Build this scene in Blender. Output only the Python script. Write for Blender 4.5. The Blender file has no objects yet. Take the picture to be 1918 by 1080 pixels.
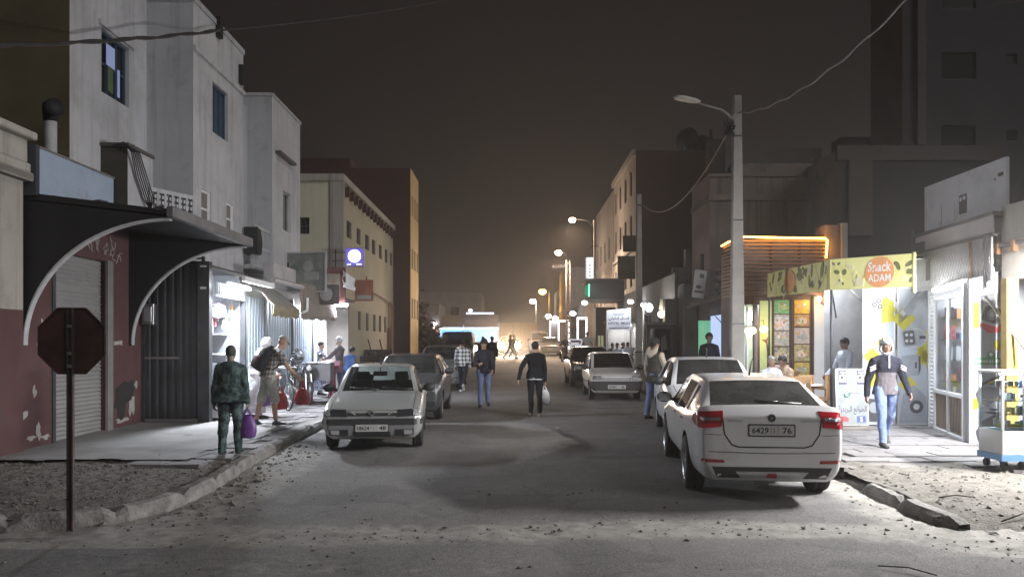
import bpy, bmesh, math, random
import numpy as np
from mathutils import Vector, Matrix, noise
from mathutils.bvhtree import BVHTree

random.seed(7)
scene = bpy.context.scene
COL = scene.collection
PI = math.pi
R = math.radians

# ------------------------------------------------------------------ camera, world, exposure
F, CH = 1450.0, 1.72                       # focal length in photo pixels, eye height
HAZE = 0.0019
cam_d = bpy.data.cameras.new('camera')
cam = bpy.data.objects.new('camera', cam_d)
COL.objects.link(cam)
cam.location = (0, 0, CH)
cam.rotation_euler = (R(90), 0, 0)
cam_d.sensor_width = 36.0
cam_d.lens = 36.0 * F / 1918.0
cam_d.shift_y = 105.0 / 1918.0
cam_d.clip_start = 0.1
cam_d.clip_end = 2000
scene.camera = cam

world = bpy.data.worlds.new('World')
scene.world = world
world.use_nodes = True
wn, wl = world.node_tree.nodes, world.node_tree.links
wn.clear()
w_out = wn.new('ShaderNodeOutputWorld')
w_bg = wn.new('ShaderNodeBackground')
w_tc = wn.new('ShaderNodeTexCoord')
w_sep = wn.new('ShaderNodeSeparateXYZ')
w_ramp = wn.new('ShaderNodeValToRGB')
wl.new(w_tc.outputs['Generated'], w_sep.inputs[0])
wl.new(w_sep.outputs['Z'], w_ramp.inputs[0])
wl.new(w_ramp.outputs[0], w_bg.inputs['Color'])
wl.new(w_bg.outputs[0], w_out.inputs['Surface'])
cr = w_ramp.color_ramp                      # a hazy night sky over a lit town: browner and brighter low down
cr.elements[0].position = 0.0
cr.elements[0].color = (.050, .042, .037, 1)
cr.elements[1].position = 0.55
cr.elements[1].color = (.0165, .0125, .0130, 1)
e = cr.elements.new(.14); e.color = (.026, .0215, .0195, 1)
e = cr.elements.new(.30); e.color = (.020, .0163, .0157, 1)
w_bg.inputs['Strength'].default_value = 0.64

sun_d = bpy.data.lights.new('sun', 'SUN')
sun = bpy.data.objects.new('sun', sun_d)
COL.objects.link(sun)
sun_d.energy = 0.68
sun_d.angle = R(30)
sun_d.color = (1.0, .98, .98)
sun.rotation_euler = Vector((-.64, .58, -.50)).to_track_quat('-Z', 'Y').to_euler()   # street light and sky glow from behind the viewer's right shoulder

scene.view_settings.view_transform = 'Standard'
scene.view_settings.look = 'None'
scene.view_settings.exposure = 0.22
scene.view_settings.gamma = 1.0
scene.render.engine = 'CYCLES'
cy = scene.cycles
cy.use_denoising = True
cy.max_bounces = 6
cy.diffuse_bounces = 3
cy.glossy_bounces = 3
cy.transmission_bounces = 4
cy.transparent_max_bounces = 12
cy.volume_bounces = 0
cy.sample_clamp_indirect = 4.0
cy.caustics_reflective = False
cy.caustics_refractive = False

# ------------------------------------------------------------------ numbers of the place
def gz(y):                                   # the street climbs slowly away from the crossing
    return float(np.interp(y, [-20, 8, 14, 20, 27, 40, 60, 80, 400],
                           [-.12, -.11, -.05, .03, .10, .38, .85, 1.15, 1.3]))
def sw(y):                                   # pavement height
    return gz(y) + .15

# ------------------------------------------------------------------ materials
MATS = {}
def mat(name, col, rough=.8, metal=0.0, var=.18, scale=3.0, bump=0.0, bscale=60.0, col2=None, lo=.35, hi=.65,
        spec=.5, coat=0.0, detail=6.0, streak=None, stretch=None, dirt=None, dlo=.55, dhi=.7, dscale=1.2):
    if name in MATS: return MATS[name]
    m = bpy.data.materials.new(name); MATS[name] = m
    m.use_nodes = True
    nt = m.node_tree; N, L = nt.nodes, nt.links
    b = N['Principled BSDF']
    b.inputs['Roughness'].default_value = rough
    b.inputs['Metallic'].default_value = metal
    b.inputs['Specular IOR Level'].default_value = spec
    b.inputs['Coat Weight'].default_value = coat
    tc = N.new('ShaderNodeTexCoord')
    mp = N.new('ShaderNodeMapping')
    L.new(tc.outputs['Object'], mp.inputs[0])
    if stretch: mp.inputs['Scale'].default_value = stretch
    src = mp.outputs[0]
    if var > 0 or col2:
        nz = N.new('ShaderNodeTexNoise')
        nz.inputs['Scale'].default_value = scale
        nz.inputs['Detail'].default_value = detail
        nz.inputs['Roughness'].default_value = .62
        L.new(src, nz.inputs['Vector'])
        rp = N.new('ShaderNodeValToRGB')
        c2 = col2 or tuple(min(1, c * (1 + var)) for c in col)
        c1 = col if col2 else tuple(c * (1 - var) for c in col)
        rp.color_ramp.elements[0].position = lo; rp.color_ramp.elements[0].color = (*c1, 1)
        rp.color_ramp.elements[1].position = hi; rp.color_ramp.elements[1].color = (*c2, 1)
        L.new(nz.outputs[0], rp.inputs[0])
        out = rp.outputs[0]
        if dirt:
            n3 = N.new('ShaderNodeTexNoise'); n3.inputs['Scale'].default_value = dscale; n3.inputs['Detail'].default_value = 9
            n3.inputs['Roughness'].default_value = .7
            L.new(src, n3.inputs['Vector'])
            r3 = N.new('ShaderNodeMapRange'); r3.inputs[1].default_value = dlo; r3.inputs[2].default_value = dhi
            L.new(n3.outputs[0], r3.inputs[0])
            mx = N.new('ShaderNodeMixRGB'); mx.inputs[2].default_value = (*dirt, 1)
            L.new(r3.outputs[0], mx.inputs[0]); L.new(out, mx.inputs[1]); out = mx.outputs[0]
        if streak:                             # rain runs down the wall
            m4 = N.new('ShaderNodeMapping'); m4.inputs['Scale'].default_value = (3.2, 3.2, .16); L.new(tc.outputs['Object'], m4.inputs[0])
            n4 = N.new('ShaderNodeTexNoise'); n4.inputs['Scale'].default_value = 1.5; n4.inputs['Detail'].default_value = 8; n4.inputs['Roughness'].default_value = .65; L.new(m4.outputs[0], n4.inputs['Vector'])
            r4 = N.new('ShaderNodeMapRange'); r4.inputs[1].default_value = .50; r4.inputs[2].default_value = .78; L.new(n4.outputs[0], r4.inputs[0])
            x4 = N.new('ShaderNodeMixRGB'); x4.inputs[2].default_value = (*streak, 1); L.new(r4.outputs[0], x4.inputs[0]); L.new(out, x4.inputs[1]); out = x4.outputs[0]
        L.new(out, b.inputs['Base Color'])
    else:
        b.inputs['Base Color'].default_value = (*col, 1)
    if bump > 0:
        n2 = N.new('ShaderNodeTexNoise'); n2.inputs['Scale'].default_value = bscale; n2.inputs['Detail'].default_value = 5
        L.new(src, n2.inputs['Vector'])
        bp = N.new('ShaderNodeBump'); bp.inputs['Strength'].default_value = min(1, bump); bp.inputs['Distance'].default_value = .02
        L.new(n2.outputs[0], bp.inputs['Height']); L.new(bp.outputs[0], b.inputs['Normal'])
    return m

def emi(name, col, strength):
    if name in MATS: return MATS[name]
    m = bpy.data.materials.new(name); MATS[name] = m
    m.use_nodes = True
    b = m.node_tree.nodes['Principled BSDF']
    b.inputs['Base Color'].default_value = (*[min(.8, c) for c in col], 1)
    b.inputs['Emission Color'].default_value = (*col, 1)
    b.inputs['Emission Strength'].default_value = strength
    return m

def glass(name, tint=(.6, .65, .66), refl=.12, rough=.03, dust=0.0):
    if name in MATS: return MATS[name]
    m = bpy.data.materials.new(name); MATS[name] = m
    m.use_nodes = True
    nt = m.node_tree; N, L = nt.nodes, nt.links
    N.clear()
    o = N.new('ShaderNodeOutputMaterial')
    t = N.new('ShaderNodeBsdfTransparent'); t.inputs[0].default_value = (*tint, 1)
    g = N.new('ShaderNodeBsdfGlossy'); g.inputs['Roughness'].default_value = rough
    fr = N.new('ShaderNodeFresnel'); fr.inputs[0].default_value = 1.45
    mul = N.new('ShaderNodeMath'); mul.operation = 'ADD'; mul.inputs[1].default_value = refl - .04
    mul.use_clamp = True
    L.new(fr.outputs[0], mul.inputs[0])
    mx = N.new('ShaderNodeMixShader')
    L.new(mul.outputs[0], mx.inputs[0]); L.new(t.outputs[0], mx.inputs[1]); L.new(g.outputs[0], mx.inputs[2])
    last = mx.outputs[0]
    if dust > 0:
        d = N.new('ShaderNodeBsdfDiffuse'); d.inputs[0].default_value = (.42, .42, .40, 1)
        tc = N.new('ShaderNodeTexCoord'); nz = N.new('ShaderNodeTexNoise'); nz.inputs['Scale'].default_value = 3; nz.inputs['Detail'].default_value = 5
        L.new(tc.outputs['Object'], nz.inputs['Vector'])
        mm = N.new('ShaderNodeMath'); mm.operation = 'MULTIPLY'; mm.inputs[1].default_value = dust * 2
        L.new(nz.outputs[0], mm.inputs[0])
        tl = N.new('ShaderNodeBsdfTranslucent'); tl.inputs[0].default_value = (.5, .52, .5, 1); ms = N.new('ShaderNodeMixShader'); L.new(d.outputs[0], ms.inputs[1]); L.new(tl.outputs[0], ms.inputs[2])
        m2 = N.new('ShaderNodeMixShader')
        L.new(mm.outputs[0], m2.inputs[0]); L.new(last, m2.inputs[1]); L.new(ms.outputs[0], m2.inputs[2])
        last = m2.outputs[0]
    L.new(last, o.inputs[0])
    return m

# ------------------------------------------------------------------ mesh builder
def T3(x=0, y=0, z=0): return Matrix.Translation((x, y, z))
def RZ(a): return Matrix.Rotation(a, 4, 'Z')
def RX(a): return Matrix.Rotation(a, 4, 'X')
def RY(a): return Matrix.Rotation(a, 4, 'Y')
def frame(o, xd, yd=(0, 0, 1)):
    """A flat working frame: x to the reader's right, y up, z out towards the reader."""
    x = Vector(xd).normalized(); y = Vector(yd).normalized()
    z = x.cross(y).normalized(); y = z.cross(x)
    m = Matrix.Identity(4)
    for i in range(3):
        m[i][0], m[i][1], m[i][2], m[i][3] = x[i], y[i], z[i], o[i]
    return m

def wm(o):
    m = o.matrix_basis.copy()
    while o.parent is not None:
        o = o.parent; m = o.matrix_basis @ m
    return m

TXT = {}
def text_geo(s, font=None, bold=False):
    k = s
    if k not in TXT:
        c = bpy.data.curves.new('t', 'FONT'); c.body = s; c.size = 1.0; c.align_x = 'CENTER'; c.align_y = 'CENTER'
        c.resolution_u = 2; c.offset = .014
        o = bpy.data.objects.new('t', c); COL.objects.link(o)
        dg = bpy.context.evaluated_depsgraph_get()
        me = bpy.data.meshes.new_from_object(o.evaluated_get(dg))
        v = [tuple(p.co) for p in me.vertices]; f = [tuple(p.vertices) for p in me.polygons]
        bpy.data.objects.remove(o); bpy.data.curves.remove(c); bpy.data.meshes.remove(me)
        TXT[k] = (v, f)
    return TXT[k]

class MB:
    def __init__(s, T=None):
        s.v, s.f, s.mi, s.sm, s.mats = [], [], [], [], []
        s.T = T or Matrix.Identity(4)
    def m(s, mt):
        if mt not in s.mats: s.mats.append(mt)
        return s.mats.index(mt)
    def add(s, vs, fs, mt, smooth=False, T=None):
        b = len(s.v); M = s.T @ T if T is not None else s.T
        s.v += [tuple(M @ Vector(p)) for p in vs]
        k = s.m(mt)
        for f in fs:
            s.f.append(tuple(b + i for i in f)); s.mi.append(k); s.sm.append(smooth)
        return s
    def box(s, c, d, mt, T=None, taper=1.0):
        x, y, z = d[0] / 2, d[1] / 2, d[2] / 2
        t = taper
        vs = [(-x, -y, -z), (x, -y, -z), (x, y, -z), (-x, y, -z), (-x * t, -y * t, z), (x * t, -y * t, z), (x * t, y * t, z), (-x * t, y * t, z)]
        M = T3(*c) @ T if T is not None else T3(*c)
        return s.add(vs, [(3, 2, 1, 0), (4, 5, 6, 7), (0, 1, 5, 4), (1, 2, 6, 5), (2, 3, 7, 6), (3, 0, 4, 7)], mt, T=M)
    def b2(s, x0, x1, y0, y1, z0, z1, mt):
        return s.box(((x0 + x1) / 2, (y0 + y1) / 2, (z0 + z1) / 2), (abs(x1 - x0), abs(y1 - y0), abs(z1 - z0)), mt)
    def quad(s, a, b, c, d, mt): return s.add([a, b, c, d], [(0, 1, 2, 3)], mt)
    def cyl(s, p0, p1, r0, mt, r1=None, n=12, smooth=True, caps=True):
        r1 = r0 if r1 is None else r1
        p0, p1 = Vector(p0), Vector(p1); ax = (p1 - p0).normalized()
        u = ax.orthogonal().normalized(); w = ax.cross(u)
        vs, fs = [], []
        for p, r in ((p0, r0), (p1, r1)):
            for i in range(n):
                a = 2 * PI * i / n; vs.append(p + (u * math.cos(a) + w * math.sin(a)) * r)
        for i in range(n): fs.append((i, (i + 1) % n, n + (i + 1) % n, n + i))
        s.add(vs, fs, mt, smooth)
        if caps: s.add(vs, [tuple(range(n))[::-1], tuple(range(n, 2 * n))], mt)
        return s
    def tube(s, pts, r, mt, n=8, smooth=True):
        pts = [Vector(p) for p in pts]; rings = []
        up = None
        for i, p in enumerate(pts):
            t = (pts[min(i + 1, len(pts) - 1)] - pts[max(i - 1, 0)])
            if t.length < 1e-9: t = Vector((0, 0, 1))
            t.normalize()
            u = t.orthogonal().normalized() if up is None else (up - t * up.dot(t)).normalized()
            up = u; w = t.cross(u)
            rr = r[i] if isinstance(r, (list, tuple)) else r
            rings.append([p + (u * math.cos(2 * PI * k / n) + w * math.sin(2 * PI * k / n)) * rr for k in range(n)])
        return s.loft(rings, mt, smooth)
    def loft(s, rings, mt, smooth=True, closed=True, caps=True):
        n = len(rings[0]); vs = [p for r in rings for p in r]; fs = []
        for i in range(len(rings) - 1):
            for k in range(n if closed else n - 1):
                fs.append((i * n + k, i * n + (k + 1) % n, (i + 1) * n + (k + 1) % n, (i + 1) * n + k))
        if caps and closed: fs += [tuple(range(n))[::-1], tuple(range((len(rings) - 1) * n, len(rings) * n))]
        return s.add(vs, fs, mt, smooth)
    def lathe(s, prof, mt, T=None, n=24, smooth=True, a0=0, a1=2 * PI):
        """prof = [(radius, height)], turned about local z."""
        vs, fs = [], []
        full = abs(a1 - a0 - 2 * PI) < 1e-6
        k = n if full else n + 1
        for r, h in prof:
            for i in range(k):
                a = a0 + (a1 - a0) * i / n; vs.append((r * math.cos(a), r * math.sin(a), h))
        for j in range(len(prof) - 1):
            for i in range(n):
                i2 = (i + 1) % k
                fs.append((j * k + i, j * k + i2, (j + 1) * k + i2, (j + 1) * k + i))
        return s.add(vs, fs, mt, smooth, T)
    def ell(s, c, r, mt, n=12, T=None, smooth=True):
        r = (r, r, r) if not isinstance(r, (tuple, list)) else r
        h = max(4, n // 2 + 1); prof = [(math.sin(PI * j / h), -math.cos(PI * j / h)) for j in range(h + 1)]
        M = T3(*c) @ (T if T is not None else Matrix.Identity(4)) @ Matrix.Diagonal((r[0], r[1], r[2], 1))
        vs, fs = [(0, 0, -1)], []
        for j in range(1, h):
            for i in range(n): vs.append((prof[j][0] * math.cos(2 * PI * i / n), prof[j][0] * math.sin(2 * PI * i / n), prof[j][1]))
        vs.append((0, 0, 1)); top = len(vs) - 1
        for i in range(n):
            i2 = (i + 1) % n
            fs.append((0, 1 + i2, 1 + i)); fs.append((top, 1 + (h - 2) * n + i, 1 + (h - 2) * n + i2))
            for j in range(h - 2): fs.append((1 + j * n + i, 1 + j * n + i2, 1 + (j + 1) * n + i2, 1 + (j + 1) * n + i))
        return s.add(vs, fs, mt, smooth, M)
    def prism(s, poly, z0, z1, mt, T=None):
        """A flat outline in local x, y (counter-clockwise) given thickness z0..z1."""
        n = len(poly)
        vs = [(x, y, z0) for x, y in poly] + [(x, y, z1) for x, y in poly]
        fs = [tuple(range(n))[::-1], tuple(range(n, 2 * n))] + [(i, (i + 1) % n, n + (i + 1) % n, n + i) for i in range(n)]
        return s.add(vs, fs, mt, False, T)
    def rect(s, x0, y0, x1, y1, z0, z1, mt): return s.prism([(x0, y0), (x1, y0), (x1, y1), (x0, y1)], z0, z1, mt)
    def disc(s, cx, cy, r, z0, z1, mt, n=20, ry=None, a=0):
        ry = ry or r
        ca, sa = math.cos(a), math.sin(a)
        pts = []
        for i in range(n):
            x, y = r * math.cos(2 * PI * i / n), ry * math.sin(2 * PI * i / n)
            pts.append((cx + x * ca - y * sa, cy + x * sa + y * ca))
        return s.prism(pts, z0, z1, mt)
    def rrect(s, cx, cy, w, h, rad, z0, z1, mt, a=0, n=4):
        pts = []
        for qx, qy, st in ((1, -1, -PI / 2), (1, 1, 0), (-1, 1, PI / 2), (-1, -1, PI)):
            for i in range(n + 1):
                t = st + PI / 2 * i / n
                pts.append((qx * (w / 2 - rad) + rad * math.cos(t), qy * (h / 2 - rad) + rad * math.sin(t)))
        ca, sa = math.cos(a), math.sin(a)
        return s.prism([(cx + x * ca - y * sa, cy + x * sa + y * ca) for x, y in pts], z0, z1, mt)
    def text(s, t, cx, cy, h, z, mt, width=None, a=0, sx=1.0):
        v, f = text_geo(t)
        if not v: return s
        xs = [p[0] for p in v]; ys = [p[1] for p in v]
        w0 = max(xs) - min(xs) or 1; h0 = max(ys) - min(ys) or 1
        mx, my = (max(xs) + min(xs)) / 2, (max(ys) + min(ys)) / 2
        ky = h / h0; kx = width / w0 if width else ky * sx
        M = T3(cx, cy, z) @ RZ(a)
        return s.add([((p[0] - mx) * kx, (p[1] - my) * ky, 0) for p in v], f, mt, False, M)
    def build(s, name, parent=None, bevel=0.0, world=True, seg=1, sharp=None):
        me = bpy.data.meshes.new(name)
        me.from_pydata(s.v, [], s.f)
        for mt in s.mats: me.materials.append(mt)
        me.polygons.foreach_set('material_index', s.mi)
        me.polygons.foreach_set('use_smooth', s.sm)
        if bevel:
            bm = bmesh.new(); bm.from_mesh(me)
            bmesh.ops.remove_doubles(bm, verts=bm.verts, dist=1e-5)
            es = [e for e in bm.edges if len(e.link_faces) == 2 and e.calc_face_angle(0) > .6]
            bmesh.ops.bevel(bm, geom=es, offset=bevel, segments=seg, profile=.5, affect='EDGES', clamp_overlap=True)
            bm.to_mesh(me); bm.free()
        me.validate()
        if sharp is not None:
            me.polygons.foreach_set('use_smooth', [True] * len(me.polygons)); me.set_sharp_from_angle(angle=sharp)
        return link(name, me, parent, world)

def link(name, me, parent=None, world=True):
    if parent is not None and world: me.transform(wm(parent).inverted())
    o = bpy.data.objects.new(name, me); COL.objects.link(o)
    if parent is not None: o.parent = parent
    return o
def tag(o, label=None, cat=None, group=None, kind=None):
    if label: o['label'] = label
    if cat: o['category'] = cat
    if group: o['group'] = group
    if kind: o['kind'] = kind
    return o
def thing(name, label, cat, loc=(0, 0, 0), rz=0.0, group=None):
    o = bpy.data.objects.new(name, None); COL.objects.link(o)
    o.empty_display_size = .1
    o.location = loc; o.rotation_euler = (0, 0, rz)
    return tag(o, label, cat, group)
def kids(o): return [c for c in COL.objects if c.parent == o]
def copy_tree(o, loc=None, rz=None, label=None):
    ch = {}
    for c in COL.objects:
        if c.parent is not None: ch.setdefault(c.parent, []).append(c)
    def rec(a, par):
        c = a.copy(); COL.objects.link(c)
        if par is not None: c.parent = par
        for k in ch.get(a, []): rec(k, c)
        return c
    r = rec(o, None)
    if loc is not None: r.location = loc
    if rz is not None: r.rotation_euler = (0, 0, rz)
    if label: r['label'] = label
    return r
def struct(o): o['kind'] = 'structure'; return o

def lamp(kind, loc, power, col, parent, size=(.1, .1), direction=None, spot=None, radius=.05, spread=None):
    l = bpy.data.lights.new('bulb', kind); l.energy = power; l.color = col
    if kind == 'AREA':
        l.shape = 'RECTANGLE'; l.size, l.size_y = size
        if spread: l.spread = spread
    else: l.shadow_soft_size = radius
    if spot: l.spot_size = spot; l.spot_blend = .4
    o = bpy.data.objects.new('bulb', l); COL.objects.link(o)
    M = T3(*loc)
    if direction is not None: M = M @ Vector(direction).to_track_quat('-Z', 'Y').to_matrix().to_4x4()
    if parent is not None:
        o.parent = parent; o.matrix_basis = wm(parent).inverted() @ M
    else: o.matrix_basis = M
    return o
COOL = (.86, .91, 1.0); WARM = (1.0, .72, .42); SODIUM = (1.0, .62, .32)
def W(px, py, d):
    """A photo pixel at depth d, as a point of the street."""
    return Vector(((px - 959) / F * d, d, CH - (py - 645) / F * d))

# ------------------------------------------------------------------ palette
asph_far = mat('asphalt', (.085, .083, .080), .95, col2=(.155, .148, .138), scale=.9, lo=.3, hi=.7, bump=.4, bscale=40)
concrete = mat('concrete', (.19, .187, .182), .9, col2=(.26, .256, .25), scale=1.4, bump=.3, bscale=30, dirt=(.17, .16, .15))
soil = mat('soil', (.075, .068, .058), 1.0, col2=(.21, .195, .17), scale=14, lo=.38, hi=.66, bump=1, bscale=50, detail=9)
sand = mat('sand', (.075, .069, .059), 1.0, col2=(.155, .146, .129), scale=9, lo=.36, hi=.66, bump=.9, bscale=45, detail=9)
kerbm = mat('kerb_stone', (.13, .125, .116), .95, col2=(.25, .242, .228), scale=5, bump=.9, bscale=25, dirt=(.12, .11, .10))
paver = mat('paver', (.13, .125, .126), .85, col2=(.185, .18, .182), scale=2.2, bump=.25, bscale=50, dirt=(.11, .105, .105), dlo=.5, dhi=.75)
grout = mat('joint', (.13, .125, .12), 1.0)
stonem = mat('rubble_stone', (.08, .075, .068), 1.0, col2=(.21, .195, .175), scale=3)
white_wall = mat('white_render', (.41, .41, .43), .9, col2=(.49, .49, .51), scale=.7, bump=.25, bscale=9, dirt=(.29, .29, .295), dlo=.50, dhi=.75, dscale=.9, streak=(.27, .265, .26))
shaded_grey_wall = mat('shaded_grey_render', (.34, .35, .37), .9, col2=(.41, .42, .44), scale=.6, bump=.2, bscale=9, dirt=(.24, .24, .25), streak=(.23, .23, .23))  # darker than the white render on viewer-facing walls: weaker light put into the colour
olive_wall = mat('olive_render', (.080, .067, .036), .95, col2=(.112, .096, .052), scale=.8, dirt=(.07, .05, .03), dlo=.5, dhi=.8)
beige_end = mat('brightened_end_render', (.56, .54, .42), .9, col2=(.63, .61, .49), scale=.5, bump=.15, bscale=10, streak=(.48, .46, .36))  # same building as beige_wall, with the end wall's brightness put into its colour
block_wall = mat('grey_brown_render', (.155, .138, .132), .95, col2=(.20, .18, .172), scale=.7, streak=(.07, .063, .06))
beige_wall = mat('beige_render', (.38, .345, .25), .9, col2=(.45, .41, .31), scale=.5, bump=.15, bscale=10)
cream_wall = mat('cream_render', (.36, .335, .30), .9, col2=(.42, .395, .36), scale=.7, bump=.2, bscale=12, dirt=(.28, .255, .23), streak=(.19, .17, .15))
lamp_yellow_wall = mat('lamp_yellow_render', (.50, .36, .16), .9, col2=(.58, .43, .22), scale=.7)  # yellow of the lamp light put into the street face's colour
redbrown = mat('red_brown_render', (.045, .021, .021), .95, col2=(.060, .029, .028), scale=.5)
red_dado = mat('dark_red_paint', (.085, .037, .039), .8, col2=(.118, .054, .055), scale=1.1, bump=.2, bscale=14, dirt=(.10, .07, .066))
chip = mat('bare_plaster', (.48, .46, .44), .95, col2=(.36, .34, .32), scale=9, bump=.5, bscale=40)
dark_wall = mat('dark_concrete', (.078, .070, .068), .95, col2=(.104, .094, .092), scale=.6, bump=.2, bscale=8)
darker_wall = mat('unlit_concrete', (.040, .041, .047), .95, col2=(.054, .055, .062), scale=.6)  # base colour darkened to stand for walls that no light reaches
pink_wall = mat('pink_tint_render', (.22, .165, .155), .95, col2=(.27, .205, .195), scale=.7)  # on the flat block the pink of sodium lamps is put into this colour
taupe_wall = mat('taupe_render', (.15, .135, .125), .95, col2=(.20, .18, .165), scale=.8, bump=.2, bscale=12, dirt=(.10, .09, .083))
black_m = mat('black_paint', (.010, .010, .012), .7, var=.2)
black_gloss = mat('black_plastic', (.018, .018, .020), .35, var=.1)
dark_metal = mat('dark_metal', (.055, .058, .065), .5, .4, var=.25)
steel = mat('steel', (.42, .42, .43), .38, .85, var=.12)
alu = mat('aluminium', (.55, .56, .58), .4, .6, var=.08)
white_p = mat('white_paint', (.72, .73, .75), .55, var=.04)
rubber = mat('rubber', (.022, .021, .021), .85, var=.3, scale=30)
wood = mat('wood', (.20, .10, .045), .6, col2=(.30, .165, .08), scale=3, stretch=(1, 1, 8))
dark_wood = mat('dark_wood', (.045, .024, .016), .6, col2=(.085, .048, .03), scale=3, stretch=(6, 1, 1))
cable_m = mat('cable_rubber', (.030, .028, .030), .7, var=.1)
cable_pale = mat('cable_grey', (.22, .20, .20), .7, var=.15)
rust = mat('rust', (.16, .07, .03), .9, col2=(.28, .14, .07), scale=7)
corr_dark = mat('dark_sheet', (.060, .063, .072), .42, .45, var=.25, scale=1.5)
corr_blue = mat('blue_grey_sheet', (.28, .345, .41), .45, .25, var=.1, scale=1.2)
shutter_m = mat('roller_shutter', (.34, .335, .33), .6, .2, var=.14, scale=1.2, dirt=(.22, .20, .19))
win_dark = mat('unlit_pane', (.012, .013, .016), .12, var=0)
frame_dark = mat('window_frame_paint', (.06, .06, .062), .6, var=.1)
blue_paint = mat('blue_paint', (.035, .075, .16), .5, var=.2)
pale_blue = mat('pale_blue_render', (.29, .36, .46), .9, col2=(.36, .42, .52), scale=1.3, bump=.3, bscale=14, dirt=(.20, .22, .26), dlo=.55, dhi=.7)

# ------------------------------------------------------------------ ground, road, pavements
mb = MB()
xs = [-400, -60, -20, -8, 0, 8, 20, 60, 400]; ys = [-30, 4, 8, 14, 20, 27, 40, 60, 80, 140, 400, 900]
for i in range(len(xs) - 1):
    for j in range(len(ys) - 1):
        mb.quad((xs[i], ys[j], gz(ys[j]) - .05), (xs[i + 1], ys[j], gz(ys[j]) - .05), (xs[i + 1], ys[j + 1], gz(ys[j + 1]) - .05), (xs[i], ys[j + 1], gz(ys[j + 1]) - .05), soil)
struct(mb.build('ground'))

def bump(v, c, w): return math.exp(-((v - c) / w) ** 2)
def sand_amount(x, y):
    n = noise.noise((x * .8, y * .8, 3.1)) * .35 + noise.noise((x * 2.7, y * 2.7, 1.7)) * .25
    s = .92 * bump(y, 7.55 + .12 * math.sin(x * .9), .42) * (1 if x > -4.2 else .75)
    s = max(s, .95 * max(0, min(1, (-2.55 - x) / .9)) * max(0, min(1, (15.5 - y) / 3)) * (1 if y > 7 else 0))
    s = max(s, .95 * max(0, min(1, (x - 3.55) / .6)) * (1 if 6.7 < y < 13 else 0))
    s = max(s, .75 * max(0, min(1, (x - 2.6) / 3)) * bump(y, 6.9, .8))
    s = max(s, .30 * bump(y, 6.2, .9), .16)
    return max(0.0, min(1.0, s + n * (.35 + .65 * min(1, s * 1.5))))
def road_grid(name, xs, ys, disp=True):
    nx, ny = len(xs), len(ys); vs, at = [], []
    for y in ys:
        g = gz(y)
        for x in xs:
            s = sand_amount(x, y)
            d = 0.0
            if disp:
                d = .018 * s * max(-.3, noise.noise((x * 7, y * 7, 0))) + .022 * s * noise.noise((x * 1.9, y * 1.9, 5)) + .010 * s * noise.noise((x * 17, y * 17, 2)) + .006 * noise.noise((x * 1.1, y * 1.1, 9)) + .002 * noise.noise((x * 25, y * 25, 9))
                ed = min(1, (x - xs[0]) / .4, (xs[-1] - x) / .4, (y - ys[0]) / .4, (ys[-1] - y) / .4)
                d *= ed
            vs.append((x, y, g + d)); at.append(s)
    fs = [(j * nx + i, j * nx + i + 1, (j + 1) * nx + i + 1, (j + 1) * nx + i) for j in range(ny - 1) for i in range(nx - 1)]
    me = bpy.data.meshes.new(name); me.from_pydata(vs, [], fs); me.materials.append(road_mat)
    a = me.attributes.new('sand', 'FLOAT', 'POINT'); a.data.foreach_set('value', at)
    me.polygons.foreach_set('use_smooth', [True] * len(me.polygons))
    return struct(link(name, me))
# asphalt under drifting sand: the sand share is a property of the ground, stored per point
road_mat = bpy.data.materials.new('sandy_asphalt'); road_mat.use_nodes = True
nt = road_mat.node_tree; N, L = nt.nodes, nt.links; b = N['Principled BSDF']; b.inputs['Roughness'].default_value = .93
b.inputs['Specular IOR Level'].default_value = .3
tc = N.new('ShaderNodeTexCoord')
def nz(scale, det=8, rough=.6):
    n = N.new('ShaderNodeTexNoise'); n.inputs['Scale'].default_value = scale; n.inputs['Detail'].default_value = det; n.inputs['Roughness'].default_value = rough
    L.new(tc.outputs['Object'], n.inputs['Vector']); return n.outputs[0]
def ramp(src, a, ca, bb, cb):
    r = N.new('ShaderNodeValToRGB'); r.color_ramp.elements[0].position = a; r.color_ramp.elements[0].color = (*ca, 1)
    r.color_ramp.elements[1].position = bb; r.color_ramp.elements[1].color = (*cb, 1); L.new(src, r.inputs[0]); return r.outputs[0]
c_as = ramp(nz(1.1, 10, .7), .32, (.165, .161, .157), .68, (.218, .213, .207))
c_gr = ramp(nz(70, 3), .35, (.40, .40, .40), .68, (1.4, 1.4, 1.4))
c_pt = ramp(nz(.42, 3, .5), .540, (1, 1, 1), .546, (.84, .84, .85))
m0 = N.new('ShaderNodeMixRGB'); m0.blend_type = 'MULTIPLY'; m0.inputs[0].default_value = 1; L.new(c_as, m0.inputs[1]); L.new(c_pt, m0.inputs[2]); c_as = m0.outputs[0]
mu = N.new('ShaderNodeMixRGB'); mu.blend_type = 'MULTIPLY'; mu.inputs[0].default_value = .8; L.new(c_as, mu.inputs[1]); L.new(c_gr, mu.inputs[2])
c_sd = ramp(nz(6, 10, .75), .34, (.18, .172, .158), .66, (.34, .328, .305))
att = N.new('ShaderNodeAttribute'); att.attribute_name = 'sand'
ad = N.new('ShaderNodeMath'); ad.operation = 'ADD'
sc2 = N.new('ShaderNodeMath'); sc2.operation = 'MULTIPLY_ADD'; sc2.inputs[1].default_value = .9; sc2.inputs[2].default_value = -.45; L.new(nz(9, 8, .7), sc2.inputs[0])
L.new(att.outputs['Fac'], ad.inputs[0]); L.new(sc2.outputs[0], ad.inputs[1])
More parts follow.
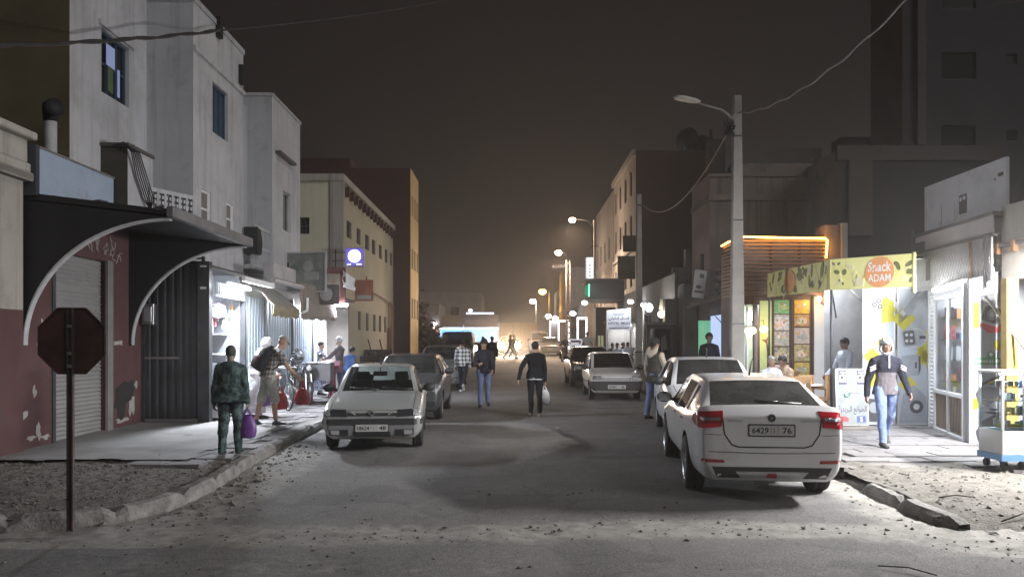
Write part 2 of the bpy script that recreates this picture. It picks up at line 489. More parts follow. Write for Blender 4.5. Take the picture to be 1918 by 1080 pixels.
mr = N.new('ShaderNodeMapRange'); mr.inputs[1].default_value = .30; mr.inputs[2].default_value = .62; L.new(ad.outputs[0], mr.inputs[0])
mx = N.new('ShaderNodeMixRGB'); L.new(mr.outputs[0], mx.inputs[0]); L.new(mu.outputs[0], mx.inputs[1]); L.new(c_sd, mx.inputs[2])
# hairline cracks
vo = N.new('ShaderNodeTexVoronoi'); vo.feature = 'DISTANCE_TO_EDGE'; vo.inputs['Scale'].default_value = .55
wv = N.new('ShaderNodeMixRGB'); wv.blend_type = 'ADD'; wv.inputs[0].default_value = .5
nn = N.new('ShaderNodeTexNoise'); nn.inputs['Scale'].default_value = 2.5; nn.inputs['Detail'].default_value = 6; L.new(tc.outputs['Object'], nn.inputs['Vector'])
L.new(tc.outputs['Object'], wv.inputs[1]); L.new(nn.outputs['Color'], wv.inputs[2]); L.new(wv.outputs[0], vo.inputs['Vector'])
ck = N.new('ShaderNodeMapRange'); ck.inputs[1].default_value = .004; ck.inputs[2].default_value = .012; ck.inputs[3].default_value = .84; ck.inputs[4].default_value = 1
L.new(vo.outputs[0], ck.inputs[0])
m3 = N.new('ShaderNodeMixRGB'); m3.blend_type = 'MULTIPLY'; m3.inputs[0].default_value = 1; L.new(mx.outputs[0], m3.inputs[1]); L.new(ck.outputs[0], m3.inputs[2])
L.new(m3.outputs[0], b.inputs['Base Color'])
bp = N.new('ShaderNodeBump'); bp.inputs['Strength'].default_value = .6; bp.inputs['Distance'].default_value = .012
L.new(nz(55, 6, .7), bp.inputs['Height']); L.new(bp.outputs[0], b.inputs['Normal'])

fr = lambda a, bb, st: list(np.arange(a, bb + st / 2, st))
road_grid('road', fr(-8.4, 8.4, .07), fr(4.9, 15.4, .07))
road_grid('road', fr(-8.4, 8.4, .6), fr(15.4, 30, .5) + fr(31, 170, 3), False)
road_grid('road', fr(-8.4, 8.4, 1.2), [-14, -8, -2, 2, 4.9], False)
for s in (-1, 1):
    xx = fr(8.4, 60, 3)
    road_grid('road', sorted([s * x for x in xx]), [-14, -6, 0, 3, 5, 6, 7.2], False)

# kerb lines, walked from far to near; pavement on the outer side
KL = [(-3.95, 120), (-3.95, 60), (-3.95, 40), (-3.95, 27), (-3.95, 20), (-3.95, 16), (-3.93, 14), (-3.92, 13), (-3.86, 12), (-3.80, 11), (-3.74, 10.2), (-3.70, 9.5), (-3.70, 9.0), (-3.78, 8.5), (-3.98, 8.05),
      (-4.35, 7.72), (-4.9, 7.5), (-5.7, 7.38), (-7, 7.3), (-9, 7.28), (-14, 7.28), (-40, 7.28)]
def kerb(name, pts, side, w=.16, top=.15):
    """Cast kerb stones with chipped edges along the line."""
    P = []
    for (x0, y0), (x1, y1) in zip(pts[:-1], pts[1:]):
        L_ = math.hypot(x1 - x0, y1 - y0); n = max(1, int(L_ / (.11 if y1 < 16 and abs(x1) < 15 else 3)))
        for k in range(n): P.append((x0 + (x1 - x0) * k / n, y0 + (y1 - y0) * k / n))
    P.append(pts[-1])
    rings = []
    for i, (x, y) in enumerate(P):
        a = Vector(P[min(i + 1, len(P) - 1)]) - Vector(P[max(i - 1, 0)]); a.normalize()
        nx, ny = -a.y * side, a.x * side            # towards the pavement
        j = lambda k: .022 * noise.noise((x * 3.1 + k * 7.7, y * 3.1, k))
        joint = -.06 if i % 8 == 0 else 0
        tp = gz(y) + top + joint + j(1)
        rings.append([(x + nx * (0 + j(2)), y + ny * (0 + j(2)), gz(y) - .05), (x + nx * (.012 + j(2)), y + ny * (.012 + j(2)), tp - .045 + j(3)),
                      (x + nx * (.05 + j(4)), y + ny * (.05 + j(4)), tp), (x + nx * w, y + ny * w, tp + .006), (x + nx * w, y + ny * w, gz(y) - .05)])
    m_ = MB(); m_.loft(rings, kerbm, smooth=False, closed=False); return struct(m_.build(name))
kerb('kerb', KL, -1)
KR = [(4.35, 120), (4.35, 60), (4.35, 30), (4.35, 20), (4.34, 15), (4.32, 12), (4.30, 10.4)]
kerb('kerb', KR, 1)
kerb('kerb', [(4.34, 9.62), (4.30, 9.0), (4.28, 8.4), (4.30, 7.9), (4.36, 7.6)], 1, top=.12)

def left_edge(y):
    ys_ = [p[1] for p in KL if p[0] > -4.5][::-1]; xs_ = [p[0] for p in KL if p[0] > -4.5][::-1]
    return float(np.interp(y, ys_, xs_))
# left pavement slab (far part), rough cast apron by the gate, and the bare soil at the corner
mb = MB(); yy = [13.3, 14, 16, 20, 27, 40, 60, 80, 120]
for a, c in zip(yy[:-1], yy[1:]):
    mb.quad((-16, a, sw(a) - .012), (left_edge(a) - .15, a, sw(a) - .012), (left_edge(c) - .15, c, sw(c) - .012), (-16, c, sw(c) - .012), grout)
struct(mb.build('pavement'))
mb = MB()                                             # paving slabs, laid unevenly
rn = random.Random(3)
def slabs(mb, x0, x1, y0, y1, dx, dy, zf, mt, keep=lambda x, y: True, gap=.012, wob=.006, ang=0.0):
    nx, ny = int((x1 - x0) / dx), int((y1 - y0) / dy)
    for j in range(ny):
        off = (j % 2) * dx * .5
        for i in range(-1, nx + 1):
            x, y = x0 + i * dx + off, y0 + j * dy
            cx, cy_ = x + dx / 2, y + dy / 2
            if not keep(cx, cy_): continue
            z = zf(cy_) + rn.uniform(-wob, wob)
            t = [rn.uniform(-wob, wob) for _ in range(4)]
            g = gap / 2
            p = [(x + g, y + g), (x + dx - g, y + g), (x + dx - g, y + dy - g), (x + g, y + dy - g)]
            if ang:
                ca, sa = math.cos(ang), math.sin(ang); mxx, myy = (x0 + x1) / 2, (y0 + y1) / 2
                p = [(mxx + (a - mxx) * ca - (c - myy) * sa, myy + (a - mxx) * sa + (c - myy) * ca) for a, c in p]
            vs = [(a, c, z - .04) for a, c in p] + [(a, c, z + t[k]) for k, (a, c) in enumerate(p)]
            mb.add(vs, [(4, 5, 6, 7), (0, 1, 5, 4), (1, 2, 6, 5), (2, 3, 7, 6), (3, 0, 4, 7)], mt)
slabs(mb, -6.4, -4.1, 10.7, 26, .52, .52, lambda y: sw(y) + .0, paver, lambda x, y: x < left_edge(y) - .42 and (y > 13.0 or x > -5.3 + .35 * noise.noise((x * 2, y * 2, 0)) and y > 10.9))
struct(mb.build('pavement_slabs'))

def patch_grid(name, inside, x0, x1, y0, y1, st, zf, mt):
    xs, ys = fr(x0, x1, st), fr(y0, y1, st); idx = {}; vs = []; fs = []
    def vid(i, j):
        if (i, j) not in idx: idx[i, j] = len(vs); vs.append((xs[i], ys[j], zf(xs[i], ys[j])))
        return idx[i, j]
    for j in range(len(ys) - 1):
        for i in range(len(xs) - 1):
            if inside((xs[i] + xs[i + 1]) / 2, (ys[j] + ys[j + 1]) / 2): fs.append((vid(i, j), vid(i + 1, j), vid(i + 1, j + 1), vid(i, j + 1)))
    me = bpy.data.meshes.new(name); me.from_pydata(vs, [], fs); me.materials.append(mt)
    me.polygons.foreach_set('use_smooth', [True] * len(fs))
    return struct(link(name, me))
def edge_near(x):
    pts = [p for p in KL if p[1] < 9.2]
    return float(np.interp(-x, [-p[0] for p in pts], [p[1] for p in pts]))
def soil_z(x, y): return gz(y) + .115 + .035 * noise.noise((x * 1.7, y * 1.7, 4)) + .028 * noise.noise((x * 6, y * 6, 4)) + .014 * noise.noise((x * 15, y * 15, 4))
patch_grid('soil_patch', lambda x, y: x < left_edge(y) - .10 and (y > edge_near(x) + .10 or x > -4.0), -14, -3.7, 7.3, 13.4, .07, soil_z, soil)
def apron_in(x, y): return x < -4.75 + .35 * noise.noise((x * 1.3, y * 1.3, 8)) + (y - 11.3) * .16 and y > 11.05 + .16 * noise.noise((x * 2, y, 1)) and x < left_edge(y) - .5
patch_grid('concrete_apron', apron_in, -14, -4.0, 10.8, 15.95, .08, lambda x, y: sw(y) + .012 + .010 * noise.noise((x * .9, y * .9, 4)), concrete)

# right side: paving in front of the shops, drifted sand at the corner
mb = MB(); yy = [10.6, 12, 14, 16, 20, 27, 40, 60, 80, 120]
for a, c in zip(yy[:-1], yy[1:]):
    mb.quad((4.35 + .12, a, sw(a) - .03), (17, a, sw(a) - .03), (17, c, sw(c) - .03), (4.35 + .12, c, sw(c) - .03), grout)
struct(mb.build('pavement'))
mb = MB()
slabs(mb, 3.2, 10.4, 9.0, 21, .62, .40, lambda y: sw(y) + .0 + .008 * math.sin(y * 5), paver, lambda x, y: True, gap=.012, wob=.005, ang=R(0))
mb2 = MB()                                            # keep only slabs on the paved side
for k in range(0, len(mb.v), 8):
    cx = sum(p[0] for p in mb.v[k:k + 8]) / 8; cy_ = sum(p[1] for p in mb.v[k:k + 8]) / 8
    if cx > 4.75 and cy_ > 10.75 + (.10 if cx < 6.2 else -.9 * max(0, min(1, (cx - 6.2) / 1.4))) + .05 * math.sin(cx * 9):
        mb2.add(mb.v[k:k + 8], [(4, 5, 6, 7), (0, 1, 5, 4), (1, 2, 6, 5), (2, 3, 7, 6), (3, 0, 4, 7)], paver)
struct(mb2.build('pavement_slabs'))
def sand_z(x, y):
    f = max(0, min(1, (y - 7.3) / 1.0)); f = f * f * (3 - 2 * f)
    return gz(y) - .03 + (.150 * f) + (.02 + .02 * f) * noise.noise((x * 1.5, y * 1.5, 6)) + .020 * noise.noise((x * 5, y * 5, 6)) + .008 * noise.noise((x * 14, y * 14, 6))
patch_grid('sand_patch', lambda x, y: x > 4.42 + max(0, (8.0 - y)) * .3, 4.3, 14, 7.0, 11.0, .07, sand_z, sand)

# loose stones and grit
def rocks(name, n, place, smin, smax, mt, seed, label=None):
    rn = random.Random(seed); mb = MB()
    base = [Vector(p).normalized() for p in ((1, 0, 0), (-1, 0, 0), (0, 1, 0), (0, -1, 0), (0, 0, 1), (0, 0, -1))]
    tri = [(0, 2, 4), (2, 1, 4), (1, 3, 4), (3, 0, 4), (2, 0, 5), (1, 2, 5), (3, 1, 5), (0, 3, 5)]
    for _ in range(n):
        p = place(rn)
        if p is None: continue
        s = smin + (smax - smin) * rn.random() ** 4
        q = RZ(rn.uniform(0, 6)) @ RX(rn.uniform(-.5, .5))
        mb.add([q @ (v * s * rn.uniform(.6, 1.2)) * 1 for v in base], tri, mt, T=T3(*p) @ Matrix.Diagonal((1, 1, .6, 1)))
    o = mb.build(name); o['kind'] = 'stuff'; return o
def pl_left(rn):
    x, y = rn.uniform(-11, -3.9), rn.uniform(7.4, 11.6)
    if x > left_edge(y) - .2 or y < edge_near(x) + .2: return None
    return (x, y, soil_z(x, y) + .004)
def pl_road(rn):
    x, y = rn.uniform(-7, 8), rn.uniform(5.4, 11)
    s = sand_amount(x, y)
    if rn.random() > s * s * 1.2: return None
    if x < -3.7 and y > 7.2: return None
    if x > 4.3 and y > 7.5: return None
    return (x, y, gz(y) + .006)
def pl_right(rn):
    x, y = rn.uniform(4.5, 9), rn.uniform(7.3, 10.7); return (x, y, sand_z(x, y) + .004)
rocks('gravel', 5200, pl_left, .008, .040, stonem, 1)
rocks('gravel', 6500, pl_road, .006, .034, stonem, 2)
def pl_gutter(rn):
    y = rn.uniform(7.6, 13.5); x = left_edge(y) + .05 + abs(rn.gauss(0, .35)); return (x, y, gz(y) + .01)
rocks('gravel', 260, pl_gutter, .012, .055, stonem, 6)
rocks('gravel', 1700, pl_right, .006, .040, stonem, 4)

# ------------------------------------------------------------------ building blocks
def wall_rects(mb, fr_, w, h, ops, mt, depth=.14, z=0.0, reveal=None):
    """A wall in the frame's x,y with openings cut through and returns inside them."""
    mb.T = fr_
    xs = sorted({0, w, *[c for o in ops for c in (o[0], o[2])]}); ys = sorted({0, h, *[c for o in ops for c in (o[1], o[3])]})
    xs = [x for x in xs if 0 <= x <= w]; ys = [y for y in ys if 0 <= y <= h]
    for i in range(len(xs) - 1):
        for j in range(len(ys) - 1):
            cx, cy_ = (xs[i] + xs[i + 1]) / 2, (ys[j] + ys[j + 1]) / 2
            if any(o[0] < cx < o[2] and o[1] < cy_ < o[3] for o in ops): continue
            mb.quad((xs[i], ys[j], z), (xs[i + 1], ys[j], z), (xs[i + 1], ys[j + 1], z), (xs[i], ys[j + 1], z), mt)
    for x0, y0, x1, y1 in [o[:4] for o in ops]:
        d = z - depth
        rv = reveal or mt
        mb.quad((x0, y0, z), (x0, y0, d), (x1, y0, d), (x1, y0, z), rv); mb.quad((x0, y1, d), (x0, y1, z), (x1, y1, z), (x1, y1, d), rv)
        mb.quad((x0, y0, d), (x0, y0, z), (x0, y1, z), (x0, y1, d), rv); mb.quad((x1, y0, z), (x1, y0, d), (x1, y1, d), (x1, y1, z), rv)
    mb.T = Matrix.Identity(4)
def window(fr_, o, parent, fm=None, pm=None, depth=.12, bars=(1, 0), fw=.05, bar_m=None):
    fm = fm or frame_dark; pm = pm or win_dark
    x0, y0, x1, y1 = o[:4]
    m_ = MB(fr_); z0, z1 = -depth, -depth + .05
    for a in ((x0, y0, x1, y0 + fw), (x0, y1 - fw, x1, y1), (x0, y0 + fw, x0 + fw, y1 - fw), (x1 - fw, y0 + fw, x1, y1 - fw)): m_.rect(*a, z0, z1, fm)
    for k in range(bars[0]):
        c = x0 + (x1 - x0) * (k + 1) / (bars[0] + 1); m_.rect(c - fw * .4, y0 + fw, c + fw * .4, y1 - fw, z0, z1 - .004, fm)
    for k in range(bars[1]):
        c = y0 + (y1 - y0) * (k + 1) / (bars[1] + 1); m_.rect(x0 + fw, c - fw * .4, x1 - fw, c + fw * .4, z0, z1 - .007, fm)
    if bar_m:
        n = int((x1 - x0) / .11)
        for k in range(1, n): m_.cyl((x0 + (x1 - x0) * k / n, y0, -.03), (x0 + (x1 - x0) * k / n, y1, -.03), .008, bar_m, n=5)
    w = m_.build('window', parent)
    g = MB(fr_); g.quad((x0, y0, z0 + .012), (x1, y0, z0 + .012), (x1, y1, z0 + .012), (x0, y1, z0 + .012), pm); g.build('pane', w)
    return w
def block(name, label, side, xs_, xb, y0, y1, zb, zt, wm_cam, wm_st, cam_ops=(), st_ops=(), cat='building', par=.0, roofm=None, wm_back=None, winargs=None, small=None):
    """A house of the row: xs_ = its street face, xb = its back; y0 faces the viewer."""
    cx = (xs_ + xb) / 2
    t = thing(name, label, cat, (cx, (y0 + y1) / 2, zb))
    mb = MB()
    x0, x1 = min(xs_, xb), max(xs_, xb)
    fc = frame((x0, y0, zb), (1, 0, 0))
    fs = frame((xs_, y0, zb), (0, 1, 0)) if side == 'L' else frame((xs_, y1, zb), (0, -1, 0))
    h = zt - zb
    wall_rects(mb, fc, x1 - x0, h, cam_ops, wm_cam)
    wall_rects(mb, fs, y1 - y0, h, st_ops, wm_st)
    bk = wm_back or wm_cam
    mb.quad((x1, y1, zb), (x0, y1, zb), (x0, y1, zt), (x1, y1, zt), bk)
    if side == 'L': mb.quad((xb, y1, zb), (xb, y0, zb), (xb, y0, zt), (xb, y1, zt), bk)
    else: mb.quad((xb, y0, zb), (xb, y1, zb), (xb, y1, zt), (xb, y0, zt), bk)
    mb.build('wall', t)
    rf = MB(); rf.b2(x0 + .12, x1 - .12, y0 + .12, y1 - .12, zt - .6, zt - .35, roofm or taupe_wall); rf.build('roof', t)
    wa = winargs or {}
    for o in cam_ops: window(fc, o, t, **wa)
    for k, o in enumerate(st_ops): window(fs, o, t, **(small if small and k else wa))
    return t, fc, fs

AR = {'ا': 'FE8D FE8E', 'إ': 'FE87 FE88', 'ب': 'FE8F FE90 FE91 FE92', 'ة': 'FE93 FE94', 'ت': 'FE95 FE96 FE97 FE98', 'د': 'FEA9 FEAA', 'ر': 'FEAD FEAE',
      'ط': 'FEC1 FEC2 FEC3 FEC4', 'ع': 'FEC9 FECA FECB FECC', 'ف': 'FED1 FED2 FED3 FED4', 'ق': 'FED5 FED6 FED7 FED8', 'ل': 'FEDD FEDE FEDF FEE0',
      'م': 'FEE1 FEE2 FEE3 FEE4', 'ن': 'FEE5 FEE6 FEE7 FEE8', 'و': 'FEED FEEE', 'ي': 'FEF1 FEF2 FEF3 FEF4', 'ه': 'FEE9 FEEA FEEB FEEC'}
def arabic(s):
    out = []
    for w in s.split(' '):
        r = ''
        for i, c in enumerate(w):
            fm = AR[c].split()
            pre = i > 0 and len(AR[w[i - 1]].split()) == 4
            nxt = i < len(w) - 1 and len(fm) == 4
            k = (3 if pre else 2) if nxt else (1 if pre else 0)
            r += chr(int(fm[k], 16))
        out.append(r[::-1])
    return ' '.join(out[::-1])

# ================================================================== LEFT SIDE
# near wall with cornice
t = thing('boundary_wall', 'cream wall with dark red lower half and moulded cornice at the left edge of the street', 'wall', (-7.5, 10, 0))
mb = MB(); mb.b2(-11, -7.5, 7.6, 11.88, -.2, 2.25, red_dado); mb.b2(-11, -7.502, 7.6, 11.878, 2.25, 4.35, cream_wall); mb.build('wall', t)
mb = MB(); mb.b2(-11, -7.40, 7.55, 11.93, 4.35, 4.50, cream_wall); mb.b2(-11, -7.44, 7.6, 11.90, 4.50, 4.86, cream_wall); mb.b2(-11, -7.32, 7.5, 11.96, 4.86, 4.98, cream_wall)
mb.b2(-11, -7.35, 7.5, 11.95, 4.22, 4.35, taupe_wall)
mb.build('cornice', t, bevel=.02)
mb = MB(); rnn = random.Random(5)
for k in range(4): mb.tube([W(-10 + rnn.uniform(-4, 4), 332 + 6 * k, 11.7) + Vector((.1, 0, 0)), W(14 + 2 * k, 366 + 3 * k, 11.7), W(24 + k, 388, 11.72), W(18, 400 - 3 * k, 11.75), W(-12, 366 + 4 * k, 11.7)], .014, cable_m, n=6)
tag(mb.build('cable_coil'), 'black cable loop hanging on the cream wall below its cornice', 'cable')

# shuttered shop with arched canopy
t = thing('shuttered_shop', 'dark red shop front with closed roller shutter under a black arched canopy', 'shop', (-7.6, 14, 0))
fs = frame((-7.6, 11.9, 0), (0, 1, 0)); mb = MB()
op = (.92, .08, 2.62, 3.27)
wall_rects(mb, fs, 4.05, 4.1, [op], red_dado, depth=.16)
wall_rects(mb, frame((-14, 11.9, 0), (1, 0, 0)), 6.4, 4.1, [], dark_wall)
mb.quad((-14, 11.9, 4.1), (-7.6, 11.9, 4.1), (-7.6, 15.95, 4.1), (-14, 15.95, 4.1), taupe_wall)
mb.quad((-7.6, 15.95, 0), (-14, 15.95, 0), (-14, 15.95, 4.1), (-7.6, 15.95, 4.1), dark_wall)
mb.build('wall', t)
mb = MB(fs)                                         # flaked paint showing plaster
rnn = random.Random(11)
def flake(mb, cx, cy, w, h, z=.004, mt=chip, n=13):
    pts = []
    for i in range(n):
        a = 2 * PI * i / n; k = rnn.uniform(.45, 1.1); pts.append((cx + w / 2 * k * math.cos(a), cy + h / 2 * k * math.sin(a)))
    mb.prism(pts, .001, z, mt)
for c in [(.18, .62, .20, .16), (.42, .95, .14, .24), (.52, .34, .16, .30), (.35, .25, .30, .10), (.70, .22, .28, .10), (.55, 1.72, .2, .08), (3.05, 1.75, .5, .10), (2.78, .7, .14, 1.0), (3.55, .55, .30, .55), (3.2, .26, .6, .16), (3.75, .9, .2, .2), (.62, 2.1, .06, .1)]: mb = MB(fs); flake(mb, *c); mb.build('flaked_patch', t)
mb = MB(fs); flake(mb, 3.1, .62, .5, .8, .006, mat('soot_stain', (.03, .028, .027), .95)); flake(mb, 3.4, .8, .6, .5, .007, MATS['soot_stain'])
mb.build('soot_patch', t)
mb = MB(fs); n = 42
for k in range(n):                                   # shutter slats with a rolled profile
    y0 = op[1] + (op[3] - op[1]) * k / n; y1 = op[1] + (op[3] - op[1]) * (k + 1) / n
    j = rnn.uniform(-.004, .004)
    mb.add([(op[0], y0, -.12), (op[2], y0, -.12), (op[2], y0 + (y1 - y0) * .35, -.098 + j), (op[0], y0 + (y1 - y0) * .35, -.098 + j), (op[2], y1, -.12), (op[0], y1, -.12)], [(0, 1, 2, 3), (3, 2, 4, 5)], shutter_m)
mb.build('roller_shutter', t)
mb = MB(fs); mb.rect(op[2] - .05, op[1], op[2] + .14, op[3] + .02, .0, .05, concrete); mb.rect(op[0] - .04, op[1], op[0] + .05, op[3], -.1, .02, dark_metal); mb.rect(op[0] - .1, op[3], op[2] + .14, op[3] + .12, 0, .03, red_dado); mb.build('shutter_guide', t)
mb = MB(fs)                                          # crazy-paving lintel: raised pale joints
for k in range(26):
    x = rnn.uniform(.95, 3.3); y = rnn.uniform(3.42, 3.68)
    p = [(x, y), (x + rnn.uniform(-.16, .16), y + rnn.uniform(-.14, .14)), (x + rnn.uniform(-.1, .1), y - .16)]
    mb.tube([(a, c, .004) for a, c in p], .011, chip, n=4)
mb.build('stone_joint', t)
mb = MB()
tipx = -5.3
mb.add([(-7.6, 11.95, 4.08), (-7.6, 15.5, 4.08), (tipx, 15.5, 3.80), (tipx, 11.95, 3.80), (-7.6, 11.95, 3.96), (-7.6, 15.5, 3.96), (tipx, 15.5, 3.69), (tipx, 11.95, 3.69)],
       [(0, 3, 2, 1), (4, 5, 6, 7), (0, 4, 7, 3), (3, 7, 6, 2), (2, 6, 5, 1), (1, 5, 4, 0)], black_m)
mb.build('canopy_slab', t)
mb = MB(); mb.b2(tipx - .02, tipx + .10, 11.9, 15.56, 3.68, 3.85, mat('gutter', (.16, .16, .165), .6, .3)); mb.build('gutter', t, bevel=.015)
mb = MB()                                            # broken tiles and rubble along the canopy edge
for k in range(60):
    y = 11.98 + 3.5 * k / 60; x = rnn.uniform(-7.3, -5.4)
    mb.box((x, y, 4.09 - (x + 7.6) * .125), (rnn.uniform(.05, .2), rnn.uniform(.05, .15), rnn.uniform(.02, .07)), darker_wall, T=RZ(rnn.uniform(0, 3)))
mb.build('loose_tile', t)
for yb in (12.0, 15.4):
    pts = [(0, 1.72), (.04, 1.72)]
    arc = []
    for k in range(25):
        a = PI / 2 * k / 24; arc.append((.05 + 2.25 * (1 - math.cos(a)), 1.74 + 1.93 * math.sin(a)))
    poly = [(0, 1.70)] + arc + [(2.32, 3.72), (0, 3.97)]
    fb = frame((-7.6, yb, 0), (1, 0, 0)); mb = MB(fb)
    # fill as strips so the concave outline stays clean
    prev = (0, 1.70)
    for (ax, ay), (bx, by) in zip(arc[:-1], arc[1:]):
        ta, tb = 3.97 - ax * .108, 3.97 - bx * .108
        for z0, z1 in ((-.05, .05),):
            mb.add([(ax, ay, z1), (bx, by, z1), (bx, tb, z1), (ax, ta, z1)], [(0, 1, 2, 3)], black_m)
            mb.add([(ax, ay, z0), (bx, by, z0), (bx, tb, z0), (ax, ta, z0)], [(3, 2, 1, 0)], black_m)
    mb.rect(-.0, 1.70, .05, 3.97, -.05, .05, black_m)
    br = mb.build('arched_bracket', t)
    mb = MB(fb); mb.loft([[(x, y, -.052), (x, y, .056), (x + .014, y - .028, .056), (x + .014, y - .028, -.052)] for x, y in arc], mat('arch_edge', (.50, .50, .52), .7), smooth=False); mb.build('edge_strip', br)
mb = MB(fs); mb.rect(.10, 4.02, 2.32, 4.76, .16, .28, pale_blue); mb.rect(.08, 4.76, 2.34, 4.79, .14, .30, taupe_wall); mb.build('parapet', t)
mb = MB(); mb.b2(-9, -7.32, 11.9, 11.99, 4.02, 4.80, darker_wall); mb.build('parapet_end', t)
# roof-top hut with flat dark side
t = thing('rooftop_hut', 'small flat roofed hut with dark side and white street face above the black canopy', 'hut', (-7.5, 14.6, 4.1))
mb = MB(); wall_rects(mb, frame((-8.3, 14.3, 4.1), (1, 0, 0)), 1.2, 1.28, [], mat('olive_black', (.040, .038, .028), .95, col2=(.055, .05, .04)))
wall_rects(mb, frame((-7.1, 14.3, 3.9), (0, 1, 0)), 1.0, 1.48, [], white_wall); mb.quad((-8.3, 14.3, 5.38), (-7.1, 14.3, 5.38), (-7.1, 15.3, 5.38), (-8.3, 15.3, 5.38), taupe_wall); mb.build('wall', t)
mb = MB(); mb.b2(-8.32, -7.06, 14.26, 15.3, 5.38, 5.44, dark_wall); mb.build('roof', t)
mb = MB(); rnn = random.Random(4)
for k in range(6): mb.tube([W(212 + 8 * k, 272, 14.2), W(232 + 2 * k, 266 + 2 * k, 14.2), W(246 + 3 * k, 285, 14.25), W(255 + 4 * k, 330, 14.5), W(268 + 4 * k, 372, 14.8), W(282, 392, 15.0)], .012, cable_m, n=5)
tag(mb.build('cable_bundle'), 'tangle of dark cables running down the corner of the rooftop hut', 'cable')
# stove pipe
t = thing('vent_pipe', 'pale vent pipe with black elbow top on the roof beside the olive wall', 'pipe', (-7.66, 12.85, 4.1))
mb = MB(); mb.cyl((-7.66, 12.85, 4.1), (-7.66, 12.85, 5.45), .10, mat('pipe_grey', (.34, .34, .35), .7)); mb.build('pipe', t)
mb = MB(); mb.tube([(-7.66, 12.85, 5.42), (-7.66, 12.84, 5.56), (-7.62, 12.8, 5.62), (-7.5, 12.72, 5.62)], [.105, .12, .14, .15], black_m, n=12); mb.build('elbow', t)

# three-storey pale houses, left row
wb = mat('blue_window_frame', (.035, .062, .105), .5, var=.2)
pane_lit = emi('dim_blue_pane', (.30, .36, .62), .22)
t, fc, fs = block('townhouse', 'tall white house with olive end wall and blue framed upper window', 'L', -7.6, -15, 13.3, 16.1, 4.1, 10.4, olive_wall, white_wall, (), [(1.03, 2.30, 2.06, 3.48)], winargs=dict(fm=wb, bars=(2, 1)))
mb = MB(fs); mb.rect(1.36, 2.42, 1.56, 3.28, -.062, -.055, mat('green_pane', (.09, .12, .05), .3)); mb.rect(1.30, 2.9, 1.62, 3.3, -.056, -.052, pane_lit); mb.rect(1.72, 2.42, 1.80, 2.95, -.06, -.05, pane_lit); mb.build('lit_pane', t)
mb = MB(fs); mb.rect(.92, 3.52, 2.2, 3.60, .003, .05, white_wall); mb.rect(.2, 5.1, 2.7, 5.2, .003, .05, white_wall); mb.build('ledge', t)
t, fc, fs = block('townhouse', 'pale grey house standing forward with blue shuttered window high on its street face', 'L', -6.63, -15, 16.1, 19.1, 3.45, 8.86, shaded_grey_wall, white_wall, (), [(1.04, 2.98, 1.97, 4.10), (.42, .80, .95, 1.60), (1.88, .85, 2.35, 1.58)], winargs=dict(fm=wb, pm=mat('teal_shutter', (.035, .060, .085), .6), bars=(2, 0)), small=dict(fm=white_p, pm=taupe_wall, bars=(0, 1), depth=.08))
mb = MB(); mb.b2(-15, -6.60, 16.07, 19.13, 8.86, 8.98, shaded_grey_wall)
for yy_, zz in ((17.3, 8.95), (18.75, 8.4)): mb.b2(-6.62, -6.52, yy_, yy_ + .18, zz - .35, zz + .1, black_m)
mb.b2(-6.63, -6.575, 16.1, 19.1, 7.85, 7.95, white_wall); mb.build('roof_edge', t)
mb = MB()                                            # pierced-block balustrade on the terrace
for fr_, w in ((frame((-7.08, 15.1, 4.15), (.45, .95, 0)), 1.05),):
    mb.T = fr_; mb.rect(0, 0, w, .08, -.05, .05, white_wall); mb.rect(0, .56, w, .64, -.05, .05, white_wall)
    for k in range(7):
        x = w * k / 6; mb.rect(x - .025, .08, x + .025, .56, -.045, .045, white_wall)
    for k in range(12):
        for j in range(4): mb.rrect(w * (k + .5) / 12, .14 + .115 * j, .05, .07, .01, -.03, .03, white_wall)
bal = mb.build('balustrade'); tag(bal, 'white pierced block balustrade above the far end of the black canopy', 'balustrade')
t, fc, fs = block('townhouse', 'lower plain grey house with one tall narrow window and a dark drain bar', 'L', -6.35, -15, 20.5, 23.2, 2.9, 8.3, shaded_grey_wall, white_wall, (), [(.95, 2.0, 1.72, 3.1)], winargs=dict(fm=mat('pale_frame', (.30, .30, .31), .6), bars=(1, 0)))
mb = MB(fs); mb.rect(.25, 3.95, 1.75, 4.02, .0, .16, dark_wall); mb.build('drain_bar', t)
mb = MB(); mb.b2(-15, -6.32, 20.47, 23.23, 8.3, 8.38, shaded_grey_wall); mb.build('roof_edge', t)
t = thing('recessed_house', 'set back pale wall with balcony between the two grey houses', 'building', (-8, 19.8, 2.9))
mb = MB(); mb.b2(-15, -7.0, 19.12, 20.48, 2.9, 8.0, shaded_grey_wall); mb.build('wall', t)
mb = MB()
mb.T = frame((-6.42, 19.15, 3.6), (0, 1, 0)); w = 1.32
mb.rect(0, 0, w, .1, -.6, .05, shaded_grey_wall); mb.rect(0, 1.02, w, 1.10, -.05, .05, shaded_grey_wall); mb.rect(0, .52, w, .58, -.05, .05, shaded_grey_wall)
for k in range(10): mb.rect(w * k / 9 - .02, .1, w * k / 9 + .02, 1.02, -.04, .04, shaded_grey_wall)
mb.build('balcony_rail', t)
mb = MB(); mb.T = frame((-6.6, 19.1, 3.95), (0, 1, 0)); mb.prism([(-.1, 0), (.22, 0), (.3, .3), (.18, .62), (-.1, .66)], .02, .35, black_m); tag(mb.build('folded_awning'), 'dark folded awning bundle at the corner of the grey house', 'awning')

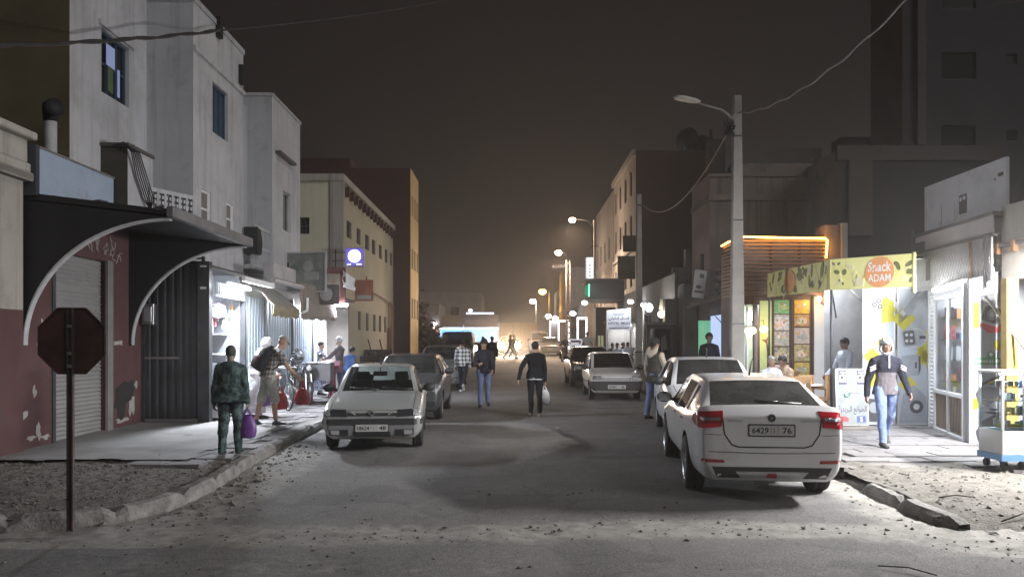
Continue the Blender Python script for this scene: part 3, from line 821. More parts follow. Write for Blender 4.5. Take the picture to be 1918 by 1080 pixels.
# long beige building
lw = [(d0 - 30, 6.02, d1 - 30, 6.70) for d0, d1 in ((30.9, 31.9), (32.9, 33.8), (34.8, 35.8), (36.5, 37.4), (38.4, 39.3), (40.2, 41.1), (41.9, 42.7))]
lo_ = [(d0 - 30, 2.35, d1 - 30, 3.15) for d0, d1 in ((33.2, 33.9), (35.0, 35.7), (36.8, 37.5), (38.4, 39.1), (40.0, 40.6))]
t, fc, fs = block('long_building', 'long beige two storey building with a row of small dark windows', 'L', -6.6, -16, 30, 43, 0, 8.05, beige_end, beige_wall, [(7.75, 6.0, 8.15, 6.65)], lw + lo_, winargs=dict(bars=(1, 1), depth=.16, bar_m=frame_dark))
mb = MB(); mb.b2(-16.1, -6.5, 29.9, 43.1, 8.05, 8.32, cream_wall); mb.b2(-7.05, -6.52, 29.93, 30.2, 0, 8.05, cream_wall)
for k in range(14): mb.b2(-6.6, -6.42, 30.5 + k * .9, 30.72 + k * .9, 7.55, 7.92, redbrown)
mb.build('cornice', t)
mb = MB()
mb.tube([(-6.5, 34.6, 4.75), (-6.5, 34.6, 4.2), (-6.5, 40.2, 4.0), (-6.5, 42.8, 3.8)], .03, rust, n=6)
for yy_ in (40.9, 41.6, 42.5): mb.tube([(-6.5, yy_, .2), (-6.5, yy_, 4.0)], .035, rust, n=6)
mb.build('pipe', t)
mb = MB(); mb.b2(-6.6, -6.55, 41.0, 42.0, .3, 2.6, rust); mb.build('door', t)
for k, (dd, zz, g) in enumerate(((43, 11.6, 0),)):
    ops = [(.5 + 1.15 * i, z0, 1.1 + 1.15 * i, z0 + 1.15) for i in range(3) for z0 in (3.2, 6.0, 9.0)]
    t, fc, fs = block('apartment_block', 'dark red end wall of a three storey block with street face tinted lamp yellow', 'L', -5.66, -17, 43.15, 46.8, 0, 11.55, redbrown, lamp_yellow_wall, (), ops, winargs=dict(bars=(1, 0)))
t, fc, fs = block('apartment_block', 'dark maroon upper storey rising behind the beige building roof', 'L', -9.8, -24, 46.9, 52, 0, 13.0, redbrown, redbrown)

# dark sheet-metal gate
def corr(mb, w, h, mt, pitch=.13, amp=.022, z=0, y0=0, x0=0):
    n = int(w / pitch); rows = []
    for y in (y0, y0 + h):
        r = []
        for k in range(n):
            b_ = x0 + w * k / n; p = w / n
            r += [(b_, y, z), (b_ + p * .35, y, z), (b_ + p * .45, y, z + amp), (b_ + p * .85, y, z + amp), (b_ + p * .95, y, z)]
        r.append((x0 + w, y, z)); rows.append(r)
    mb.loft(rows, mt, smooth=False, closed=False)
t = thing('sheet_gate', 'tall dark corrugated metal gate closing the gap beside the shutter', 'gate', (-6.9, 15.9, .1))
fg = frame((-7.58, 15.92, sw(16)), (1, 0, 0))
mb = MB(fg); corr(mb, 1.28, 3.25, corr_dark, pitch=.16, amp=.035, y0=.06); mb.build('panel', t)
mb = MB(fg)
for a in ((0, 0, .06, 3.4), (1.22, 0, 1.28, 3.4)): mb.rect(*a, .02, .06, dark_metal)
for a in ((.06, 0.02, 1.22, .07), (.06, 1.30, .75, 1.34), (.06, 3.33, 1.22, 3.38)): mb.rect(*a, .036, .062, steel)
mb.build('frame', t)
mb = MB(fg); mb.rect(.06, 2.0, .30, 2.42, .06, .2, steel); mb.rect(.10, 2.06, .26, 2.36, .2, .21, alu); tag(mb.build('meter_box', bevel=.01), 'grey electricity meter box on the left of the dark gate', 'box')
t = thing('stall_post', 'thick dark steel post between the gate and the lit stall', 'post', (-6.16, 15.95, sw(16)))
mb = MB(); mb.b2(-6.42, -6.18, 15.80, 15.97, sw(16), 3.42, dark_metal); mb.build('post', t)
mb = MB(); mb.b2(-6.36, -6.24, 15.78, 15.80, 3.30, 3.335, white_p); mb.b2(-6.36, -6.24, 15.78, 15.80, 2.85, 2.90, white_p); mb.build('reflector', t)

# lit stall
LP = []                                            # (every lit lamp is built beside what it lights)
def tube_lamp(label, p0, p1, power, col=COOL, strength=9, r=.022, direction=(0, 0, -1), group=None, fitting=True, width=.12, off=.05, spread=None, name='tube_lamp'):
    p0, p1 = Vector(p0), Vector(p1)
    t = thing(name, label, 'lamp', (p0 + p1) / 2, group=group)
    mb = MB(); mb.cyl(p0, p1, r, emi('tube_glow_%d' % strength, (.93, .97, 1.0), strength), n=8); mb.build('tube', t)
    d = Vector(direction).normalized()
    if fitting:
        u = (p1 - p0).normalized()
        mb = MB(); mb.tube([p0 - d * (r + .025) - u * .03, p1 - d * (r + .025) + u * .03], .022, white_p, n=6); mb.build('batten', t)
    L_ = (p1 - p0).length
    l = bpy.data.lights.new('bulb', 'AREA'); l.shape = 'RECTANGLE'; l.size = L_; l.size_y = width; l.energy = power; l.color = col
    if spread: l.spread = spread
    o = bpy.data.objects.new('bulb', l); COL.objects.link(o)
    z = -d; x = (p1 - p0).normalized(); y = z.cross(x).normalized(); x = y.cross(z)
    M = Matrix.Identity(4); c = (p0 + p1) / 2 + d * off
    for i in range(3): M[i][0], M[i][1], M[i][2], M[i][3] = x[i], y[i], z[i], c[i]
    o.parent = t; o.matrix_basis = wm(t).inverted() @ M
    return t
stall_white = mat('stall_panel', (.22, .235, .26), .7, var=.06)
t = thing('market_stall', 'bright white lit stall with shelves of goods beside the dark gate', 'stall', (-7.2, 16.9, sw(17)))
z0 = sw(17)
mb = MB(); mb.b2(-8.7, -8.6, 16.05, 17.8, z0, 3.3, stall_white); mb.b2(-8.6, -6.3, 16.03, 16.08, z0, 3.3, stall_white); mb.b2(-8.6, -6.25, 17.74, 17.80, z0, 3.3, stall_white); mb.b2(-8.7, -6.2, 16.03, 17.82, 3.3, 3.36, dark_metal); mb.build('wall', t)
mb = MB(); mb.b2(-8.58, -6.5, 16.1, 17.73, z0, z0 + .02, concrete); mb.build('floor', t)
mb = MB()
for zz in (.9, 1.35, 1.8, 2.25): mb.b2(-8.59, -8.2, 16.1, 17.7, z0 + zz, z0 + zz + .03, white_p); mb.b2(-8.2, -6.5, 17.42, 17.72, z0 + zz, z0 + zz + .03, white_p)
mb.build('shelf', t)
mb = MB(); mb.b2(-6.55, -6.15, 16.2, 17.6, z0 + .05, z0 + .86, white_p); mb.b2(-6.58, -6.12, 16.18, 17.62, z0 + .86, z0 + .9, alu)
mb.build('counter', t)
mb = MB(); mb.b2(-6.4, -6.14, 16.2, 17.6, z0 + .9, z0 + 1.2, glass('case_glass', (.92, .95, .96), .06)); mb.build('glass_top', t)
mb = MB(); corr(MB(), 1, 1, alu)
mb.T = frame((-6.15, 16.02, 2.72), (0, 1, 0)); corr(mb, 1.8, .30, stall_white, pitch=.1, amp=.02); mb.build('fascia', t)
mb = MB(); mb.T = Matrix.Identity(4)
mb.add([(-6.3, 16.0, 3.36), (-6.3, 17.9, 3.36), (-5.55, 17.9, 3.12), (-5.55, 16.0, 3.12), (-6.3, 16.0, 3.33), (-6.3, 17.9, 3.33), (-5.55, 17.9, 3.09), (-5.55, 16.0, 3.09)], [(0, 3, 2, 1), (4, 5, 6, 7), (0, 4, 7, 3), (3, 7, 6, 2), (2, 6, 5, 1)], mat('awning_sheet', (.50, .49, .47), .7))
for k in range(18): mb.box((-5.92, 16.05 + k * .105, 3.225), (.76, .03, .03), MATS['awning_sheet'], T=RY(.31))
mb.b2(-5.58, -5.50, 15.98, 17.92, 3.02, 3.13, white_p); mb.build('awning', t)
goods = [mat('goods_%d' % i, c, .6, var=.1) for i, c in enumerate([(.6, .25, .08), (.55, .5, .12), (.12, .25, .5), (.5, .5, .55), (.45, .08, .1), (.2, .35, .18), (.6, .6, .62)])]
rnn = random.Random(21)
gi = 0
for zz in (.93, 1.38, 1.83):
    y = 16.15
    while y < 17.35:
        w = rnn.uniform(.14, .30); h = rnn.uniform(.14, .36)
        mb = MB(); mm = rnn.choice(goods)
        mb.b2(-8.5, -8.24, y, y + w, z0 + zz, z0 + zz + h, mm); mb.b2(-8.238, -8.234, y + w * .15, y + w * .85, z0 + zz + h * .3, z0 + zz + h * .75, white_p)
        tag(mb.build('packet', bevel=.008), 'small coloured packet on the back shelves of the white lit stall', 'packet', 'packets on the stall shelves'); y += w + .05
mb = MB()
for k in range(7): mb.tube([(-6.35 - .1 * rnn.random(), 16.15 + rnn.random() * .1, 2.62 - .045 * k), (-6.3, 16.55, 2.60 - .05 * k), (-6.33, 16.95 + rnn.random() * .08, 2.63 - .045 * k)], .036, mat('lilac_cloth', (.55, .50, .62), .9), n=8)
for k in range(26):
    x, y = -6.35 - .35 * (k % 3), 16.2 + .056 * k; h = rnn.uniform(.18, .34); z1 = 2.62 - .12 * (k % 4); m2 = MB(); m2.box((x, y, z1 - h / 2), (.05, .07, h), rnn.choice(goods), taper=.7); m2.cyl((x, y, z1), (x, y, z1 + .12), .006, steel, n=4); tag(m2.build('hanging_packet'), 'small packet hanging from the ceiling of the white lit stall', 'packet', 'packets hanging in the lit stall')
tag(mb.build('folded_cloth'), 'roll of pale lilac cloth hanging at the top of the lit stall', 'cloth')
t = thing('radio', 'white boxed appliance standing on a crate inside the lit stall', 'appliance', (-6.9, 16.7, z0 + 1.75))
mb = MB(); mb.b2(-7.1, -6.75, 16.45, 16.95, z0 + 1.62, z0 + 1.86, white_p); mb.build('case', t, bevel=.02)
mb = MB(); mb.rect; mb.b2(-6.748, -6.744, 16.5, 16.72, z0 + 1.66, z0 + 1.82, dark_metal); mb.tube([(-6.9, 16.5, z0 + 1.86), (-6.9, 16.55, z0 + 1.95), (-6.9, 16.85, z0 + 1.95), (-6.9, 16.9, z0 + 1.86)], .012, white_p); mb.build('handle', t)
for k, (zz, c) in enumerate(((1.30, goods[0]), (1.02, goods[1]))):
    mb = MB()
    for i in range(4): mb.b2(-7.15, -6.7, 16.35, 17.05, z0 + zz + i * .075, z0 + zz + .05 + i * .075, c)
    mb.b2(-7.12, -6.73, 16.38, 17.02, z0 + zz, z0 + zz + .02, c)
    tag(mb.build('crate'), ['orange slatted crate in the lit stall, upper of two', 'yellow slatted crate in the lit stall, lower of two'][k], 'crate')
mb = MB(); mb.b2(-7.2, -6.65, 16.3, 17.1, z0, z0 + 1.02, stall_white); tag(mb.build('stall_cabinet', bevel=.01), 'white cabinet carrying two crates inside the lit stall', 'cabinet')
tube_lamp('bright white tube lamp under the stall awning beside the dark gate', (-5.95, 16.25, 2.98), (-5.95, 17.55, 2.98), 480, strength=40, r=.04, group=None, direction=(.7, 0, -1))
tube_lamp('white tube lamp on the ceiling inside the lit stall', (-7.4, 16.3, 3.22), (-7.4, 17.5, 3.22), 30, strength=30, r=.03)

# shuttered sheet-metal stalls with tattered awnings
t = thing('sheet_stall', 'row of closed blue grey corrugated stall shutters', 'stall', (-6.2, 20.9, sw(21)))
z0 = sw(21)
for (a, c, mt_) in ((17.9, 19.35, corr_blue), (19.5, 21.7, corr_blue), (21.85, 23.9, corr_blue)):
    mb = MB(frame((-6.2, a, z0 - .1), (0, 1, 0))); corr(mb, c - a, 2.75, mt_, pitch=.20, amp=.02); mb.build('shutter', t)
mb = MB()
for yy_ in (17.84, 19.42, 21.78, 23.95): mb = MB(); mb.b2(-6.24, -6.14, yy_ - .05, yy_ + .05, z0 - .1, 3.0, dark_metal); mb.build('post', t)
mb = MB(); mb.b2(-7.6, -6.25, 17.85, 23.95, 2.6, 3.2, taupe_wall); mb.b2(-7.6, -6.26, 17.85, 23.95, z0 - .1, 2.6, dark_wall); mb.build('box', t)
def cloth(name, label, p, mt, nx=14, ny=8, amp=.05, sag=.0, seed=0, cat='awning', scallop=0, th=.012):
    """A hanging cloth between four corners, creased, with real thickness."""
    a, b_, c, d = [Vector(q) for q in p]; n = (b_ - a).cross(d - a).normalized(); vs = []
    for j in range(ny + 1):
        v = j / ny
        for i in range(nx + 1):
            u = i / nx; q = (a * (1 - u) + b_ * u) * (1 - v) + (d * (1 - u) + c * u) * v
            q = q + n * (amp * noise.noise((u * 5 + seed, v * 3, seed)) + .3 * amp * math.sin(u * 30 + seed)) + Vector((0, 0, -sag * math.sin(PI * u) * (1 - v)))
            if scallop and j == 0: q = q + Vector((0, 0, -scallop * abs(math.sin(u * PI * 5))))
            vs.append(q)
    w = nx + 1; m_ = len(vs)
    fs = [(j * w + i, j * w + i + 1, (j + 1) * w + i + 1, (j + 1) * w + i) for j in range(ny) for i in range(nx)]
    vs2 = vs + [v - n * th for v in vs]; fs2 = fs + [tuple(k + m_ for k in f[::-1]) for f in fs]
    rim = [i for i in range(w)] + [j * w + nx for j in range(1, ny + 1)] + [ny * w + i for i in range(nx - 1, -1, -1)] + [j * w for j in range(ny - 1, 0, -1)]
    for k in range(len(rim)): x, y = rim[k], rim[(k + 1) % len(rim)]; fs2.append((y, x, x + m_, y + m_))
    mb = MB(); mb.add(vs2, fs2, mt, True); o = mb.build(name)
    return tag(o, label, cat) if label else o
aw1 = mat('awning_beige', (.15, .135, .12), .95, col2=(.21, .19, .17), scale=3, stretch=(1, 1, .2), bump=.3, bscale=20)
aw2 = mat('awning_brown', (.17, .145, .125), .95, col2=(.30, .24, .20), scale=5, stretch=(1, 6, .3), bump=.3, bscale=20)
aw3 = mat('awning_ochre', (.19, .155, .085), .95, col2=(.26, .215, .13), scale=3)
cloth('awning', 'beige fabric awning over the first closed blue stall', [(-5.5, 17.95, 2.62), (-5.5, 20.0, 2.62), (-6.15, 20.0, 3.2), (-6.15, 17.95, 3.2)], aw1, seed=1)
cloth('awning', 'ochre cloth valance with fringe hanging under the beige awning', [(-5.55, 17.9, 2.42), (-5.5, 20.0, 2.42), (-5.5, 20.0, 2.64), (-5.5, 17.9, 2.64)], aw3, seed=2, scallop=.06)
cloth('awning', 'brown striped awning cloth over the middle blue stalls', [(-5.45, 20.05, 2.42), (-5.35, 23.6, 2.5), (-5.5, 23.6, 3.36), (-5.5, 20.05, 3.36)], aw2, seed=3, amp=.09, scallop=.07)
mb = MB(); mb.cyl((-5.52, 17.9, 3.22), (-5.5, 20.3, 3.22), .06, alu); mb.cyl((-5.4, 20.0, 2.55), (-5.4, 20.4, 2.62), .035, white_p); mb.cyl((-5.4, 20.4, 2.62), (-5.4, 20.45, 2.95), .035, white_p); tag(mb.build('awning_roller'), 'pale metal awning roller with white crank elbow over the blue stalls', 'awning roller')
t = thing('box_sign', 'pale box sign lying along the top of the lit stall awning', 'sign', (-5.6, 18.6, 3.3))
mb = MB(); mb.b2(-5.75, -5.5, 17.9, 19.7, 3.28, 3.62, mat('sign_grey', (.34, .33, .34), .6, var=.2, scale=2)); mb.build('box', t, bevel=.01)
t = thing('shop_signboard', 'large weathered green grey signboard leaning above the blue stalls', 'sign', (-5.4, 22, 3.9))
mb = MB(); mb.T = frame((-6.3, 21.9, 3.25), (.97, -.25, 0)); gsign = mat('sign_green_grey', (.12, .13, .12), .8, col2=(.22, .23, .21), scale=2.5)
mb.rect(-.6, -.05, 1.15, 1.05, 0, .05, gsign); mb.build('board', t)
mb = MB(); mb.T = frame((-6.3, 21.9, 3.25), (.97, -.25, 0))
for a in ((-.6, -.07, 1.17, -.03), (-.6, 1.03, 1.17, 1.07), (1.13, -.03, 1.17, 1.03)): mb.rect(*a, .0, .07, alu)
mb.disc(.2, .62, .12, .05, .056, mat('sign_leaf', (.09, .12, .10), .8)); mb.disc(.62, .66, .16, .05, .056, mat('sign_pale', (.27, .28, .25), .8)); mb.rect(.5, .28, .95, .5, .05, .056, MATS['sign_pale'])
for k in range(5): mb.rect(-.4 + .09 * k, .5 + .05 * (k % 2), -.34 + .09 * k, .78, .05, .056, black_m)
mb.build('frame', t)
t = thing('fan_unit', 'square wall fan unit with round grille under the green signboard', 'fan', (-5.3, 22.3, 3.1))
mb = MB(); mb.T = frame((-5.55, 21.95, 2.85), (.97, -.25, 0)); mb.rect(0, 0, .62, .56, -.2, .0, dark_wall); mb.build('case', t, bevel=.01)
mb = MB(); mb.T = frame((-5.55, 21.95, 2.85), (.97, -.25, 0)); mb.disc(.31, .29, .19, 0, .012, MATS['sign_grey']); mb.build('grille', t)

# lit kiosk with red fascia
t = thing('kiosk', 'white lit kiosk doorway under a red and brown fascia', 'kiosk', (-6.1, 24.7, sw(24.7)))
z0 = sw(24.7)
mb = MB(); mb.b2(-8.2, -8.1, 24.0, 25.5, z0, 3.1, white_p); mb.b2(-8.1, -6.15, 23.98, 24.04, z0, 3.1, white_p); mb.b2(-8.1, -6.15, 25.44, 25.5, z0, 3.1, white_p); mb.b2(-8.2, -6.1, 23.98, 25.5, 3.1, 3.15, white_p)
mb.build('wall', t)
mb = MB(); mb.b2(-6.14, -5.35, 25.3, 25.42, z0, 3.0, taupe_wall); mb.build('side_wall', t)
mb = MB(); mb.b2(-6.13, -6.05, 24.0, 24.1, z0, 3.0, white_p); mb.b2(-6.13, -6.05, 25.2, 25.29, z0, 3.0, white_p); mb.build('door_frame', t)
mb = MB()
for zz in (1.0, 1.5, 2.0, 2.4): mb.b2(-8.08, -7.8, 24.1, 25.4, z0 + zz, z0 + zz + .03, alu)
mb.build('shelf', t)
redf = mat('red_fascia', (.10, .03, .032), .7, col2=(.15, .06, .06), scale=2); 
mb = MB(); mb.b2(-6.1, -5.98, 23.9, 25.5, 3.15, 4.15, redf); mb.b2(-6.1, -5.15, 23.9, 24.0, 3.02, 4.1, redf); mb.b2(-5.9, -5.30, 23.88, 23.9, 3.2, 3.9, aw2); mb.b2(-6.0, -5.15, 24.0, 25.4, 3.1, 3.16, dark_wall); mb.build('fascia', t)
mb = MB()
for k in range(9): mb.b2(-7.9, -7.85 + .06 * (k % 3), 24.15 + .14 * k, 24.25 + .14 * k, z0 + [1.03, 1.53, 2.03][k % 3], z0 + [1.03, 1.53, 2.03][k % 3] + .2, goods[k % 7])
mb.build('stock', t)
cloth('flap', 'loose white plastic sheet curling off the red kiosk fascia', [(-5.2, 23.85, 3.5), (-4.95, 24.3, 3.4), (-4.95, 24.3, 3.8), (-5.2, 23.85, 4.0)], white_p, seed=9, cat='sheet', amp=.08)
mb = MB(); mb.T = frame((-5.35, 26.4, 3.2), (1, 0, 0)); mb.rect(0, 0, .62, .72, 0, .05, mat('orange_board', (.24, .09, .055), .7, var=.2)); mb.rect(.08, .06, .55, .2, .05, .055, MATS['sign_pale']); tag(mb.build('orange_sign'), 'small orange board behind the white kiosk sheet', 'sign')
tube_lamp('dazzling white tube lamp under the red kiosk fascia', (-6.15, 23.75, 2.98), (-5.05, 23.75, 2.92), 460, strength=45, r=.045, direction=(.1, -.3, -1))
tube_lamp('white tube lamp on the ceiling inside the kiosk', (-7.2, 24.2, 3.05), (-7.2, 25.3, 3.05), 50, strength=25, r=.03)

# blue lit sign on a bracket
t = thing('lightbox_sign', 'square blue lit sign with large white disc on a wall bracket', 'sign', (-5.75, 28.2, 4.9))
fb = frame((-6.06, 28.2, 4.58), (1, 0, 0)); bl = emi('lit_blue', (.10, .085, .42), 1.15); lw_ = emi('lit_white', (.95, .95, 1.0), 2.2)
mb = MB(fb); mb.rect(0, 0, .64, .64, -.12, 0, bl); mb.build('face', t)
mb = MB(fb); mb.disc(.32, .36, .235, 0, .006, lw_, n=40); mb.text(arabic('فندق'), .12, .065, .08, .004, lw_, width=.15); mb.text('SNACK', .49, .065, .055, .004, lw_, width=.2); mb.build('emblem', t)
mb = MB(fb)
for a in ((-.02, -.02, .66, 0), (-.02, .64, .66, .66), (-.02, 0, 0, .64), (.64, 0, .66, .64)): mb.rect(*a, -.13, .02, mat('sign_rim', (.35, .35, .42), .4, .5))
mb.tube([(-.02, .5, -.06), (-.5, .5, -.06)], .015, dark_metal); mb.tube([(-.02, .2, -.06), (-.5, .2, -.06)], .015, dark_metal); mb.tube([(-.38, -.3, -.06), (-.38, .62, -.06)], .02, dark_metal)
mb.build('bracket', t)

# ================================================================== RIGHT SIDE
# phone-accessory shop
A, B_ = Vector((8.2, 15.2, 0)), Vector((7.55, 12.9, 0)); z0 = sw(14)
xd = (B_ - A).normalized(); ln = (B_ - A).length
fsf = frame((A.x, A.y, z0), xd)
t = thing('phone_shop', 'phone accessory shop with bright glass front and perforated metal fascia', 'shop', (7.9, 14, z0))
mb = MB(); mb.b2(11, 11.1, 12.8, 15.3, z0, 3.0, white_p); mb.b2(8.25, 11, 15.22, 15.3, z0, 3.0, white_p); mb.b2(7.85, 11, 12.78, 12.86, z0, 3.0, white_p); mb.b2(8.3, 11.1, 12.86, 15.2, 2.9, 2.96, white_p); mb.build('wall', t)
mb = MB(); mb.b2(7.8, 10.98, 12.86, 15.2, z0 - .02, z0 + .005, paver); mb.build('floor', t)
mb = MB()
for zz in (.5, .9, 1.3, 1.7, 2.1): mb.b2(8.4, 10.9, 14.9, 15.2, z0 + zz, z0 + zz + .02, glass('case_glass')); mb.b2(10.7, 10.98, 12.9, 15.2, z0 + zz + .1, z0 + zz + .12, glass('case_glass'))
mb.build('shelf', t)
rnn = random.Random(31); mb = MB()
for zz in (.52, .92, 1.32, 1.72, 2.12):
    x = 8.45
    while x < 10.8:
        w = rnn.uniform(.06, .16); mb.b2(x, x + w, 15.0, 15.12, z0 + zz, z0 + zz + rnn.uniform(.1, .28), rnn.choice(goods + [black_gloss, white_p])); x += w + rnn.uniform(.02, .1)
    y = 13
    while y < 14.9:
        w = rnn.uniform(.06, .16); mb.b2(10.75, 10.9, y, y + w, z0 + zz + .12, z0 + zz + .12 + rnn.uniform(.1, .28), rnn.choice(goods + [black_gloss, white_p])); y += w + rnn.uniform(.02, .1)
mb.build('stock', t)
mb = MB(fsf)                                         # white frame with perforated strip, glazed leaves, slatted kick panels
for a in ((0, 0, .06, 2.72), (.40, 0, .45, 2.72), (1.35, 0, 1.40, 2.5), (2.3, 0, ln, 2.72), (.45, 2.45, 2.3, 2.5), (.45, .72, 2.3, .78), (.45, 0, 2.3, .05), (.06, 2.66, 2.3, 2.72)): mb.rect(*a, -.03, .03, white_p)
for j in range(34):
    for i in range(5):
        mb.rrect(.095 + i * .068, .1 + j * .075, .046, .046, .01, -.008, .008, white_p, a=PI / 4)
mb.build('door_frame', t)
mb = MB(fsf); br = mat('brown_slat', (.20, .15, .12), .6)
for x0_ in (.47, 1.42):
    n = 9
    for k in range(n):
        x = x0_ + .85 * k / n; mb.prism([(x + .06, .08), (x + .098, .08), (x + .038, .70), (x, .70)], -.012, .004, br)
    mb.rect(x0_, .07, x0_ + .86, .71, -.02, -.013, white_p)
mb.build('kick_panel', t)
mb = MB(fsf); mb.quad((.45, .78, -.005), (1.35, .78, -.005), (1.35, 2.45, -.005), (.45, 2.45, -.005), glass('case_glass')); mb.quad((1.40, .78, -.005), (2.3, .78, -.005), (2.3, 2.45, -.005), (1.40, 2.45, -.005), glass('case_glass')); mb.build('door_pane', t)
perf = mat('perforated_sheet', (.33, .31, .32), .6, .3, var=.12, scale=1.5)
fo = frame((7.93, 15.3, 2.75), (-.17, -2.8, 0)); ln0, ln = ln, 2.72
mb = MB(fo); mb.rect(0, 0, ln + .1, .72, 0, .03, perf); mb.rect(.0, .78, ln + .1, 1.06, -.02, .0, perf); mb.b2; mb.rect(.0, .73, ln + .12, .77, -.1, .02, dark_wall)
for k in range(30):                                   # diamond mesh in relief
    x = (ln + .1) * k / 30
    mb.tube([(x, .02, .034), (min(ln + .1, x + .32), .70, .034)], .0035, steel, n=4); mb.tube([(min(ln + .1, x + .32), .02, .036), (x, .70, .036)], .0035, steel, n=4)
mb.rect(.62, .18, .78, .58, .04, .045, dark_wall); mb.rect(0, 1.06, ln + .12, 1.12, -.14, .02, dark_wall)
mb.build('fascia', t)
mb = MB(fo); mb.tube([(ln - .45, 0, .05), (ln - .5, .72, .06)], .018, rust, n=6); mb.tube([(ln - .02, -.1, .05), (ln - .1, .4, .06), (ln - .05, .7, .05)], .012, cable_m, n=6); mb.build('pipe', t); ln = ln0
mb = MB(); mb.b2(7.9, 11, 15.2, 15.32, 3.05, 4.0, dark_wall); mb.b2(7.9, 11.2, 12.8, 15.28, 3.06, 3.7, dark_wall); mb.build('roof', t)
tube_lamp('bright white tube lamp over the glass door of the phone shop', A + xd * 1.0 + Vector((-.16, 0, 2.72)), A + xd * (ln - .1) + Vector((-.16, 0, 2.70)), 175, strength=40, r=.04, direction=(-1, -.15, -.8), off=.06, width=.1)
tube_lamp('white ceiling tube inside the phone shop', (9.2, 13.2, 2.84), (9.2, 14.9, 2.84), 60, strength=30, r=.03)

# folding leaves with product posters
yel = mat('poster_yellow', (.40, .365, .012), .5, var=.03); pwhite = mat('poster_white', (.33, .36, .41), .5, var=.03)
pgrey = mat('poster_grey', (.23, .25, .28), .5, var=.15); pdark = mat('poster_charcoal', (.05, .05, .058), .45, var=.2); plgt = mat('poster_silver', (.42, .44, .47), .5, var=.1)
def diamond(mb, cx, cy, s, z, mt=yel, a=PI / 4): mb.rrect(cx, cy, s, s, s * .12, z, z + .002, mt, a=a)
t = thing('shop_shutter_leaf', 'folded shop door leaf with watch and plug posters left of the phone shop', 'door', (7.6, 15.4, sw(15)))
fl = frame((6.97, 15.38, sw(15) + .02), (1, -.06, 0))
for k, (x0, x1) in enumerate(((0.0, .63), (.67, 1.27))):
    mb = MB(fl); mb.rect(x0, 0, x1, 2.72, -.04, 0, alu); mb.build('frame', t)
    z = .002
    mb = MB(fl); mb.rect(x0 + .03, .03, x1 - .03, 2.69, .0, z, pwhite)
    if k == 0:
        for c in ((.25, 2.48, .16), (.52, 2.28, .2), (.18, 1.35, .26), (.4, 1.62, .2)): diamond(mb, *c, z)
        mb.prism([(.03, .55), (.32, .95), (.2, 1.12), (.03, 1.02)], z, z + .002, yel); mb.prism([(.03, 1.95), (.6, 2.05), (.6, 2.4), (.45, 2.55), (.03, 2.1)], z, z + .001, yel)
        mb.prism([(.03, 1.62), (.36, 2.02), (.36, 2.62), (.2, 2.66), (.03, 2.6)], z + .002, z + .003, pwhite)
        mb.prism([(.05, 1.6), (.33, 2.02), (.32, 2.06), (.04, 1.66)], z + .003, z + .006, plgt)
        for dx, dy in ((.30, 2.45), (.22, 2.38), (.33, 2.34)): mb.disc(dx, dy, .045, z + .003, z + .012, pdark); mb.disc(dx, dy, .022, z + .012, z + .014, plgt)
        mb.tube([(.05, 1.0, z), (.12, 1.2, z + .004), (.3, 1.25, z + .004), (.28, 1.12, z + .004), (.1, 1.05, z + .004)], .02, pgrey, n=6); mb.tube([(.03, .8, z), (.18, .93, z)], .025, pdark, n=6)
        mb.prism([(.05, .06), (.59, .06), (.59, .62), (.5, .66), (.3, .5), (.12, .52), (.05, .42)], z, z + .005, pdark); mb.disc(.22, .34, .11, z + .005, z + .009, pgrey)
    else:
        o = .67
        mb.prism([(o + .03, 1.98), (o + .42, 2.35), (o + .03, 2.65)], z, z + .002, pwhite); diamond(mb, o + .12, 2.1, .34, z)
        mb.prism([(o + .10, 2.26), (o + .22, 2.14), (o + .55, 2.52), (o + .55, 2.69), (o + .44, 2.69)], z + .002, z + .008, pgrey); mb.prism([(o + .04, 2.22), (o + .11, 2.14), (o + .2, 2.24), (o + .13, 2.32)], z + .002, z + .007, plgt)
        mb.text('TYPE', o + .46, 2.6, .05, z + .009, white_p, a=.8)
        mb.prism([(o + .57, 1.1), (o + .57, 1.9), (o + .38, 1.5)], z, z + .002, yel); diamond(mb, o + .47, 1.35, .24, z)
        mb.disc(o + .36, 1.72, .2, z + .002, z + .004, plgt); mb.disc(o + .37, 1.72, .16, z + .004, z + .005, pwhite); mb.rrect(o + .22, 1.72, .26, .34, .06, z + .005, z + .012, pgrey, a=.15); mb.rrect(o + .22, 1.72, .21, .28, .04, z + .012, z + .014, pdark, a=.15)
        for i in range(4): mb.disc(o + .17 + .09 * (i % 2), 1.66 + .12 * (i // 2), .03, z + .014, z + .016, plgt, n=10)
        mb.rect(o + .42, 1.7, o + .54, 1.76, z + .005, z + .009, pdark)
        mb.prism([(o + .07, .95), (o + .40, .98), (o + .44, 1.10), (o + .44, 1.36), (o + .38, 1.40), (o + .07, 1.36)], z, z + .008, pgrey); mb.prism([(o + .4, .98), (o + .44, 1.1), (o + .44, 1.36), (o + .40, 1.36)], z + .008, z + .01, pdark); mb.rect(o + .33, 1.12, o + .37, 1.24, z + .008, z + .010, pdark)
        diamond(mb, o + .2, .80, .26, z); mb.prism([(o + .04, .06), (o + .56, .06), (o + .56, .55), (o + .3, .80), (o + .1, .6)], z + .002, z + .006, pgrey); mb.disc(o + .36, .36, .13, z + .006, z + .01, pdark); mb.disc(o + .36, .36, .06, z + .01, z + .012, plgt)
    mb.build('poster', t)
mb = MB(fl)
for zz in (.4, 1.35, 2.3): mb.cyl((.65, zz, .0), (.65, zz + .14, .0), .02, steel, n=8)
mb.build('hinge', t)
t = thing('shop_shutter_leaf', 'folded shop door leaf with green label and headset posters beside the glass case', 'door', (8, 13, sw(13)))
fl = frame((7.50, 12.70, sw(13) + .0), (1, -.03, 0))
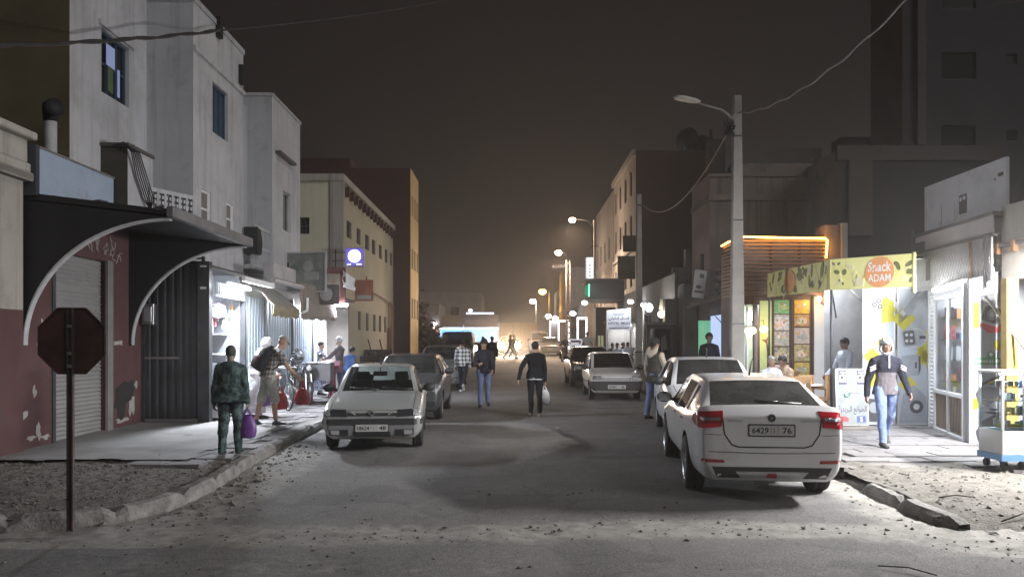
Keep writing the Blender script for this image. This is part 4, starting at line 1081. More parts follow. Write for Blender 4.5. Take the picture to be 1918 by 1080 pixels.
mb = MB(fl); mb.rect(0, -.02, .72, 2.55, -.06, 0, mat('leaf_grey', (.33, .33, .35), .6, var=.1)); mb.build('frame', t)
mb = MB(fl); mb.rect(.06, .02, .68, 2.34, 0, .002, pwhite); z = .002
mb.rect(.06, 1.9, .16, 2.32, z, z + .002, yel); mb.disc(.48, 1.62, .09, z, z + .002, yel); mb.prism([(.5, 1.2), (.67, 1.1), (.67, 1.35), (.55, 1.35)], z, z + .002, yel); mb.prism([(.06, .55), (.2, .62), (.12, .75), (.06, .75)], z, z + .002, yel)
mb.prism([(.16, 1.95), (.3, 1.82), (.55, 1.84), (.66, 1.95), (.66, 2.3), (.4, 2.1)], z, z + .003, mat('poster_red', (.45, .07, .07), .5)); mb.rrect(.36, 2.12, .36, .34, .07, z + .003, z + .009, plgt, a=-.3); mb.rrect(.36, 2.12, .28, .26, .05, z + .009, z + .012, pdark, a=-.3); mb.disc(.36, 2.12, .09, z + .012, z + .016, pgrey); mb.disc(.36, 2.12, .04, z + .016, z + .018, plgt)
pgr = mat('poster_green', (.10, .28, .15), .5); mb.rect(.08, 1.30, .62, 1.42, z, z + .003, pgr); mb.disc(.35, 1.45, .07, z, z + .003, pgr); mb.text('06-62-62 89 80', .35, 1.36, .05, z + .004, white_p, width=.46); mb.disc(.35, 1.47, .03, z + .003, z + .004, white_p)
for k, yo in enumerate((0.62, -.28)):
    pts = [(.10, .16), (.22, .34), (.42, .44), (.66, .46), (.66, .30), (.5, .2), (.42, .05), (.3, -.05), (.14, 0)]
    mb.prism([(x, y + yo + .05 + .28 * k) for x, y in pts], z, z + .012, pdark)
mb.prism([(.26, .98), (.62, 1.05), (.6, 1.12), (.3, 1.02)], z + .012, z + .014, yel)
mb.build('poster', t)
mb = MB(); mb.T = fl; mb.prism([(-.02, 2.38), (.9, 2.55), (.9, 2.86), (.25, 2.80), (.22, 2.75), (-.02, 2.70)], .0, .03, mat('valance_grey', (.26, .27, .29), .8, var=.1)); tag(mb.build('valance'), 'grey sheet metal valance over the leaf with the green label', 'valance')
mb = MB(); mb.cyl(W(1846, 556, 12.6), W(1925, 660, 11.6), .022, steel); tag(mb.build('strut'), 'thin silver awning strut slanting down in front of the right-hand poster leaf', 'strut')

# neighbouring shop at the right edge
t = thing('corner_shop', 'cream fronted shop at the right edge with yellow post', 'shop', (7.95, 10.5, sw(10)))
fsh = frame((7.92, 12.52, 0), (0, -1, 0))
mb = MB(); wall_rects(mb, fsh, 6.2, 3.95, [(0, .1, 4.6, 2.75)], cream_wall, depth=.15); mb.quad((7.92, 12.52, 3.95), (7.92, 6.5, 3.95), (12, 6.5, 3.95), (12, 12.52, 3.95), taupe_wall)
mb.b2(11.9, 12, 6.5, 12.7, 0, 3.95, stall_white); mb.b2(8.1, 11.9, 12.38, 12.5, 0, 3.9, stall_white); mb.b2(8.1, 11.9, 6.52, 6.6, 0, 3.9, stall_white); mb.b2(7.95, 12, 6.5, 12.7, 3.0, 3.1, stall_white); mb.build('wall', t)
mb = MB(); mb.b2(7.86, 7.92, 6.5, 12.72, 3.28, 3.34, dark_wall)
for k in range(14): mb.b2(7.84, 7.93, 12.6 - k * .42, 12.52 - k * .42, 3.18, 3.36, rust)
mb.build('rebar', t)
mb = MB(); mb.b2(7.64, 7.82, 11.95, 12.1, sw(12), 2.75, mat('yellow_post', (.34, .24, .06), .6, var=.2)); mb.build('post', t)
tube_lamp('white tube lamp above the opening of the shop at the right edge', (7.55, 11.2, 3.12), (7.55, 8.9, 3.12), 1350, strength=25, r=.04, col=(1, .98, .97), direction=(-.75, .30, -1), off=.06, width=.1)
mb = MB(); mb.T = frame((8.1, 15.2, 3.85), (0, -1, 0)); mb.rect(0, 0, 2.5, .95, -.06, 0, mat('weathered_white', (.52, .52, .54), .8, col2=(.60, .60, .62), scale=1.5, dirt=(.42, .42, .40)))
for a in ((.55, .1, .60, .5), (1.18, .22, 1.42, .56), (1.0, .1, 1.04, .5), (.52, .12, .62, .2), (2.2, .62, 2.24, .66), (2.3, .66, 2.44, .72)): mb.rect(*a, .0, .006, dark_wall if a[0] > 1.1 else MATS['weathered_white'])
for a in ((1.2, .45, 1.26, .52), (1.30, .46, 1.38, .53)): mb.rect(*a, .006, .008, white_p)
tag(mb.build('billboard'), 'tall blank white weathered board standing on the phone shop roof', 'billboard')

# glass display case on castors
t = thing('display_case', 'white glass display case of phone goods on castors with blue base', 'display case', (6.85, 10.4, sw(10.4)))
z0 = sw(10.4); x0, x1, y0, y1 = 6.46, 7.42, 10.2, 10.72
mb = MB(); mb.b2(x0, x1, y0, y1, z0 + .20, z0 + .52, white_p); mb.build('cabinet', t, bevel=.008)
mb = MB(); mb.b2(x0 - .015, x1 + .015, y0 - .015, y1 + .015, z0 + .12, z0 + .20, mat('case_blue', (.13, .27, .50), .5)); mb.build('base', t)
mb = MB()
for x in (x0 + .012, x0 + .30, x1 - .012):
    for y in (y0 + .012, y1 - .012): mb.b2(x - .014, x + .014, y - .014, y + .014, z0 + .52, z0 + 1.28, alu)
mb.b2(x0 - .01, x1 + .01, y0 - .01, y1 + .01, z0 + 1.28, z0 + 1.31, white_p); mb.build('frame', t)
mb = MB()
for p in ([(x0, y0, 0), (x1, y0, 0)], [(x0, y1, 0), (x0, y0, 0)], [(x1, y0, 0), (x1, y1, 0)]):
    a, c = Vector(p[0]), Vector(p[1]); mb.quad(a + Vector((0, 0, z0 + .52)), c + Vector((0, 0, z0 + .52)), c + Vector((0, 0, z0 + 1.28)), a + Vector((0, 0, z0 + 1.28)), glass('case_glass'))
mb.build('pane', t)
mb = MB()
for zz in (.55, .72, .90, 1.08): mb.b2(x0 + .03, x1 - .03, y0 + .05, y1 - .05, z0 + zz, z0 + zz + .012, glass('shelf_glass', (.75, .85, .85), .15))
mb.build('shelf', t)
rnn = random.Random(41); mb = MB()
for zz in (.565, .735, .915, 1.095):
    for k in range(16):
        x = rnn.uniform(x0 + .06, x1 - .1); y = rnn.uniform(y0 + .08, y1 - .12); w = rnn.uniform(.03, .10)
        mb.box((x, y, z0 + zz + .04), (w, rnn.uniform(.02, .06), rnn.uniform(.03, .11)), rnn.choice([white_p, white_p, black_gloss, alu, goods[1], goods[2], pdark]), T=RZ(rnn.uniform(-.5, .5)))
mb.b2(x0 + .05, x0 + .4, y0 + .06, y0 + .2, z0 + .565, z0 + .60, yel); mb.build('stock', t)
for x in (x0 + .07, x0 + .3, x1 - .07):
    for y in (y0 + .07, y1 - .07):
        mb = MB(); mb.cyl((x - .025, y, z0 + .05), (x + .025, y, z0 + .05), .05, rubber, n=12); mb.b2(x - .012, x + .012, y - .03, y + .03, z0 + .05, z0 + .12, dark_metal); mb.build('castor', t)
mb = MB(); mb.cyl((x0 + .15, 10.5, z0 + 1.26), (x1 - .1, 10.5, z0 + 1.26), .012, emi('tube_glow_12', (.93, .97, 1), 12), n=6); mb.build('light_strip', t)
lamp('AREA', ((x0 + x1) / 2, 10.5, z0 + 1.245), 45, COOL, t, (.8, .03), (0, 0, -1))

# snack bar with yellow fascia
snack_y = mat('fascia_yellow', (.62, .60, .22), .6, col2=(.70, .69, .32), scale=1.6); snack_d = mat('fascia_olive', (.13, .135, .055), .6, var=.3); snack_o = mat('fascia_orange', (.66, .30, .12), .6, var=.08); snack_c = mat('fascia_cream', (.60, .58, .36), .6, var=.12)
C_, Fa, Ri = Vector((6.29, 15.3, 2.80)), Vector((6.53, 19.8, 2.93)), Vector((7.23, 13.9, 2.76))
t = thing('snack_bar', 'snack bar with yellow illustrated fascia board over its terrace', 'snack bar', (7.2, 17, sw(17)))
ff = frame(C_, Ri - C_); lf = (Ri - C_).length
rnn = random.Random(8)
mb = MB(ff); mb.rect(0, 0, lf, .60, -.03, 0, snack_y)
for k in range(16):                                   # sandwiches and salad drawn on the board
    x = rnn.uniform(.05, .60); y = rnn.uniform(.08, .52); mb.disc(x, y, rnn.uniform(.03, .10), 0, .003 + .0006 * k, rnn.choice([snack_d, snack_c, snack_d, snack_y]), n=9, ry=rnn.uniform(.02, .05), a=rnn.uniform(0, 3))
for k in range(9): mb.prism([(.52 + .02 * k, .06), (.54 + .02 * k, .05), (.60 + .015 * k, .26 - .01 * k), (.585 + .015 * k, .27 - .01 * k)], .0, .014, snack_c)
mb.disc(1.02, .30, .285, 0, .010, snack_o, n=32)
for k in range(10):
    x = rnn.uniform(1.34, 1.62); y = rnn.uniform(.1, .5); mb.disc(x, y, rnn.uniform(.05, .10), 0, .003 + .0006 * k, rnn.choice([snack_d, snack_c]), n=9, ry=.04, a=rnn.uniform(0, 3))
mb.text('Snack', 1.02, .40, .19, .012, white_p, width=.46); mb.text('ADAM', 1.02, .19, .14, .012, white_p, width=.44)
mb.prism([(.55, .12), (.57, .10), (1.18, .545), (1.16, .56)], .011, .013, snack_o)
mb.build('front_fascia', t)
ffs = frame(Fa, C_ - Fa, (0, 0, 1)); ls = (C_ - Fa).length
mb = MB(ffs); mb.rect(0, 0, ls, .60, -.03, 0, snack_y)
for k in range(60):
    x = rnn.uniform(.1, ls - .1); y = rnn.uniform(.08, .52); mb.disc(x, y, rnn.uniform(.05, .22), 0, .003 + .0002 * k, rnn.choice([snack_d, snack_c, snack_y, snack_d]), n=9, ry=rnn.uniform(.03, .09), a=rnn.uniform(0, 3))
mb.disc(1.9, .3, .42, .0, .018, snack_o, n=24, ry=.26); mb.build('side_fascia', t)
mb = MB(); R3 = Vector((8.2, 15.1, 2.9)); R4 = Vector((8.3, 19.9, 3.0))
up = Vector((0, 0, .50)); mb.add([C_ + up, Ri + up, R3 + up, R4 + up, Fa + up], [(0, 1, 2, 3, 4)], white_p); mb.add([p + Vector((0, 0, .05)) + up for p in (C_, Ri, R3, R4, Fa)], [(0, 1, 2, 3, 4)], dark_wall); mb.build('roof', t)
mb = MB()
for p, q in ((C_ + Vector((.04, .04, .6)), None), (Fa + Vector((.05, 0, .6)), None)): mb = MB(); mb.tube([(p.x, p.y, sw(p.y)), (p.x, p.y, p.z)], .026, dark_metal, n=8); mb.build('post', t)
mb = MB(); mb.tube([C_ + Vector((.05, .05, 0)), Vector((6.95, 16.6, 2.3))], .016, dark_metal, n=6); mb.build('brace', t); mb = MB(); mb.tube([C_ + Vector((.3, -.2, 0)), Vector((7.5, 16.0, 2.35))], .016, steel, n=6)
mb.build('brace', t); mb = MB(); mb.tube([Ri + Vector((0, .02, .62)), Ri + Vector((0, .02, -.1))], .03, snack_y, n=6); mb.build('brace', t)
mb = MB(); wall_rects(mb, frame((7.1, 17.6, sw(17)), (1, 0, 0)), 1.3, 3.2, [], mat('kiosk_grey', (.34, .34, .36), .8, col2=(.46, .46, .48), scale=2)); mb.build('side_wall', t)
tube_lamp('white tube lamp under the snack bar roof near its front corner', (6.75, 15.5, 3.22), (7.4, 15.0, 3.22), 8, strength=30, r=.03)
tube_lamp('white tube lamp under the snack bar roof above the tables', (6.75, 17.0, 3.30), (6.85, 18.6, 3.30), 130, strength=30, r=.03)
# restaurant behind with picture wall, LED-edged slat box
t = thing('restaurant', 'restaurant with dark slatted sign box edged by a glowing amber light strip', 'restaurant', (7.1, 20.6, sw(20.5)))
z0 = sw(20.5); fr_ = frame((5.95, 20.6, z0), (1, 0, 0))
lime = mat('lime_panel', (.50, .56, .22), .6, var=.1)
mb = MB(); wall_rects(mb, fr_, 2.4, 2.85, [(.05, 0, .62, 2.6)], dark_wood, depth=.1); mb.b2(6.05, 8.4, 22.3, 22.4, z0, 4.4, pink_wall); mb.b2(8.3, 8.4, 20.7, 22.3, z0, 4.4, pink_wall); mb.b2(6.05, 6.12, 20.72, 22.3, z0, 4.4, pink_wall); mb.b2(6.05, 8.4, 20.62, 22.35, 4.3, 4.36, dark_wall); mb.build('wall', t)
mb = MB(fr_); mb.rect(.64, .05, .95, 2.7, 0, .02, lime); pk = mat('twig_red', (.30, .10, .06), .7)
mb.tube([(.85, .3, .03), (.86, 1.2, .03), (.83, 1.55, .03)], [.035, .03, .02], dark_wood, n=6)
for k in range(9): a = 1.9 + .35 * k; mb.tube([(.84, 1.5 + .03 * k, .03), (.84 + .14 * math.cos(a), 1.55 + .03 * k + .12 * math.sin(a), .03)], .012, pk, n=5)
mb.build('lime_panel', t)
food = [mat('food_%d' % i, c, .5, col2=c2, scale=12, lo=.4, hi=.6) for i, (c, c2) in enumerate([((.10, .32, .10), (.25, .45, .2)), ((.30, .28, .32), (.6, .58, .55)), ((.50, .48, .44), (.28, .25, .2)), ((.09, .12, .16), (.5, .45, .2)), ((.68, .66, .66), (.6, .3, .25)), ((.62, .36, .10), (.5, .4, .3)), ((.70, .42, .03), (.5, .25, .02)), ((.45, .33, .10), (.3, .08, .04)), ((.55, .48, .40), (.4, .3, .3)), ((.22, .17, .10), (.5, .42, .2)), ((.6, .45, .1), (.35, .25, .05)), ((.40, .42, .40), (.25, .26, .25))])]
for col_, (xa, xb) in enumerate(((1.02, 1.42), (1.56, 1.96))):
    mb = MB(fr_)
    hs = [2.36, 1.92, 1.50, 1.05, .52] if col_ == 0 else [2.36, 2.02, 1.56, 1.10, .70]
    tops = [2.72, 2.33, 1.89, 1.46, 1.0] if col_ == 0 else [2.72, 2.33, 1.98, 1.53, 1.06]
    for k in range(5):
        q = col_ * 6 + k; mb.rect(xa, hs[k], xb, tops[k], .0, .012, food[q])
        rnn2 = random.Random(q)
        if k: mb.disc((xa + xb) / 2, (hs[k] + tops[k]) / 2 - .02, .14, .012, .016, food[4] if q % 2 else food[11], n=16, ry=.09)
        for i in range(6): mb.disc((xa + xb) / 2 + rnn2.uniform(-.12, .12), (hs[k] + tops[k]) / 2 + rnn2.uniform(-.09, .09), rnn2.uniform(.02, .06), .016 + .001 * i, .020 + .001 * i, rnn2.choice(food), n=8, ry=.03, a=rnn2.uniform(0, 3))
    if col_ == 0: mb.text('Flo', 1.22, 2.55, .10, .014, snack_c)
    mb.build('menu_poster', t)
mb = MB(fr_); 
for x in (.97, 1.47, 2.02): mb.rect(x, .02, x + .045, 2.78, .0, .05, dark_wood)
mb.rect(2.08, 0, 2.4, 2.82, .002, .03, white_p); mb.build('pillar', t)
mb = MB(fr_); mb.rect(.05, 0, .10, 2.55, -.08, -.02, alu); mb.rect(.3, 0, .34, 2.55, -.08, -.02, alu); mb.rect(.10, 2.0, .6, 2.04, -.08, -.02, dark_metal); mb.build('door_frame', t)
mb = MB(fr_); mb.rect(.10, .02, .3, 2.5, -.06, -.05, glass('shelf_glass')); mb.text('Co', .2, 2.25, .16, -.045, white_p)
for k in range(5): mb.disc(.2, .5 + .36 * k, .06, -.049, -.046, white_p, n=10)
mb.build('door_pane', t)
mb = MB(); mb.b2(6.14, 6.9, 22.2, 22.28, z0, 3.0, mat('lime_wall', (.50, .58, .36), .8)); mb.build('partition', t)
# slat box
fb = frame((5.98, 20.25, 3.0), (1, 0, 0)); fbs = frame((5.96, 21.9, 3.0), (0, -1, 0))
slat = mat('slat_wood', (.10, .055, .035), .6, col2=(.16, .09, .06), scale=3, stretch=(1, 1, 6))
mb = MB(fb); nS = 15
for k in range(nS):
    y = .02 + 1.48 * k / nS; mb.rect(.02, y, 2.28, y + .058, -.05, 0, slat)
mb.T = fbs
for k in range(nS):
    y = .02 + 1.48 * k / nS; mb.rect(0, y, 1.62, y + .058, -.05, 0, slat)
mb.T = fb
for x in (0.06, .8, 1.55, 2.22): mb.rect(x, .0, x + .05, 1.5, -.12, -.05, dark_wood)
mb.build('slat_panel', t)
mb = MB(); mb.b2(6.1, 8.35, 20.45, 20.58, 3.05, 4.4, mat('backboard', (.34, .32, .31), .8)); mb.build('sign_backing', t)
amber = emi('amber_strip', (1.0, .44, .045), 20.0)
mb = MB(fb); mb.tube([(.0, 1.52, .04), (.02, 1.53, .04), (1.1, 1.505, .04), (2.20, 1.49, .04), (2.25, 1.44, .04), (2.22, .98, .04)], .024, amber, n=8); mb.T = fbs; mb.tube([(.05, 1.5, .04), (.85, 1.52, .04)], .024, amber, n=8)
mb.T = fb; mb.build('light_strip', t)
lamp('AREA', (7.1, 20.12, 4.56), 14, (1, .50, .10), t, (2.2, .06), (0, -.3, 1)); lamp('AREA', (7.1, 20.10, 4.50), 12, (1, .50, .10), t, (2.2, .06), (0, .25, -1))
mb = MB(); mb.b2(8.2, 8.75, 20.3, 20.9, 2.8, 4.85, pink_wall); mb.b2(8.62, 8.78, 20.25, 20.95, 2.8, 4.9, cream_wall); mb.build('parapet', t)
tube_lamp('white tube lamp on the restaurant ceiling behind its open door', (6.35, 21.1, 2.9), (6.35, 22.0, 2.9), 90, strength=25, r=.03)
t = thing('lantern', 'round warm lantern hanging by the lime panel of the restaurant', 'lamp', (6.62, 20.4, 2.15))
mb = MB(); mb.ell((6.62, 20.35, 2.12), .10, emi('warm_bulb', (1, .72, .40), 4)); mb.build('globe', t); mb = MB(); mb.tube([(6.62, 20.58, 2.35), (6.62, 20.35, 2.36), (6.62, 20.35, 2.2)], .01, dark_metal, n=5); mb.build('arm', t)
lamp('POINT', (6.62, 20.22, 2.12), 9, WARM, t, radius=.1)
t = copy_tree(t, label='warm lantern left of the lime panel above the restaurant door'); t.location = (6.38, 20.6, 2.12)
t = thing('bulb_lamp', 'small amber bulb under the end of the snack bar side fascia', 'lamp', (8.05, 20.3, 2.8))
mb = MB(); mb.ell((8.05, 20.3, 2.92), .07, emi('amber_bulb', (1, .6, .2), 22)); mb.build('globe', t); mb = MB(); mb.cyl((8.05, 20.3, 2.98), (8.05, 20.3, 3.15), .02, dark_metal); mb.build('holder', t)
lamp('POINT', (8.02, 20.15, 2.9), 14, WARM, t, radius=.07)

# ================================================================== RIGHT-HAND BUILDINGS AND THE FAR STREET
def rooftop(t, pts, mt=dark_wall):
    mb = MB()
    for x0, x1, y0, y1, z0, z1 in pts: mb.b2(x0, x1, y0, y1, z0, z1, mt)
    mb.build('parapet', t)
t, fc, fs = block('flat_block', 'dark two storey house with pinkish street face behind the concrete lamp post', 'R', 6.65, 11.7, 26, 28.6, 0, 7.35, block_wall, pink_wall, (), [(1.3, 3.4, 1.75, 4.9)], winargs=dict(pm=mat('pink_shutter', (.20, .13, .12), .7)))
rooftop(t, [(6.6, 11.7, 25.93, 28.6, 6.55, 6.75), (6.62, 11.7, 25.95, 28.62, 7.35, 7.45), (7.6, 10.2, 26.0, 26.2, 7.45, 7.8)], taupe_wall)
mb = MB(); rnn = random.Random(2)
for k in range(16): mb.box((rnn.uniform(7.2, 10.4), 26.4, 7.5 + rnn.uniform(0, .25)), (rnn.uniform(.2, .8), .3, rnn.uniform(.05, .25)), darker_wall, T=RY(rnn.uniform(-.4, .4)))
mb.tube([(10.0, 26.3, 7.6), (10.3, 26.3, 7.95), (10.6, 26.3, 7.7), (10.7, 26.3, 7.45)], .12, black_m); o = mb.build('roof_junk'); tag(o, 'heap of dark scrap along the roof edge of the flat block', 'scrap'); o['kind'] = 'stuff'
mb = MB(); mb.b2(6.72, 7.25, 26.3, 26.9, 7.4, 8.7, black_m); mb.cyl((6.85, 26.6, 8.7), (6.85, 26.6, 9.1), .06, black_m); tag(mb.build('water_tank', bevel=.03), 'black water tank on the flat roof behind the lamp post', 'tank')
def dish(label, loc, r, az, tilt):
    t = thing('satellite_dish', label, 'satellite dish', loc)
    M = T3(*loc) @ RZ(az) @ RX(tilt)
    mb = MB(M); mb.lathe([(r * math.sin(.9 * k / 6), -r * .55 * (1 - math.cos(1.5 * k / 6))) for k in range(7)][::-1], dark_metal, n=18); mb.lathe([(r * math.sin(.9 * k / 6), -r * .55 * (1 - math.cos(1.5 * k / 6)) - .02) for k in range(7)], dark_metal, n=18); mb.build('reflector', t)
    mb = MB(); mb.cyl((loc[0], loc[1], loc[2] - .7), loc, .035, dark_metal); mb.build('mast', t)
    mb = MB(M); mb.tube([(0, -r * .7, -.2), (0, 0, r * .8)], .015, dark_metal); mb.build('feed_arm', t)
dish('larger dark satellite dish on the dark red building roof', (10.0, 45.4, 13.8), .95, .4, -1.1)
dish('smaller satellite dish on the dark red roof beside the black tank', (11.2, 45.4, 13.6), .7, -.5, -1.0)
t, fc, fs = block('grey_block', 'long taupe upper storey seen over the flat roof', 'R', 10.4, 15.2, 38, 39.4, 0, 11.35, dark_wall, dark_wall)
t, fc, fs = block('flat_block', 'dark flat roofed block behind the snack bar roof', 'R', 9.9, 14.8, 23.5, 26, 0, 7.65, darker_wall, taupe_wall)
rooftop(t, [(9.85, 14.8, 23.45, 23.6, 7.3, 7.75), (10.2, 10.9, 23.4, 23.5, 5, 7.3)], dark_wall)
mb = MB()
for k in range(14): mb.box((rnn.uniform(10.5, 14.4), 23.9, 7.75 + rnn.uniform(0, .08)), (rnn.uniform(.2, .9), .25, rnn.uniform(.04, .14)), darker_wall, T=RY(rnn.uniform(-.2, .2)))
o = mb.build('roof_junk'); tag(o, 'low rubble line on the dark flat roof right of the annex', 'scrap'); o['kind'] = 'stuff'
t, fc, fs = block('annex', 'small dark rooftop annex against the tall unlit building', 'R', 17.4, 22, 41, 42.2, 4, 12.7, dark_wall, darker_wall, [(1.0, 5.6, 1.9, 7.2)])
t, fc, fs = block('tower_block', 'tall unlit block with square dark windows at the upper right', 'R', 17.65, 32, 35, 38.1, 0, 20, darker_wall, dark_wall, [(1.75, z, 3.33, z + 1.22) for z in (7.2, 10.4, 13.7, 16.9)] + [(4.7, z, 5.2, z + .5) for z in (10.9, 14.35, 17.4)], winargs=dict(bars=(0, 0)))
mb = MB(); mb.b2(18.25, 18.62, 34.8, 35, 0, 20, dark_wall); mb.build('pilaster', t)
ops = [(.6 + 2.3 * i, z, 1.4 + 2.3 * i, z + 1.5) for i in range(4) for z in (5.2, 8.0, 10.7)]
t, fc, fs = block('apartment_block', 'dark red gable of a four storey block with cream windowed street face', 'R', 7.2, 16, 45, 54.7, 0, 13.0, redbrown, cream_wall, (), ops, winargs=dict(bars=(1, 0)))
mb = MB(); mb.b2(7.02, 7.25, 45.1, 54.7, 12.75, 13.1, cream_wall); mb.b2(7.1, 7.2, 45.1, 54.7, 7.3, 7.45, cream_wall); mb.build('cornice', t)
ops = [(.8 + 2.6 * i, z, 1.6 + 2.6 * i, z + 1.6) for i in range(4) for z in (4.8, 8.0)]
t, fc, fs = block('apartment_block', 'cream block with plain parapet next beyond the dark red gable', 'R', 7.15, 16, 54.75, 66, 0, 12.6, cream_wall, cream_wall, (), ops, winargs=dict(bars=(1, 0)))
# low shop row beneath them
t, fc, fs = block('shop_row', 'low stained shop row with dark doorway between the hotel sign and the flat block', 'R', 6.1, 12, 29, 44.9, 0, 4.4, taupe_wall, taupe_wall, [(.12, .3, .75, 2.6)], [(1.2, .3, 2.4, 2.8), (4, .3, 6, 3.1), (9, .3, 11, 3.1), (12.5, .3, 13.6, 2.8)], winargs=dict(bars=(1, 1), fm=dark_metal))
rooftop(t, [(6.0, 12, 28.92, 29.1, 4.4, 4.6), (6.5, 6.9, 29, 29.3, 4.6, 5.3)], taupe_wall)
ops = [(1 + 2.6 * i, .3, 2.9 + 2.6 * i, 3.2) for i in range(9)]
t, fc, fs = block('shop_row', 'farther dim shop row with lit doorways under the street lamps', 'R', 6.3, 12, 66.2, 92, .5, 5.4, taupe_wall, taupe_wall, (), ops, winargs=dict(bars=(1, 1)))
for i in range(4): block('far_house', ['hazy tall house just past the far shop row', 'hazy lower house second past the far shop row', 'hazy narrow house third past the far shop row', 'last hazy house on the right of the street end'][i], 'R', 6.4 + .3 * i, 14, 92.5 + 12 * i, 104 + 12 * i, 1, [11, 8.5, 10, 7.5][i], cream_wall, cream_wall, (), [(1 + 2.5 * j, 3.5, 2 + 2.5 * j, 5) for j in range(4)])
# leaning posters and boards
mb = MB(frame(W(1296, 556, 25.6), (1, 0, -.12), (.10, 0, 1))); mb.rect(0, 0, .40, .92, -.03, 0, MATS['weathered_white']); mb.disc(.18, .36, .10, 0, .004, taupe_wall, n=9, ry=.07); mb.rect(.06, .16, .36, .24, 0, .004, taupe_wall); mb.rect(.18, .66, .32, .80, 0, .004, taupe_wall); tag(mb.build('wall_poster'), 'tilted pale printed board hanging on the pinkish house corner', 'board')
mb = MB(frame(W(1264, 544, 28.6), (1, 0, 0))); mb.rect(0, 0, .25, .34, -.03, 0, taupe_wall); tag(mb.build('small_board'), 'small square board on the low shop row roof', 'board')
# lit sign boxes and canopy further up
t = thing('vertical_sign', 'tall narrow white lit sign on a mast above the dark canopy', 'sign', (4.6, 46, 6.2))
mb = MB(frame(W(1098, 523, 46), (1, 0, 0))); mb.rect(0, 0, .42, 1.30, -.18, 0, emi('lit_vertical', (.80, .90, 1.0), 1.6)); mb.rect(.0, 0, .03, 1.3, 0, .01, blue_paint); mb.build('face', t)
mb = MB(frame(W(1098, 523, 46), (1, 0, 0)))
for k in range(4): mb.rect(.17, .18 + .2 * k, .27, .28 + .2 * k, 0, .01, blue_paint)
mb.build('lettering', t)
mb = MB(); p = W(1110, 565, 46.2); q = W(1110, 428, 46.2); mb.cyl(p, q, .05, dark_metal); mb.tube([W(1104, 461, 46.2), W(1120, 461, 46.2)], .03, dark_metal); mb.tube([W(1106, 466, 46.2), W(1112, 450, 46.2), W(1116, 466, 46.2)], .02, dark_metal); mb.build('mast', t)
t = thing('street_canopy', 'dark boxed canopy with green lit edge projecting over the pavement', 'canopy', (5, 43, 4.2))
mb = MB(); a, c = W(1102, 560, 42), W(1166, 524, 42); mb.b2(a.x, 6.1, 42, 44.6, a.z, c.z, dark_wall); mb.b2(a.x - .12, 6.1, 41.95, 44.6, c.z, c.z + .08, taupe_wall); mb.b2(a.x - .05, 6.1, 41.96, 44.6, a.z - .08, a.z, taupe_wall); mb.build('box', t)
mb = MB(); g = emi('green_neon', (.15, 1.0, .45), 3); p = W(1103, 555, 41.9); mb.tube([p, W(1103.5, 532, 41.9)], .03, g); mb.b2(p.x - .25, p.x - .03, 41.98, 42.02, p.z, p.z + .6, mat('green_panel', (.05, .2, .09), .5)); mb.build('light_edge', t)
for (px0, py0, px1, py1, d, mt_, lab) in ((1157, 522, 1187, 479, 44.5, 'sign_green_grey', 'blank pale green board projecting from the cream street face, lower of two'), (1167, 471, 1188, 441, 44.6, None, 'dark square board projecting from the cream street face, upper of two')):
    a, c = W(px0, py0, d), W(px1, py1, d); mb = MB(); mb.b2(a.x, 7.15 if px1 > 1187 else c.x + .1, d, d + .12, a.z, c.z, mat('board_green', (.22, .24, .20), .8) if mt_ else dark_wall); tag(mb.build('projecting_board', bevel=.02), lab, 'board')
t = thing('hotel_sign', 'white lit hotel sign board over the street café', 'sign', (5, 36, 2.9))
fh = frame(W(1137, 617, 36), (1, 0, .02)); mb = MB(fh); mb.prism([(0, 0), (1.12, 0), (1.12, .97), (0, .90)], -.06, 0, emi('lit_sign', (.74, .76, .88), .30)); mb.build('board', t)
ink = mat('sign_ink', (.06, .05, .10), .6); mb = MB(fh)
mb.text('HÔTEL IMLILI', .56, .30, .13, .006, ink, width=.98); mb.text(arabic('فندق إمليلي'), .56, .50, .19, .006, ink, width=.96); mb.text(arabic('بيت'), .56, .17, .06, .006, mat('ink_soft', (.25, .25, .32), .6), width=.5); mb.rect(.10, .04, 1.02, .085, 0, .006, MATS['ink_soft']); mb.tube([(.34, .82, .01), (.34, .70, .01), (.78, .70, .01), (.80, .76, .01)], .016, ink, n=5)
mb.build('lettering', t)
mb = MB()
for x in (.02, 1.1): p = fh @ Vector((x, 0, -.03)); mb = MB(); mb.cyl((p.x, p.y, sw(36)), (p.x, p.y, p.z), .03, white_p); mb.build('post', t)
lamp('AREA', W(1160, 572, 35.6), 5, COOL, t, (1, .1), (0, .6, -1))
# café under it
mb = MB(); mb.b2(4.65, 6.0, 38.2, 38.3, sw(38), 3.2, cream_wall); mb.b2(4.5, 6.05, 37.0, 38.3, 2.75, 2.82, taupe_wall); mb.b2(5.95, 6.08, 36.9, 38.3, sw(38), 3, cream_wall); o = tag(mb.build('cafe_wall'), 'warm lit cream wall behind the café guests under the hotel sign', 'wall')
tube_lamp('white tube lamp under the street café roof', (4.8, 37.6, 2.65), (5.8, 37.6, 2.65), 22, strength=22, r=.03)
mb = MB(frame(W(1170, 652, 36.8), (1, 0, 0))); mb.rect(.0, -.3, .5, .05, -.03, 0, white_p); tag(mb.build('cafe_barrier', bevel=.01), 'low white panel in front of the seated café guests', 'panel')
t, fc, fs = block('arched_shop', 'dark shop front with pale arched doorway beside the café', 'R', 4.9, 6.05, 45.2, 47, 0, 3.9, dark_wall, taupe_wall, [(.08, .95, .5, 2.3)], winargs=dict(pm=emi('dim_yellow', (.50, .52, .32), .35)))
mb = MB(); fa = frame((5.05, 44.9, gz(45)), (1, 0, 0)); mb.T = fa
